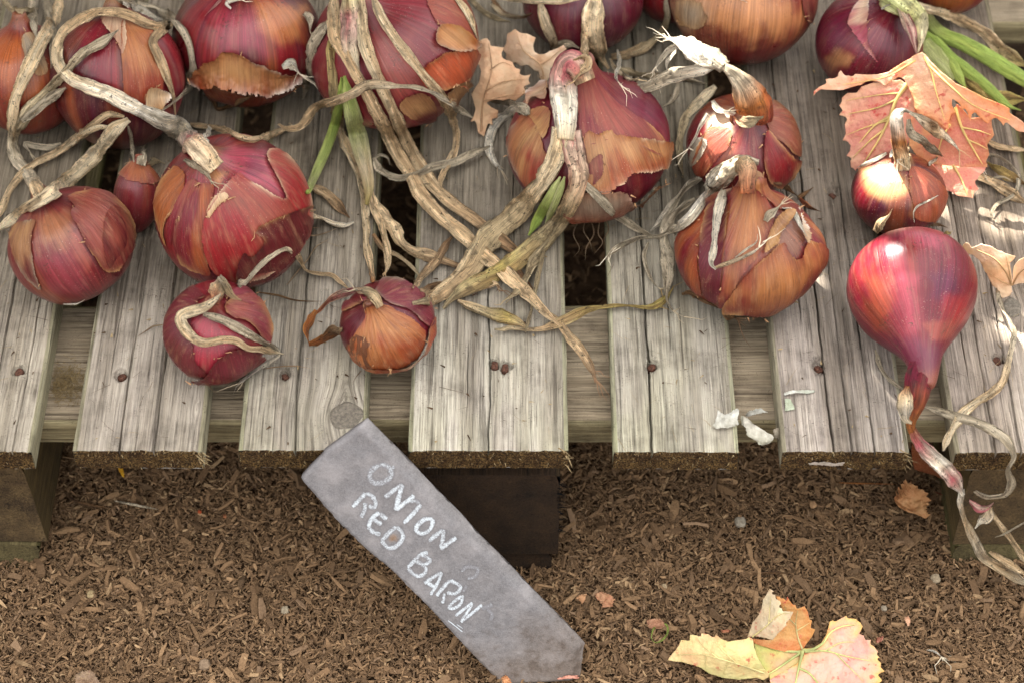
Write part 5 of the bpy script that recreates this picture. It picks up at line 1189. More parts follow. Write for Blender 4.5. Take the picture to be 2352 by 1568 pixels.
p = R_['green_neck']
rb(p, '4', [(1230, -60), (1330, 10), (1420, 80), (1490, 180), (1500, 300), (1480, 390)], [220, 210, 180, 160, 120, 60], 'straw', .008, flat=.6, twist=.1, name='neck', grad=['pink', 'palegreen', 'palegreen', 'straw'], rough=.5)
rb(p, '4', [(1330, 40), (1390, 130), (1430, 220), (1450, 310), (1470, 400)], [60, 110, 120, 100, 60], 'pink', .014, name='skin_flap', flat=.25, grad=['straw', 'pink', 'pink'])
rb(p, '4', [(1210, 70), (1270, 40), (1330, 30)], [40, 60, 60], 'white', .012, name='skin_flap')
rb(p, '4', [(1540, 90), (1600, 200), (1680, 265), (1800, 315), (1960, 400), (2120, 500), (2300, 610)], [70, 100, 110, 118, 120, 120, 110], 'green', .012, flat=.6, twist=.1, mat=M_GREEN, name='green_leaf', rough=.25, fold=.05, ends=(.6, .9), grad=['palegreen', 'green', 'green', 'green'])
rb(p, '4', [(1530, 250), (1600, 330), (1690, 410), (1850, 525), (2000, 650), (2130, 770), (2240, 815)], [110, 120, 90, 85, 80, 70, 30], 'green', .008, flat=.6, twist=.1, mat=M_GREEN, name='green_leaf', rough=.25, fold=.05, ends=(.6, .3))
rb(p, '4', [(1530, 300), (1600, 400), (1680, 500), (1740, 590)], [110, 130, 120, 60], 'palegreen', .009, flat=.5, twist=.1, mat=M_GREEN, name='green_leaf', rough=.3, fold=.05, ends=(.7, .5))
rb(p, '4', [(1700, 410), (1750, 500), (1790, 580), (1840, 660)], [50, 80, 70, 40], 'green', .011, flat=.6, twist=.1, mat=M_GREEN, name='green_leaf', rough=.25, fold=.05)
rb(p, '4', [(1480, 20), (1560, 70), (1660, 95), (1820, 160), (1980, 250), (2070, 350), (2160, 420), (2300, 500)], [60, 80, 85, 85, 85, 95, 110, 100], 'tan', .010, grad=['straw', 'tan', 'tan', 'yellow'])
rb(p, '4', [(1800, 560), (1900, 650), (2050, 720), (2300, 740)], [60, 90, 110, 100], 'yellow', .003, flat=.3)

p = R_['sunlit_small']
z0 = ON['sunlit_small'].c[2] + ON['sunlit_small'].R * .62
rb(p, '4', [(1375, 1290), (1365, 1180), (1345, 1060), (1330, 940), (1325, 860), (1370, 815), (1430, 830)], [170, 125, 115, 110, 110, 95, 70], 'tan', zs=[z0, z0 + .012, z0 + .024, z0 + .036, z0 + .045, z0 + .047, z0 + .042], flat=.7, twist=.4, name='neck', grad=['straw', 'tan', 'orange', 'white', 'grey'], rough=1.0)
rb(p, '4', [(1420, 830), (1470, 860), (1550, 920), (1650, 985), (1740, 1060), (1785, 1110)], [70, 90, 110, 105, 90, 50], 'tan', zs=[z0 + .043, z0 + .038, z0 + .028, .045, .035, .028], fray=3, grad=['grey', 'brown', 'tan', 'white'])
rb(p, '4', [(1410, 880), (1430, 980), (1520, 1040), (1600, 1110), (1670, 1160)], [60, 62, 66, 62, 50], 'grey', zs=[z0 + .038, z0 + .03, z0 + .02, .035, .02])
rb(p, '4', [(1640, 1150), (1700, 1130), (1790, 1130), (1880, 1180), (1970, 1240)], [44, 46, 44, 36], 'white', .006, fray=3)
rb(p, '4', [(1560, 1210), (1640, 1170), (1700, 1180), (1730, 1250)], [50, 60, 50, 20], 'white', .005, fray=4)
rb(p, '4', [(1700, 1240), (1800, 1265), (1900, 1290), (2080, 1370), (2300, 1510)], [66, 76, 78, 76, 70], 'tan', .004)
rb(p, '4', [(1890, 1185), (2010, 1140), (2130, 1190), (2220, 1310), (2190, 1430), (2060, 1510), (2020, 1590), (2080, 1650)], [30, 32, 34, 34, 32, 30, 24], 'grey', .004)
rb(p, '4', [(2010, 1315), (2110, 1305), (2180, 1340)], [20, 22, 14], 'grey', .005)
rb(p, '4', [(1250, 1130), (1180, 1170), (1110, 1200), (1035, 1235)], [60, 34, 28, 20], 'white', .004)
rb(p, '4', [(1400, 1240), (1400, 1160), (1415, 1070)], [60, 50, 22], 'tan', .008)
rb(p, '4', [(1280, 1160), (1310, 1110), (1330, 1190)], [40, 60, 40], 'white', .008, fray=3)
rb(p, '4', [(1630, 1440), (1560, 1480), (1480, 1520), (1450, 1568), (1455, 1640)], [12, 16, 18, 14], 'white', .003, name='root')
rb(p, 's2', [(610, 280), (660, 210), (720, 150), (745, 100)], [110, 100, 60, 16], 'tan', .005, name='root_stub', flat=.6)

p = R_['teardrop']
rb(p, 's3', [(900, 120), (885, 190), (880, 270), (890, 350), (930, 375)], [60, 110, 125, 110, 80], 'straw', zs=[.044, .044, .040, .032, .026], name='skin_flap', flat=.2, twist=.3, grad=['orange', 'straw', 'white', 'straw'])
rb(p, 's3', [(1000, -20), (975, 110), (955, 230), (930, 330), (925, 410), (950, 480)], [180, 200, 176, 130, 92, 75], 'orange', zs=[.036, .034, .030, .022, .013, .004], flat=.8, twist=.1, name='neck', grad=['crim', 'crim', 'rust', 'orange', 'orange'], rough=.4, ends=(1, .6))
rb(p, 's3', [(930, 370), (950, 460), (1020, 560), (1090, 620), (1160, 690), (1230, 780), (1290, 880)], [60, 80, 120, 130, 120, 150, 130], 'white', .012, flat=.5, twist=.4, name='stem', grad=['orange', 'pink', 'white', 'pink', 'white'])
rb(p, 's3', [(1280, 850), (1275, 950), (1310, 1080), (1370, 1200), (1430, 1310), (1550, 1390), (1760, 1510)], [110, 70, 72, 76, 80, 85, 85], 'grey', .012, grad=['white', 'tan', 'grey', 'tan', 'grey'])
rb(p, 's3', [(1470, 1270), (1600, 1350), (1760, 1450)], [40, 66, 60], 'tan', .014)
rb(p, 's3', [(1370, 850), (1420, 880), (1490, 890), (1580, 875), (1625, 800), (1605, 700), (1645, 610), (1600, 510), (1500, 430), (1380, 370), (1250, 335), (1120, 295), (1000, 255)], [55, 66, 62, 60, 60, 60, 66, 70, 66, 62, 60, 55, 40], 'grey', .012)
rb(p, 's3', [(1150, 570), (1185, 470), (1260, 340), (1350, 250), (1480, 170), (1560, 90), (1590, 0), (1620, -140), (1640, -240), (1610, -330), (1560, -420), (1530, -520), (1520, -640), (1490, -700), (1420, -740)], [50, 55, 66, 66, 66, 60, 50, 44, 44, 40, 38, 34, 28, 18], 'tan', .010, grad=['straw', 'straw', 'tan', 'grey', 'grey', 'grey'])
rb(p, 's3', [(1330, 920), (1390, 970), (1450, 970), (1500, 930)], [60, 80, 70, 30], 'pink', .016, name='sheath')
rb(p, 's3', [(1470, 960), (1450, 1030), (1410, 1060), (1370, 1110)], [90, 100, 80, 30], 'white', .017, name='sheath', grad=['tan', 'white'])
rb(p, 's3', [(1470, 970), (1540, 1080), (1620, 1180), (1690, 1290), (1760, 1390)], [40, 50, 52, 48, 40], 'tan', .014)
rb(p, 's3', [(1510, 1170), (1580, 1145), (1660, 1100), (1760, 1040)], [14, 32, 36, 34], 'grey', .016)
rb(p, 's2', [(610, 1220), (650, 1350), (700, 1430), (780, 1500), (850, 1540)], [34, 42, 44, 40], 'grey', .003)
rb(p, 's2', [(1040, 235), (1110, 225), (1190, 250)], [16, 40, 14], 'brown', .003, name='skin_flap')
rb(p, 's2', [(1160, 290), (1200, 290), (1228, 278)], [30, 36, 8], 'yellow', .003, name='skin_flap')

p = R_['front_small']
rb(p, '5', [(1470, 960), (1480, 860), (1500, 775)], [110, 100, 80], 'grey', .004, flat=.6, name='neck', grad=['rust', 'tan', 'grey'])
rb(p, '5', [(1500, 770), (1540, 830), (1590, 900), (1650, 935)], [70, 90, 90, 60], 'grey', .010, grad=['grey', 'olive', 'tan'])
rb(p, '6', [(-330, 560), (-250, 480), (-150, 380), (-60, 320), (0, 300), (50, 325), (90, 370), (130, 445), (220, 470), (310, 480), (370, 530), (440, 590)], [70, 62, 54, 52, 50, 48, 44, 42, 40, 40, 30], 'grey', .003, grad=['grey', 'grey', 'tan', 'tan', 'tan'], taut=8)
rb(p, '5', [(1510, 890), (1470, 940), (1390, 985), (1260, 1025), (1235, 1070), (1290, 1160), (1390, 1220), (1530, 1200), (1620, 1210), (1700, 1260), (1800, 1270), (1940, 1300)], [60, 80, 80, 85, 72, 68, 66, 62, 60, 55, 30], 'straw', .007, flat=.3, grad=['straw', 'straw', 'tan', 'tan', 'straw'])
rb(p, '5', [(1390, 1025), (1530, 1070), (1680, 1150), (1800, 1220), (1890, 1270), (1895, 1320), (1800, 1380), (1700, 1450), (1625, 1510), (1595, 1570)], [50, 66, 68, 64, 45, 40, 50, 52, 50, 20], 'grey', .005, grad=['grey', 'grey', 'white'], fray=2)
rb(p, '5', [(1800, 1400), (1900, 1385), (2020, 1380), (2120, 1395)], [10, 9, 7], 'root', .002, name='root')
rb(p, '5', [(1110, 1100), (1050, 1110), (1000, 1140), (940, 1180)], [12, 12, 8], 'root', .002, name='root')
rb(p, '5', [(1410, 1500), (1460, 1550), (1490, 1568)], [10, 10, 6], 'root', .002, name='root')

p = R_['front_orange']
rb(p, '6', [(640, 700), (600, 630), (545, 590), (470, 580)], [100, 90, 80, 75], 'grey', .005, flat=.6, name='neck', grad=['tan', 'olive', 'grey'], fray=3)
rb(p, '6', [(560, 590), (460, 590), (360, 615), (290, 650), (230, 715), (180, 760)], [60, 62, 60, 66, 60, 55], 'pink', .006, flat=.35, grad=['tan', 'pink', 'pink', 'orange'])
rb(p, '6', [(200, 720), (165, 790), (135, 860), (150, 940)], [50, 85, 95, 50], 'orange', .010, flat=.2)
rb(p, '6', [(150, 950), (220, 925), (290, 890), (380, 845)], [60, 100, 95, 80], 'orange', .003, flat=.2, grad=['orange', 'brown', 'tan'])
rb(p, '6', [(510, 1130), (470, 1180), (450, 1225)], [10, 8, 5], 'root', .002, name='root')
rb(p, '6', [(280, 580), (245, 580), (235, 590)], [22, 18, 8], 'white', .008)

p = R_['sliver']
rb(p, '1', [(960, 1130), (975, 1060), (985, 1000)], [120, 60, 30], 'grey', .004, name='neck', fray=3)
rb(p, '1', [(1010, 1120), (1060, 1100), (1130, 1120)], [50, 60, 30], 'olive', .004, name='skin_flap')
p = R_['back_tan']
rb(p, '3', [(1680, -10), (1720, 5), (1750, 20)], [14, 20, 10], 'white', .003, name='skin_flap')

# loose dry strips that belong to no onion in view
def loose(label, key, pts, w, kind, name='dry_leaf_strip', cat='dry leaf', mat=None, **kw):
    q = zz(key, pts); c = CAM + ray(*q[0]) * depth(*q[0])
    o = rb(None, key, pts, w, kind, name=name, mat=mat, **kw); me = o.data
    me.transform(__import__('mathutils').Matrix.Translation(-Vector(c))); o.location = c
    return tag(o, label, cat)
loose('crumpled dry strip with a white papery tip beside the big left onion', '6', [(150, 50), (230, 90), (320, 130), (400, 140), (460, 120)], [70, 75, 80, 70, 60], 'tan', grad=['tan', 'straw', 'straw', 'white'])
loose('dull brown strip lying behind the white-tipped one by the green leaf', '2', [(170, 1270), (260, 1320), (340, 1390), (430, 1490)], [60, 70, 70, 40], 'brown', grad=['tan', 'brown'])
loose('thin tan strip along the right frame edge below the pink vine leaf', '4', [(1990, 1040), (2100, 1090), (2300, 1110)], [60, 90, 80], 'tan')
loose('yellow brown strip under the thin tan one at right', '4', [(1990, 1200), (2100, 1270), (2300, 1370)], [70, 80, 70], 'yellow', grad=['yellow', 'brown'])
loose('fine thread of root curling on the slat beside the big left onion', '6', [(100, 200), (200, 210), (300, 180), (360, 150)], [10, 10, 7], 'root', name='root_thread', cat='root')
loose('fine root hair bent across the third slat under the grey strip', '6', [(0, 550), (80, 450), (140, 380), (200, 290), (300, 230)], [9, 9, 6], 'root', name='root_thread', cat='root')
loose('fine root hair curving below the leaf tip near the small crimson onion', '5', [(1770, 880), (1900, 900), (2000, 930), (2100, 940), (2200, 940)], [14, 12, 8], 'brown', name='root_thread', cat='root')
loose('dark shrivelled twig behind the split onion on the right slat', 's1', [(1720, 260), (1780, 220), (1840, 180)], [50, 50, 20], 'brown', name='dead_twig', cat='twig')
loose('curl of dead stalk just right of the split onion', 's1', [(1730, 270), (1800, 330), (1900, 370)], [80, 60, 30], 'brown', name='dead_twig', cat='twig', grad=['rust', 'brown'])
# ------------------------------------------------------------------ leaves, scraps, stones
def sheet(key, rows, c1, c2, zfun, serr=None, wob=.0026, nu=90, nv=70, seed=0):
    """rows of (px, py, lift); returns V, F, colours. zfun(px, py, lift) -> world"""
    A = np.array(rows, float); nr, nc, _ = A.shape
    px = np.stack([zz(key, A[r]) for r in range(nr)]); A = np.concatenate([px, A[..., 2:]], -1)
    B = np.stack([catmull(A[r], nu) for r in range(nr)])
    Cc = np.stack([catmull(B[:, c], nv) for c in range(nu)], 1)          # nv x nu
    if serr is not None:             # saw teeth: the outer rows are drawn in by up to amp pixels
        for (side, n, amp) in serr:
            m_ = nu if side in 'tb' else nv
            t = np.linspace(0, 1, m_); ph_ = t * n + .35 * np.sin(t * 17 + seed) + .2 * np.sin(t * 41)
            saw = np.abs((ph_ % 1.0) - .38) / .62; amt = 1.5 * amp * (.15 + .85 * saw * (.55 + .75 * vnoise(v3(np.floor(ph_) * 1.7, seed, 0), 3))) + .25 * amp * vnoise(v3(t * n * 4, seed, 1), 4)
            depth_ = m_ // 3
            for q in range(depth_):
                g = amt * (1 - q / depth_)
                if side == 't': a, b = Cc[q, :, :2], Cc[nv // 3, :, :2]
                if side == 'b': a, b = Cc[nv - 1 - q, :, :2], Cc[-nv // 3, :, :2]
                if side == 'l': a, b = Cc[:, q, :2], Cc[:, nu // 3, :2]
                if side == 'r': a, b = Cc[:, nu - 1 - q, :2], Cc[:, -nu // 3, :2]
                dd = b - a; ln = np.linalg.norm(dd, axis=1) + 1e-6
                a += dd / ln[:, None] * np.minimum(g, ln * .7)[:, None]
    P = np.array([[zfun(*q) for q in row] for row in Cc])
    P = P + np.array([0, -.3, 1.0]) * (wob * 2 * (fbm(P * 110, seed, 3) - .5) + wob * 1.2 * (fbm(P * 300, seed + 2, 2) - .5))[..., None]
    SHEETS[seed] = P
    n = fbm(P * 60, seed + 7, 3)
    col = lerp(c1, c2, sstep(.35, .65, n)[..., None])
    return P.reshape(-1, 3), grid_faces(nv, nu), col.reshape(-1, 3)
SHEETS = {}
def join(parts):
    V, F, C, b = [], [], [], 0
    for v, f, c in parts: V.append(v); F.append(f + b); C.append(c); b += len(v)
    return np.concatenate(V), np.concatenate(F), np.concatenate(C)
def thick(o, t=.00035):
    m = o.modifiers.new('thickness', 'SOLIDIFY'); m.thickness = t; m.offset = 0
gz = lambda a, b, h: at_z(a, b, GZ + .007 + h)
sz = lambda a, b, h: at_z(a, b, .001 + h)
def leaf_obj(name, parts, mat, label, cat, group=None):
    V, F, C = join(parts); c = V[len(V) // 2]
    root = thing(name, (c[0], c[1], V[:, 2].min()), label, cat, group)
    o = build('blade', V, F, mat, root, col=C, vec=V * 30); thick(o); return root
CR, YG, PK, OR = srgb(226, 206, 150), srgb(214, 200, 136), srgb(222, 178, 158), srgb(204, 146, 82)

class Height:                     # thin plate through a few (px, py, height) points
    def __init__(s, key, pts):
        s.p = zz(key, pts); h = np.array([q[2] for q in pts], float); n = len(pts)
        d = np.linalg.norm(s.p[:, None] - s.p[None], axis=-1); A = np.zeros((n + 3, n + 3)); A[:n, :n] = s.k(d) + np.eye(n) * 30
        A[:n, n] = 1; A[:n, n + 1:] = s.p / 100; A[n, :n] = 1; A[n + 1:, :n] = s.p.T / 100
        s.w = np.linalg.solve(A, np.concatenate([h, np.zeros(3)])); s.lo, s.hi = h.min() - .004, h.max() + .006
    def k(s, d): return np.where(d > 0, d * d * np.log(d + 1e-9), 0) / 100
    def __call__(s, q):
        d = np.linalg.norm(q[:, None] - s.p[None], axis=-1)
        return np.clip(s.k(d) @ s.w[:-3] + s.w[-3] + (q / 100) @ s.w[-2:], s.lo, s.hi)
def cut(key, outline, H, zfun, c_in, c_edge, seed, step=2.6, wob=.0016, edge_px=16, third=None):
    """a blade cut to a traced outline, raised by H; returns V, F, colours"""
    pg = zz(key, outline); x0, y0 = pg.min(0) - 4; x1, y1 = pg.max(0) + 4
    nx, ny = int((x1 - x0) / step) + 2, int((y1 - y0) / step) + 2
    gx, gy = np.meshgrid(x0 + np.arange(nx) * step, y0 + np.arange(ny) * step); q = np.stack([gx, gy], -1).reshape(-1, 2)
    sd = poly_sd(q, pg)
    e = .5; gr = np.stack([poly_sd(q + [e, 0], pg) - poly_sd(q - [e, 0], pg), poly_sd(q + [0, e], pg) - poly_sd(q - [0, e], pg)], -1); gr /= np.linalg.norm(gr, axis=1)[:, None] + 1e-9
    q = q - gr * np.clip(sd, 0, step * 1.5)[:, None]
    f = grid_faces(ny, nx); f = f[(sd[f] < step * 1.05).all(1) & (sd[f] < 0).any(1)]
    h = H(q); P = np.array([zfun(a, b, c) for (a, b), c in zip(q, h)])
    n0 = fbm(P * 100, seed, 3) - .5; n1 = fbm(P * 300, seed + 2, 2) - .5
    P = P + np.array([0, -.35, .95]) * (wob * 2 * n0 + wob * .9 * n1)[:, None]
    n = fbm(P * 55, seed + 7, 3); n2 = fbm(P * 26, seed + 9, 2)
    col = lerp(c_in, c_edge, np.clip(np.exp(np.minimum(sd, 0) / edge_px) * 1.1 * sstep(.3, .6, n) + .5 * sstep(.55, .75, n2), 0, 1)[:, None])
    if third is not None: col = lerp(col, third, (.8 * sstep(.52, .68, fbm(P * 70, seed + 12, 3)))[:, None])
    used = np.unique(f); idx = -np.ones(len(q), int); idx[used] = np.arange(len(used))
    return P[used], idx[f], col[used]
def rib(root, key, pts, w, H, zfun, col):
    px = catmull(zz(key, pts), 34); h = H(px) + .0009; C = np.array([zfun(a, b, c) for (a, b), c in zip(px, h)])
    n0 = fbm(C * 100, 0, 3) - .5
    T = np.gradient(C, axis=0); T /= np.linalg.norm(T, axis=1)[:, None] + 1e-9; Vw = CAM - C; Vw /= np.linalg.norm(Vw, axis=1)[:, None]
    A = np.cross(T, Vw); A /= np.linalg.norm(A, axis=1)[:, None]; B = np.cross(A, T); r = np.linspace(w, w * .25, 34); ph = np.linspace(0, 2 * np.pi, 7)[:-1]
    P = C[:, None] + (np.cos(ph)[None, :, None] * A[:, None] + np.sin(ph)[None, :, None] * B[:, None] * .7) * r[:, None, None]
    return build('vein', P.reshape(-1, 3), grid_faces(34, 6, True), M_GREEN, root, col=np.repeat(np.array(col)[None], 204, 0), vec=P.reshape(-1, 3))
HL = Height('f', [(50, 770, .004), (180, 580, .014), (380, 510, .024), (520, 520, .027), (700, 580, .028), (860, 545, .026), (600, 760, .027), (300, 760, .016), (1040, 930, .005), (900, 800, .020), (750, 955, .004), (450, 895, .004), (180, 790, .004), (600, 945, .004), (900, 940, .004)])
HM = Height('f', [(1385, 685, .006), (1200, 690, .008), (900, 590, .016), (1080, 560, .014), (1300, 560, .012), (1490, 470, .022), (1390, 250, .034), (1300, 400, .022), (1150, 150, .042), (1230, 250, .036)])
HR = Height('f', [(830, 545, .024), (900, 530, .030), (1080, 570, .032), (1000, 450, .040), (880, 400, .032), (1280, 295, .050), (1215, 420, .046), (1130, 300, .052), (980, 200, .042), (1050, 90, .052), (1150, 190, .052)])
HB = Height('f', [(885, 570, .014), (1100, 660, .007), (1385, 680, .006), (1330, 850, .005), (1060, 960, .003), (950, 760, .008), (1150, 820, .003)])
HW = Height('f', [(1385, 660, .007), (1480, 650, .011), (1600, 530, .018), (1680, 380, .024), (1810, 335, .026), (1960, 440, .022), (1800, 560, .015), (2120, 690, .018), (2185, 880, .014), (2150, 1040, .006), (1850, 800, .013), (1600, 800, .010), (1330, 900, .005), (1100, 1040, .003), (1600, 1040, .009)])
YEL = srgb(228, 206, 132)
big = leaf_obj('vine_leaf', [
    cut('f', [(40, 772), (60, 740), (110, 680), (150, 630), (175, 570), (215, 575), (240, 580), (256, 606), (262, 520), (330, 528), (366, 552), (376, 505), (440, 510), (500, 548), (520, 510), (570, 562), (640, 592), (700, 580), (820, 562), (850, 540), (885, 560), (895, 640), (930, 740), (980, 830), (1045, 910), (1040, 940), (985, 970), (930, 945), (750, 960), (600, 950), (450, 900), (380, 850), (300, 820), (180, 790), (100, 782)], HL, gz, srgb(228, 210, 152), srgb(216, 210, 140), 61, third=srgb(226, 196, 146)),
    cut('f', [(885, 560), (1000, 570), (1080, 570), (1150, 480), (1220, 400), (1270, 300), (1180, 280), (1110, 140), (1150, 140), (1183, 178), (1190, 158), (1216, 206), (1222, 140), (1250, 190), (1290, 236), (1302, 214), (1316, 270), (1340, 262), (1395, 238), (1430, 290), (1445, 372), (1468, 376), (1455, 455), (1500, 470), (1470, 540), (1430, 590), (1400, 630), (1385, 660), (1380, 690), (1200, 690), (1000, 640), (890, 600)], HM, gz, srgb(220, 188, 130), srgb(214, 156, 92), 62, third=srgb(206, 132, 80)),
    cut('f', [(1030, 100), (1050, 70), (1095, 90), (1065, 105), (1075, 120), (1105, 125), (1110, 160), (1155, 185), (1160, 215), (1130, 244), (1172, 258), (1172, 284), (1200, 288), (1284, 295), (1255, 360), (1208, 408), (1220, 428), (1130, 510), (1080, 572), (1000, 550), (890, 530), (828, 548), (850, 490), (880, 400), (940, 330), (975, 240), (985, 170), (1015, 130)], HR, gz, srgb(206, 190, 160), srgb(226, 208, 166), 63, third=srgb(196, 180, 150)),
    cut('f', [(885, 565), (1000, 640), (1200, 690), (1390, 675), (1340, 860), (1290, 1010), (1060, 975), (1040, 915), (980, 835), (920, 725)], HB, gz, srgb(204, 164, 132), srgb(206, 206, 120), 64, edge_px=26),
    cut('f', [(1385, 690), (1385, 650), (1480, 650), (1560, 600), (1610, 520), (1630, 450), (1645, 390), (1678, 374), (1692, 394), (1770, 350), (1808, 328), (1820, 354), (1900, 360), (1950, 400), (1970, 440), (1950, 490), (1922, 510), (1982, 528), (1994, 574), (2052, 572), (2046, 612), (2090, 640), (2128, 690), (2096, 702), (2138, 742), (2108, 762), (2154, 802), (2144, 832), (2188, 882), (2116, 910), (2168, 970), (2122, 1004), (2160, 1060), (1900, 1120), (1300, 1120), (1080, 1060), (1050, 965), (1200, 880), (1330, 800)], HW, gz, srgb(224, 182, 164), srgb(232, 192, 116), 65, edge_px=14, third=srgb(216, 158, 150))],
    M_LEAF, 'curled yellow and pink spotted vine leaf lying on the mulch at the bottom', 'leaf')
GV = srgb(192, 196, 126)
for H_, pts, w_ in ((HW, [(1380, 680), (1350, 800), (1320, 930), (1290, 1080)], .0017), (HB, [(1375, 690), (1250, 770), (1120, 860), (1020, 920)], .0015), (HB, [(1370, 690), (1200, 680), (1020, 640), (900, 590)], .0016), (HW, [(1385, 672), (1480, 662), (1580, 600), (1650, 500), (1760, 440), (1900, 420)], .0015),
                    (HW, [(1340, 850), (1440, 900), (1530, 1000), (1600, 1100)], .0013), (HW, [(1400, 690), (1600, 680), (1800, 730), (2050, 780)], .0010), (HW, [(1600, 680), (1750, 600), (1900, 590)], .0006), (HW, [(1700, 700), (1850, 850), (1980, 980)], .0006),
                    (HM, [(1380, 680), (1330, 540), (1310, 400), (1330, 280)], .0010), (HM, [(1320, 480), (1400, 430), (1450, 400)], .0006), (HM, [(1315, 430), (1240, 350), (1200, 240)], .0006),
                    (HL, [(1000, 900), (700, 800), (400, 720), (120, 720)], .0009), (HL, [(720, 806), (560, 650), (500, 560)], .0006), (HL, [(560, 765), (400, 640), (330, 550)], .0006), (HL, [(640, 785), (600, 880), (590, 940)], .0005), (HL, [(420, 725), (410, 800), (420, 860)], .0005),
                    (HR, [(880, 540), (1000, 450), (1130, 330), (1270, 300)], .0007), (HR, [(1040, 410), (1050, 280), (1060, 140)], .0005)):
    rib(big, 'f', pts, w_ * .72, H_, gz, GV if H_ in (HW, HB) else srgb(206, 190, 132))

# pink vine leaf draped between the onions at right
oz = lambda a, b, h: at_z(a, b, .004 + h)
PA, PB, PR = srgb(226, 180, 146), srgb(208, 146, 118), srgb(202, 126, 112)
HU = Height('g', [(25, 520, .046), (140, 380, .052), (285, 290, .058), (500, 360, .056), (740, 300, .064), (950, 170, .074), (1060, 115, .080), (880, 370, .060), (990, 640, .050), (1140, 200, .078), (1380, 400, .072), (1650, 540, .066), (1900, 660, .060), (2100, 860, .050), (1860, 780, .050), (1520, 760, .046), (1300, 840, .040), (1350, 560, .060), (1150, 560, .056), (1700, 760, .050)])
HA = Height('g', [(480, 450, .050), (860, 390, .056), (990, 600, .046), (300, 550, .038), (280, 700, .032), (600, 700, .036), (330, 900, .022), (350, 1100, .012), (430, 1230, .005), (600, 1290, .003), (900, 1000, .022), (850, 1200, .010), (600, 1000, .020)])
HC = Height('g', [(1000, 650, .046), (1300, 820, .036), (1530, 740, .044), (1740, 800, .044), (1720, 950, .034), (1690, 1190, .012), (1300, 1180, .014), (1050, 1150, .016), (940, 900, .030), (1450, 1000, .024)])
HD = Height('g', [(1050, 1150, .014), (1690, 1190, .010), (1600, 1300, .006), (1550, 1500, .002), (1290, 1430, .002), (1150, 1280, .006), (1400, 1330, .008)])
pk = leaf_obj('vine_leaf', [
    cut('g', [(25, 528), (28, 480), (80, 440), (110, 424), (152, 404), (136, 370), (230, 352), (258, 336), (265, 300), (287, 282), (312, 318), (330, 332), (398, 345), (420, 318), (500, 322), (640, 320), (740, 300), (830, 240), (950, 170), (970, 150), (1060, 112), (1100, 140), (1140, 200), (1250, 300), (1380, 400), (1480, 455), (1650, 540), (1850, 620), (1898, 650), (1900, 690), (1960, 730), (2038, 790), (2120, 850), (2110, 895), (2000, 870), (1960, 858), (1862, 772), (1842, 815), (1800, 760), (1770, 732), (1722, 758), (1690, 792), (1620, 740), (1572, 678), (1542, 700), (1526, 770), (1504, 700), (1462, 636), (1440, 674), (1426, 610), (1352, 552), (1345, 610), (1380, 684), (1346, 700), (1320, 760), (1315, 856), (1280, 830), (1150, 740), (1020, 700), (990, 640), (985, 560), (930, 440), (880, 366), (842, 346), (700, 434), (652, 396), (540, 380), (480, 425), (300, 470), (100, 462), (50, 492)], HU, oz, PA, srgb(222, 150, 100), 66, wob=.0012, third=srgb(232, 192, 164)),
    cut('g', [(480, 440), (600, 400), (860, 370), (930, 430), (990, 560), (1000, 700), (960, 900), (900, 1050), (850, 1200), (600, 1300), (462, 1305), (456, 1232), (434, 1212), (428, 1248), (398, 1212), (384, 1214), (376, 1150), (402, 1128), (340, 1102), (374, 1050), (380, 1000), (350, 962), (305, 952), (334, 890), (322, 800), (348, 752), (330, 730), (268, 712), (302, 668), (270, 622), (294, 585), (296, 540), (350, 500), (436, 500)], HA, oz, srgb(212, 150, 128), PA, 67, wob=.0012, edge_px=9, third=PR),
    cut('g', [(1000, 640), (1300, 820), (1320, 750), (1400, 600), (1530, 740), (1620, 730), (1724, 735), (1730, 820), (1752, 905), (1716, 950), (1684, 1000), (1708, 1080), (1676, 1150), (1690, 1205), (1500, 1205), (1300, 1190), (1050, 1160), (940, 1000), (940, 800)], HC, oz, PR, srgb(206, 140, 100), 68, wob=.0012, edge_px=10, third=srgb(212, 160, 110)),
    cut('g', [(1050, 1140), (1300, 1170), (1690, 1180), (1660, 1245), (1610, 1290), (1590, 1330), (1560, 1350), (1604, 1420), (1560, 1450), (1550, 1505), (1440, 1488), (1400, 1482), (1340, 1440), (1290, 1432), (1150, 1280)], HD, oz, srgb(214, 150, 118), PA, 69, wob=.0010, third=PR)],
    M_LEAF, 'large salmon pink vine leaf folded over the slats behind the small pale onion', 'leaf')
PV = srgb(216, 186, 116)
for H_, pts, w_ in ((HA, [(930, 400), (820, 560), (740, 760), (640, 960), (500, 1180)], .0016), (HA, [(760, 720), (600, 820), (460, 980)], .0010), (HA, [(820, 560), (640, 640), (360, 700)], .0008), (HA, [(700, 850), (560, 960), (400, 1120)], .0008), (HA, [(740, 760), (520, 830), (350, 900)], .0006), (HA, [(860, 500), (640, 520), (340, 570)], .0006),
                    (HU, [(1080, 150), (1150, 300), (1200, 500), (1280, 760)], .0008), (HU, [(1120, 230), (1350, 450), (1560, 620), (1900, 760)], .0008), (HU, [(1000, 190), (700, 350), (300, 420)], .0006),
                    (HC, [(1380, 640), (1450, 850), (1560, 1050), (1640, 1180)], .0012), (HC, [(1440, 830), (1600, 860), (1720, 900)], .0007), (HC, [(1500, 950), (1600, 990), (1690, 1040)], .0006), (HC, [(1330, 800), (1250, 950), (1200, 1130)], .0008), (HD, [(1360, 1190), (1440, 1330), (1500, 1480)], .0009)):
    rib(pk, 'g', pts, w_, H_, oz, PV)
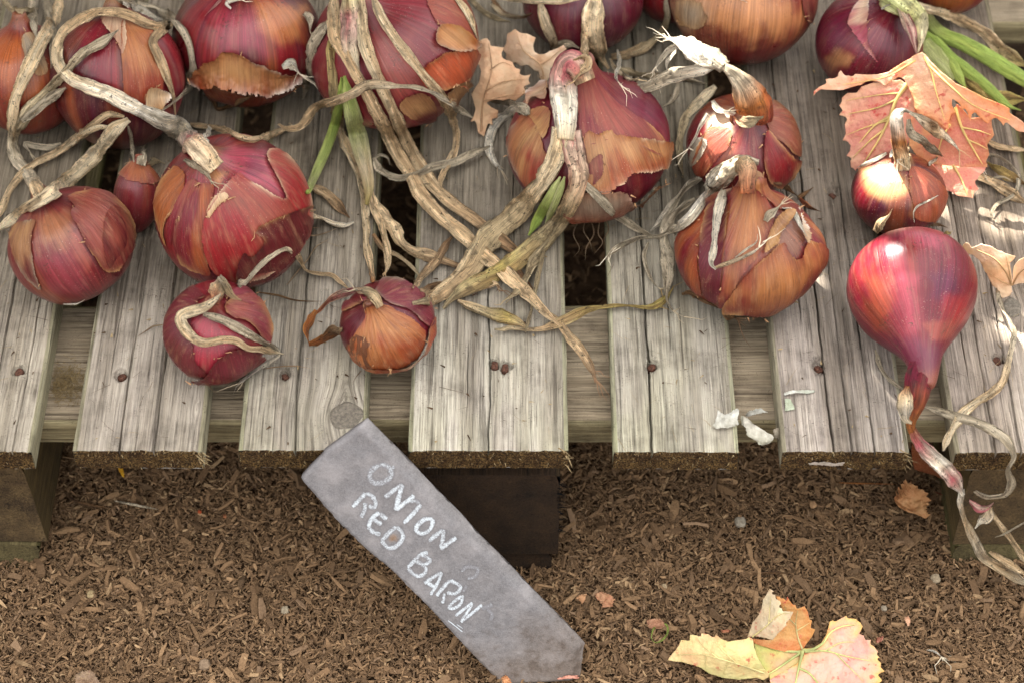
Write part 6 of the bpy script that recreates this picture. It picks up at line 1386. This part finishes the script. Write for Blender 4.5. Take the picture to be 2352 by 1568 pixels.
HE = Height('e', [(680, 205, .032), (740, 155, .038), (800, 290, .026), (900, 165, .042), (1080, 235, .040), (1290, 300, .032), (950, 400, .030), (1100, 450, .036), (1250, 640, .010), (1220, 750, .005), (1110, 770, .004), (1000, 580, .014), (1150, 650, .014)])
HF = Height('e', [(1250, 630, .010), (1300, 400, .030), (1400, 310, .036), (1460, 400, .034), (1450, 560, .020), (1330, 610, .012)])
lf = leaf_obj('dried_vine_leaf', [cut('e', [(680, 208), (700, 175), (732, 148), (762, 165), (790, 218), (900, 165), (1000, 190), (1080, 235), (1130, 245), (1180, 272), (1292, 298), (1268, 340), (1222, 380), (1240, 500), (1256, 600), (1240, 640), (1252, 700), (1220, 750), (1150, 778), (1106, 770), (1115, 702), (1080, 692), (1084, 670), (1030, 630), (990, 560), (965, 500), (940, 470), (910, 390), (885, 352), (840, 320), (800, 288), (728, 278)], HE, sz, srgb(222, 190, 150), srgb(236, 212, 180), 71, third=srgb(212, 172, 126)),
    cut('e', [(1250, 636), (1258, 500), (1270, 420), (1320, 350), (1400, 310), (1480, 300), (1480, 560), (1380, 606), (1320, 612)], HF, sz, srgb(226, 196, 160), srgb(240, 220, 192), 72)], M_DEAD, 'pale dried leaf catching the sun beside the teardrop onion', 'leaf')
for H_, pts, w_ in ((HE, [(1250, 630), (1180, 480), (1050, 330), (850, 230)], .0008), (HE, [(1240, 600), (1220, 480), (1180, 300)], .0006), (HE, [(1245, 630), (1120, 580), (1000, 500)], .0006), (HF, [(1255, 630), (1330, 500), (1460, 400)], .0006)):
    rib(lf, 'e', pts, w_, H_, sz, srgb(196, 156, 112))
# dry lobed leaves between the centre onions
H1 = Height('2', [(1245, 340, .028), (1370, 265, .042), (1480, 330, .036), (1330, 480, .040), (1590, 490, .030), (1660, 530, .026), (1640, 635, .018), (1470, 560, .040), (1270, 640, .024), (1360, 700, .024), (1440, 780, .012), (1258, 830, .006), (1320, 920, .003), (1420, 450, .044)])
lf = leaf_obj('dried_vine_leaf', [cut('2', [(1242, 342), (1262, 308), (1312, 290), (1340, 272), (1368, 264), (1388, 285), (1392, 320), (1440, 322), (1484, 328), (1466, 372), (1476, 404), (1540, 424), (1560, 462), (1596, 478), (1590, 512), (1628, 520), (1668, 508), (1650, 548), (1666, 575), (1612, 596), (1644, 636), (1560, 692), (1520, 676), (1480, 692), (1420, 682), (1362, 702), (1400, 740), (1446, 755), (1440, 806), (1402, 812), (1408, 856), (1376, 838), (1348, 934), (1308, 904), (1298, 850), (1286, 828), (1256, 834), (1280, 790), (1292, 740), (1262, 640), (1316, 560), (1330, 490), (1302, 414), (1268, 402)], H1, sz, srgb(206, 172, 136), srgb(224, 190, 154), 73, third=srgb(190, 146, 110))], M_DEAD, 'tan dead leaf with jagged lobes hanging left of the central onion', 'leaf')
for pts, w_ in (([(1330, 900), (1340, 700), (1400, 480), (1380, 300)], .0008), ([(1360, 620), (1480, 560), (1640, 540)], .0006), ([(1345, 690), (1470, 660), (1600, 640)], .0006), ([(1390, 480), (1470, 430), (1540, 450)], .0005)):
    rib(lf, '2', pts, w_, H1, sz, srgb(186, 146, 108))
H2 = Height('2', [(1560, 200, .048), (1700, 260, .038), (1500, 300, .030), (1600, 320, .042), (1500, 440, .018), (1650, 430, .024), (1760, 460, .028), (1900, 330, .036), (1760, 565, .010), (1830, 440, .024)])
lf = leaf_obj('dried_vine_leaf', [cut('2', [(1508, 232), (1530, 222), (1558, 198), (1596, 224), (1642, 232), (1702, 258), (1684, 312), (1690, 350), (1730, 378), (1760, 372), (1800, 348), (1850, 338), (1892, 312), (1914, 340), (1866, 372), (1850, 420), (1838, 450), (1800, 470), (1806, 520), (1762, 574), (1734, 540), (1724, 486), (1690, 480), (1650, 440), (1600, 450), (1560, 425), (1500, 455), (1524, 420), (1496, 400), (1504, 370), (1476, 342), (1500, 300)], H2, sz, srgb(214, 184, 148), srgb(232, 208, 178), 74, third=srgb(200, 160, 122))], M_DEAD, 'paler dead leaf with a raised tip behind the jagged tan leaf', 'leaf')
for pts, w_ in (([(1760, 560), (1730, 440), (1620, 350), (1570, 220)], .0007), ([(1735, 440), (1800, 400), (1890, 330)], .0006)):
    rib(lf, '2', pts, w_, H2, sz, srgb(196, 158, 120))
B1 = [[(800, 850, .010), (850, 780, .016), (905, 725, .018)], [(805, 900, .006), (880, 850, .010), (960, 790, .016)], [(840, 960, .004), (930, 920, .006), (1075, 880, .014)], [(900, 990, .004), (960, 990, .006), (1070, 960, .012)], [(1000, 1030, .003), (1030, 1040, .004), (1070, 1000, .008)]]
leaf_obj('dead_leaf', [sheet('s3', B1, srgb(176, 128, 84), srgb(198, 152, 104), gz, [('t', 3, 12), ('r', 4, 14)], seed=41)], M_DEAD, 'cupped tan dead leaf on the mulch under the right front edge', 'leaf')
B2 = [[(930, 500, .05), (1000, 520, .05), (1100, 640, .045)], [(930, 600, .03), (1030, 640, .03), (1190, 700, .03)], [(950, 690, .012), (1060, 730, .012), (1190, 780, .012)]]
leaf_obj('dead_leaf', [sheet('s3', B2, srgb(150, 84, 52), srgb(120, 66, 42), gz, [('r', 4, 15)], seed=42)], M_DEAD, 'rusty brown dead leaf in shade below the hanging teardrop neck', 'leaf')
def scrap(name, key, poly3, c1, c2, label, cat, seed, f=gz, mat=None, group=None):
    """small leaf or paper fragment: fan-like sheet between two edges given as (px, py, lift)"""
    return leaf_obj(name, [sheet(key, poly3, c1, c2, f, [('l', 4, 7), ('r', 4, 7), ('t', 3, 5)] if mat is None else [('l', 6, 2.5), ('r', 6, 2.5), ('t', 5, 2.5), ('b', 5, 2.5)], nu=36, nv=34, seed=seed, wob=.0026)], mat or M_DEAD, label, cat, group)
scrap('leaf_scrap', 's4', [[(1215, 1530, .002), (1260, 1510, .008)], [(1225, 1560, .006), (1290, 1540, .010)], [(1230, 1590, .004), (1305, 1570, .006)]], srgb(216, 160, 112), srgb(226, 178, 134), 'orange tan leaf fragment at the foot of the slate label', 'leaf scrap', 51)
scrap('leaf_scrap', 's4', [[(1560, 1525, .004), (1680, 1515, .008)], [(1540, 1545, .004), (1690, 1540, .006)]], srgb(196, 128, 112), srgb(206, 150, 130), 'pinkish shred of leaf right of the slate foot', 'leaf scrap', 52)
scrap('leaf_scrap', 's4', [[(1640, 1070, .006), (1735, 1045, .012)], [(1660, 1090, .006), (1730, 1065, .008)], [(1690, 1120, .003), (1720, 1085, .004)]], srgb(206, 158, 116), srgb(216, 172, 130), 'pale tan leaf shred on mulch right of the slate, small and pointed', 'leaf scrap', 53)
scrap('leaf_scrap', 's4', [[(1740, 1050, .006), (1820, 1030, .010)], [(1790, 1100, .006), (1890, 1080, .008)], [(1800, 1130, .004), (1881, 1125, .005)]], srgb(176, 128, 96), srgb(190, 146, 112), 'dusty brown curled leaf piece beside the pale pointed shred', 'leaf scrap', 54)
scrap('leaf_scrap', 's5', [[(2070, 590, .004), (2110, 590, .010)], [(2070, 630, .006), (2135, 625, .008)], [(2100, 670, .004), (2120, 665, .004)]], srgb(222, 176, 142), srgb(226, 184, 150), 'tiny star shaped pale pink leaf scrap at lower right', 'leaf scrap', 55)
scrap('leaf_scrap', 's5', [[(1870, 750, .006), (1945, 735, .012)], [(1865, 800, .004), (1925, 780, .008)]], srgb(206, 140, 120), srgb(214, 160, 136), 'small salmon leaf scrap right of the spotted vine leaf', 'leaf scrap', 56)
scrap('leaf_scrap', 's5', [[(750, 690, .004), (850, 685, .008)], [(760, 715, .004), (840, 712, .005)]], srgb(166, 104, 76), srgb(176, 116, 88), 'dark rose leaf scrap left of the spotted vine leaf', 'leaf scrap', 57)
scrap('leaf_scrap', 's5', [[(220, 620, .004), (330, 600, .010)], [(215, 660, .004), (380, 650, .010)], [(240, 690, .002), (360, 690, .004)]], srgb(186, 142, 112), srgb(166, 122, 96), 'brown pink leaf scrap next to the green sprout', 'leaf scrap', 58)
scrap('leaf_scrap', 's6', [[(745, 600, .012), (770, 605, .014)], [(745, 640, .008), (795, 640, .010)], [(780, 690, .004), (800, 690, .004)]], srgb(214, 166, 32), srgb(196, 140, 30), 'bright yellow leaf fragment under the second slat', 'leaf scrap', 59)
scrap('leaf_scrap', 'd', [[(180, 1540, .004), (212, 1532, .006)], [(168, 1556, .004), (226, 1552, .006)], [(170, 1585, .003), (245, 1575, .004)]], srgb(140, 118, 96), srgb(128, 106, 86), 'flat dull grey brown bark flake at bottom left', 'bark flake', 60)
# white peeling scraps on the slats
def wz(h0): return lambda a, b, h: at_z(a, b, h0 + h)
WS = np.array([1., 1, 1]); WS2 = np.array([.86, .85, .80])
scrap('white_peel', 'c', [[(300, 235, .002), (430, 290, .004), (590, 190, .005)], [(280, 340, .001), (450, 360, .005), (620, 240, .006)], [(235, 450, .001), (430, 430, .004), (610, 400, .004)], [(280, 510, .0005), (450, 490, .002), (640, 450, .002)]], WS, WS2, 'white papery peel stuck on the right edge of the fifth slat', 'paper scrap', 71, wz(.0008), M_SCRAP)
scrap('white_peel', 'c', [[(620, 310, .006), (720, 330, .008), (800, 400, .008)], [(640, 430, .008), (720, 440, .010), (820, 430, .010)], [(700, 490, .010), (850, 480, .012), (950, 510, .012)], [(720, 600, .008), (900, 590, .010), (1110, 600, .012)], [(850, 670, .006), (950, 680, .008), (1090, 690, .008)], [(890, 740, .004), (940, 750, .004), (1010, 730, .005)]], np.array([.95, .92, .86]), np.array([.8, .78, .68]), 'cream peel hanging in the gap between the fifth and sixth slats', 'paper scrap', 72, wz(-.012), M_SCRAP)
scrap('white_peel', 'c', [[(680, 300, .002), (780, 240, .006), (930, 205, .006)], [(740, 340, .001), (860, 310, .003), (1040, 280, .003)]], WS, np.array([.84, .86, .9]), 'bluish white peel on the bearer behind the cream one', 'paper scrap', 73, wz(-.0175), M_SCRAP)
scrap('white_peel', 'c', [[(1090, 520, .006), (1140, 480, .008), (1195, 470, .008)], [(1100, 600, .004), (1150, 580, .005), (1200, 560, .005)], [(1110, 640, .002), (1160, 650, .002), (1215, 655, .002)]], np.array([.78, .72, .62]), np.array([.6, .5, .42]), 'brownish end of peel against the sixth slat side', 'paper scrap', 74, wz(-.012), M_SCRAP)
scrap('white_smear', 's3', [[(35, 160, .0006), (70, 150, .001), (150, 140, .001), (260, 140, .0006)], [(40, 185, .0004), (90, 180, .0008), (160, 175, .0008), (255, 170, .0004)]], WS, np.array([.8, .86, .78]), 'thin whitish crust across the left corner of the sixth slat', 'crust', 75, wz(.0006), M_SCRAP)
scrap('white_smear', 's3', [[(40, 200, .0004), (60, 200, .0006), (90, 210, .0004)], [(45, 290, .0004), (75, 290, .0006), (125, 280, .0003)]], np.array([.72, .8, .66]), np.array([.62, .7, .56]), 'pale green crust below the whitish one on the sixth slat', 'crust', 76, wz(.0006), M_SCRAP)
yz = lambda a, b, h: at_y(a, b, -.0022 - h)
scrap('white_smear', 's3', [[(205, 655, .0002), (350, 645, .0008), (470, 645, .0003)], [(215, 672, .0002), (370, 670, .0008), (450, 672, .0003)]], WS, np.array([.86, .76, .72]), 'pinkish white streak on the sawn end of the sixth slat', 'crust', 77, yz, M_SCRAP)

def stone(label, key, x, y, r_px, col, seed, name='pebble', cat='pebble', flat=.7):
    q = zz(key, [(x, y)])[0]; c = at_z(q[0], q[1], GZ + .006); R = .8 * r_px * zl(key) * np.dot(c - CAM, FW) / FPX
    th, ph = np.meshgrid(np.linspace(0, 2 * np.pi, 17)[:-1], np.linspace(0.02, np.pi - .02, 11))
    D = np.stack([np.sin(ph) * np.cos(th), np.sin(ph) * np.sin(th), np.cos(ph) * flat], -1)
    D = np.sign(D) * np.abs(D) ** .8 * (1 + .5 * (fbm(D * 1.6 + seed * 3, seed, 3)[..., None] - .5))
    P = c + D * R + np.array([0, 0, R * flat * .4])
    o = build(name, P.reshape(-1, 3), grid_faces(11, 16, True), M_STONE, None, col=np.repeat(np.array(col)[None], 176, 0), smooth=False, loc=c)
    return tag(o, label, cat)
stone('blocky whitish stone on mulch at lower right', 's3', 1092, 1465, 44, (1, .95, .86), 1)
stone('small peach coloured crumb on mulch under the sixth slat', 's3', 240, 945, 34, (1, .72, .5), 2, 'leaf_crumb', 'crumb')
stone('tiny cream crumb left of centre on the mulch', 's6', 582, 1440, 32, (1.05, .95, .68), 3, 'wood_crumb', 'crumb')
stone('glassy pale pebble on mulch right of the middle block', 'd', 1700, 1200, 16, (.9, .95, 1.0), 4)
stone('white crumb near the left edge of the slate', 's6', 1820, 1545, 34, (1, 1, .95), 5, 'chalk_crumb', 'crumb')
stone('pale yellow pebble on mulch above the bark flake', 'd', 208, 1364, 10, (1, .9, .66), 6)
stone('cream pebble left of the spotted vine leaf', 's5', 358, 388, 28, (1, .9, .74), 7)
stone('white shell like crumb at right above the leaf scraps', 's5', 1935, 545, 28, (.9, .9, .9), 8, 'shell_crumb', 'crumb')
stone('pink grey flat pebble near the bottom edge under the label', 'd', 470, 1527, 17, (.72, .6, .52), 9)
stone('tiny red berry like crumb on the shaded mulch', 's6', 1274, 912, 16, (1, .22, .08), 10, 'red_crumb', 'crumb')
stone('small orange crumb next to the red one on shaded mulch', 's6', 1436, 940, 16, (.8, .36, .2), 11, 'orange_crumb', 'crumb')
def ground_strip(label, key, pts, w, kind, name, cat, mat=None, hz=.006, **kw):
    q = zz(key, pts); n = len(pts); c = at_z(q[0][0], q[0][1], GZ)
    o = rb(None, key, pts, w, kind, zs=[GZ + hz + .004 * (i % 2) for i in range(n)], name=name, mat=mat, **kw)
    o.data.transform(__import__('mathutils').Matrix.Translation(-Vector(c))); o.location = c
    return tag(o, label, cat)
ground_strip('long bent brown twig in the shade under the second slat', 's6', [(410, 780), (460, 830), (560, 865), (740, 890)], [14, 22, 20, 12], 'brown', 'twig', 'twig', flat=.8)
ground_strip('straight grey splinter beside the bent twig', 's6', [(730, 840), (860, 865), (1010, 895)], [14, 22, 12], 'grey', 'twig', 'twig', flat=.8)
ground_strip('thin orange straw across the shade under the sixth slat', 's3', [(400, 790), (550, 795), (700, 798), (820, 800)], [8, 12, 12, 6], 'orange', 'straw', 'straw', flat=.8)
ground_strip('faint brown straw right of the cupped dead leaf', 's3', [(1080, 850), (1130, 870), (1180, 890)], [8, 10, 6], 'rust', 'straw', 'straw', flat=.8)
ground_strip('green sprout curled in a ring on the mulch', 's5', [(265, 760), (275, 700), (320, 650), (375, 660), (380, 720), (340, 770), (290, 785), (262, 745)], [10, 15, 15, 15, 15, 15, 12], 'green', 'green_sprout', 'sprout', M_GREEN, .010, flat=.9, rough=.3)
ground_strip('slender tan splinter on the mulch above the curled vine leaf', 's5', [(1000, 290), (1130, 285), (1290, 290)], [16, 22, 12], 'brown', 'wood_splinter', 'splinter', flat=.7)
ground_strip('pale fluffy fibre tuft at the right above the bottom edge', 's5', [(2240, 840), (2300, 850), (2360, 900)], [20, 30, 12], 'white', 'fibre_tuft', 'fibre', fray=14)

# crumbs of skin, soil and wood hair strewn over the slats
def debris():
    r = np.random.default_rng(31); sp = []
    while len(sp) < 620:
        q = at_z(r.uniform(0, 2352), r.uniform(120, 1020), .0006)
        if not any(X0(a) + .002 < q[0] < X0(b_) - .002 for a, b_, *_ in SL) or q[1] < .004: continue
        k = r.random()
        if k < .55: sp.append((q, (r.normal(), r.normal(), r.uniform(0, .12)), r.uniform(.0012, .004), r.uniform(.00025, .0008)))
        else: sp.append((q, (r.normal(), r.normal(), r.uniform(0, .15)), r.uniform(.005, .016), r.uniform(.00008, .00016)))
    h = len(sp) // 2
    for nm, s_, m_ in (('dry_crumbs', sp[:h], M_FIBRE), ('soil_crumbs', sp[h:], M_SOIL)):
        o = fibres(nm, None, s_, m_, 41); o['label'] = 'fine dry crumbs and fibres strewn on the slats' if m_ is M_FIBRE else 'dark soil crumbs strewn on the slats'
debris()
# ------------------------------------------------------------------ unseen vine added overhead to shade the pallet, gaps aimed for sun patches
def sun_gaps():
    T = []
    def add(key, pts, r): T.extend([((CAM + ray(*q) * depth(*q)), r) for q in zz(key, pts)])
    add('4', [(1120, 1330), (1180, 1400), (1260, 1310), (1160, 1280)], .010)
    add('s2', [(480, 480), (530, 455), (590, 465), (650, 520), (720, 570)], .0095)
    def addz(key, pts, z, r): T.extend([(at_z(*q, z), r) for q in zz(key, pts)])
    addz('e', [(900, 230), (1000, 260), (1100, 300)], .040, .006); addz('e', [(1360, 430)], .030, .006)
    addz('g', [(840, 260), (760, 300)], .070, .007); addz('g', [(1360, 510), (1400, 560)], .064, .009); addz('g', [(1640, 560), (1760, 610)], .066, .005)
    addz('4', [(1640, 1150), (1700, 1190), (1780, 1080)], .020, .0035)
    T.extend([(at_z(*zz('3', [q])[0], ON['arched'].c[2] + ON['arched'].R * .8 + .048), .010) for q in ((1240, 290), (1330, 330), (1450, 380), (1600, 440))])
    T.append((at_z(*zz('4', [(1320, 870)])[0], ON['sunlit_small'].c[2] + .06), .007))
    add('3', [(1560, 860)], .006)
    return T
def vine():
    gaps = sun_gaps(); r = np.random.default_rng(77)
    e1 = np.cross(SUN_DIR, [0, 0, 1.0]); e1 /= np.linalg.norm(e1); e2 = np.cross(e1, SUN_DIR)
    mid = np.array([0, .12, 0]); C0 = mid + SUN_DIR * 1.25
    root = thing('shade_vine', (-.75, 1.7, GZ), 'unseen grape vine added overhead on a bent cane to shade the pallet', 'vine')
    Vs, Fs = [], []; b = 0; N = 3600
    a = np.linspace(0, 2 * np.pi, 11)[:-1]; rad = .78 + .24 * np.cos(5 * a)
    for _ in range(N):
        p = C0 + e1 * r.uniform(-.95, .95) + e2 * r.uniform(-.72, .72) + SUN_DIR * r.normal(0, .09)
        R = r.uniform(.035, .06)
        bad = False
        for (t, gr) in gaps:
            q = p - t; dd = np.linalg.norm(q - SUN_DIR * (q @ SUN_DIR))
            if dd < R * .95 + gr: bad = True; break
        if bad:
            R = .016; near = False
            for (t, gr) in gaps:
                q = p - t; dd = np.linalg.norm(q - SUN_DIR * (q @ SUN_DIR))
                if dd < R + gr: near = True; break
            if near: continue
        nn = SUN_DIR + r.normal(0, .28, 3); nn /= np.linalg.norm(nn); u = np.cross(nn, r.normal(size=3)); u /= np.linalg.norm(u); v = np.cross(nn, u)
        ring = p + R * rad[:, None] * (np.cos(a)[:, None] * u + np.sin(a)[:, None] * v) - nn * R * .25
        Vs.append(np.vstack([p, ring])); i = np.arange(10); Fs.append(np.stack([np.full(10, b), b + 1 + i, b + 1 + (i + 1) % 10], -1)); b += 11
    # close chance pinholes: walk the crown as the sun sees it and put a small leaf wherever sky shows
    GS = .006; na, nb = int(1.9 / GS), int(1.44 / GS); cov = np.zeros((na, nb), bool)
    ga = (np.arange(na) - na / 2) * GS; gb = (np.arange(nb) - nb / 2) * GS; GA, GB = np.meshgrid(ga, gb, indexing='ij')
    tg = np.array([[(t - C0) @ e1, (t - C0) @ e2] for t, _ in gaps]); tr = np.array([g_ for _, g_ in gaps])
    def mark(a_, b_, R):
        i0, i1 = np.searchsorted(ga, [a_ - R, a_ + R]); j0, j1 = np.searchsorted(gb, [b_ - R, b_ + R])
        cov[i0:i1, j0:j1] |= (GA[i0:i1, j0:j1] - a_) ** 2 + (GB[i0:i1, j0:j1] - b_) ** 2 < R * R
    for V_ in Vs:
        q = V_.mean(0) - C0; mark(q @ e1, q @ e2, np.linalg.norm(V_[1] - V_[0]) * .55)
    dg = np.min(np.hypot(GA[..., None] - tg[:, 0], GB[..., None] - tg[:, 1]) - tr, -1)
    for i, j in np.argwhere(~cov & (dg > .004))[::1]:
        if cov[i, j]: continue
        R = min(.03, dg[i, j] + .001); p = C0 + e1 * ga[i] + e2 * gb[j] + SUN_DIR * r.normal(0, .03)
        nn = SUN_DIR + r.normal(0, .12, 3); nn /= np.linalg.norm(nn); u = np.cross(nn, r.normal(size=3)); u /= np.linalg.norm(u); v = np.cross(nn, u)
        ring = p + R * rad[:, None] * (np.cos(a)[:, None] * u + np.sin(a)[:, None] * v)
        Vs.append(np.vstack([p, ring])); q = np.arange(10); Fs.append(np.stack([np.full(10, b), b + 1 + q, b + 1 + (q + 1) % 10], -1)); b += 11
        mark(ga[i], gb[j], R * .62)
    tag(build('shade_foliage', np.concatenate(Vs), np.concatenate(Fs), M_VINE, root), kind='stuff')
    pts = catmull([(-.75, 1.7, GZ - .03), (-.78, 1.66, .5), (-.72, 1.5, 1.0), (-.58, 1.1, 1.28), (-.4, .7, 1.3), (-.1, .5, 1.25), (.2, .45, 1.2)], 60)
    T = np.gradient(pts, axis=0); T /= np.linalg.norm(T, axis=1)[:, None]; A = np.cross(T, [.3, .8, .1]); A /= np.linalg.norm(A, axis=1)[:, None]; B = np.cross(T, A)
    ph = np.linspace(0, 2 * np.pi, 9)[:-1]; rr = np.linspace(.022, .004, 60)
    P = pts[:, None] + (np.cos(ph)[None, :, None] * A[:, None] + np.sin(ph)[None, :, None] * B[:, None]) * rr[:, None, None]
    build('cane', P.reshape(-1, 3), grid_faces(60, 8, True), M_CANE, root)
vine()
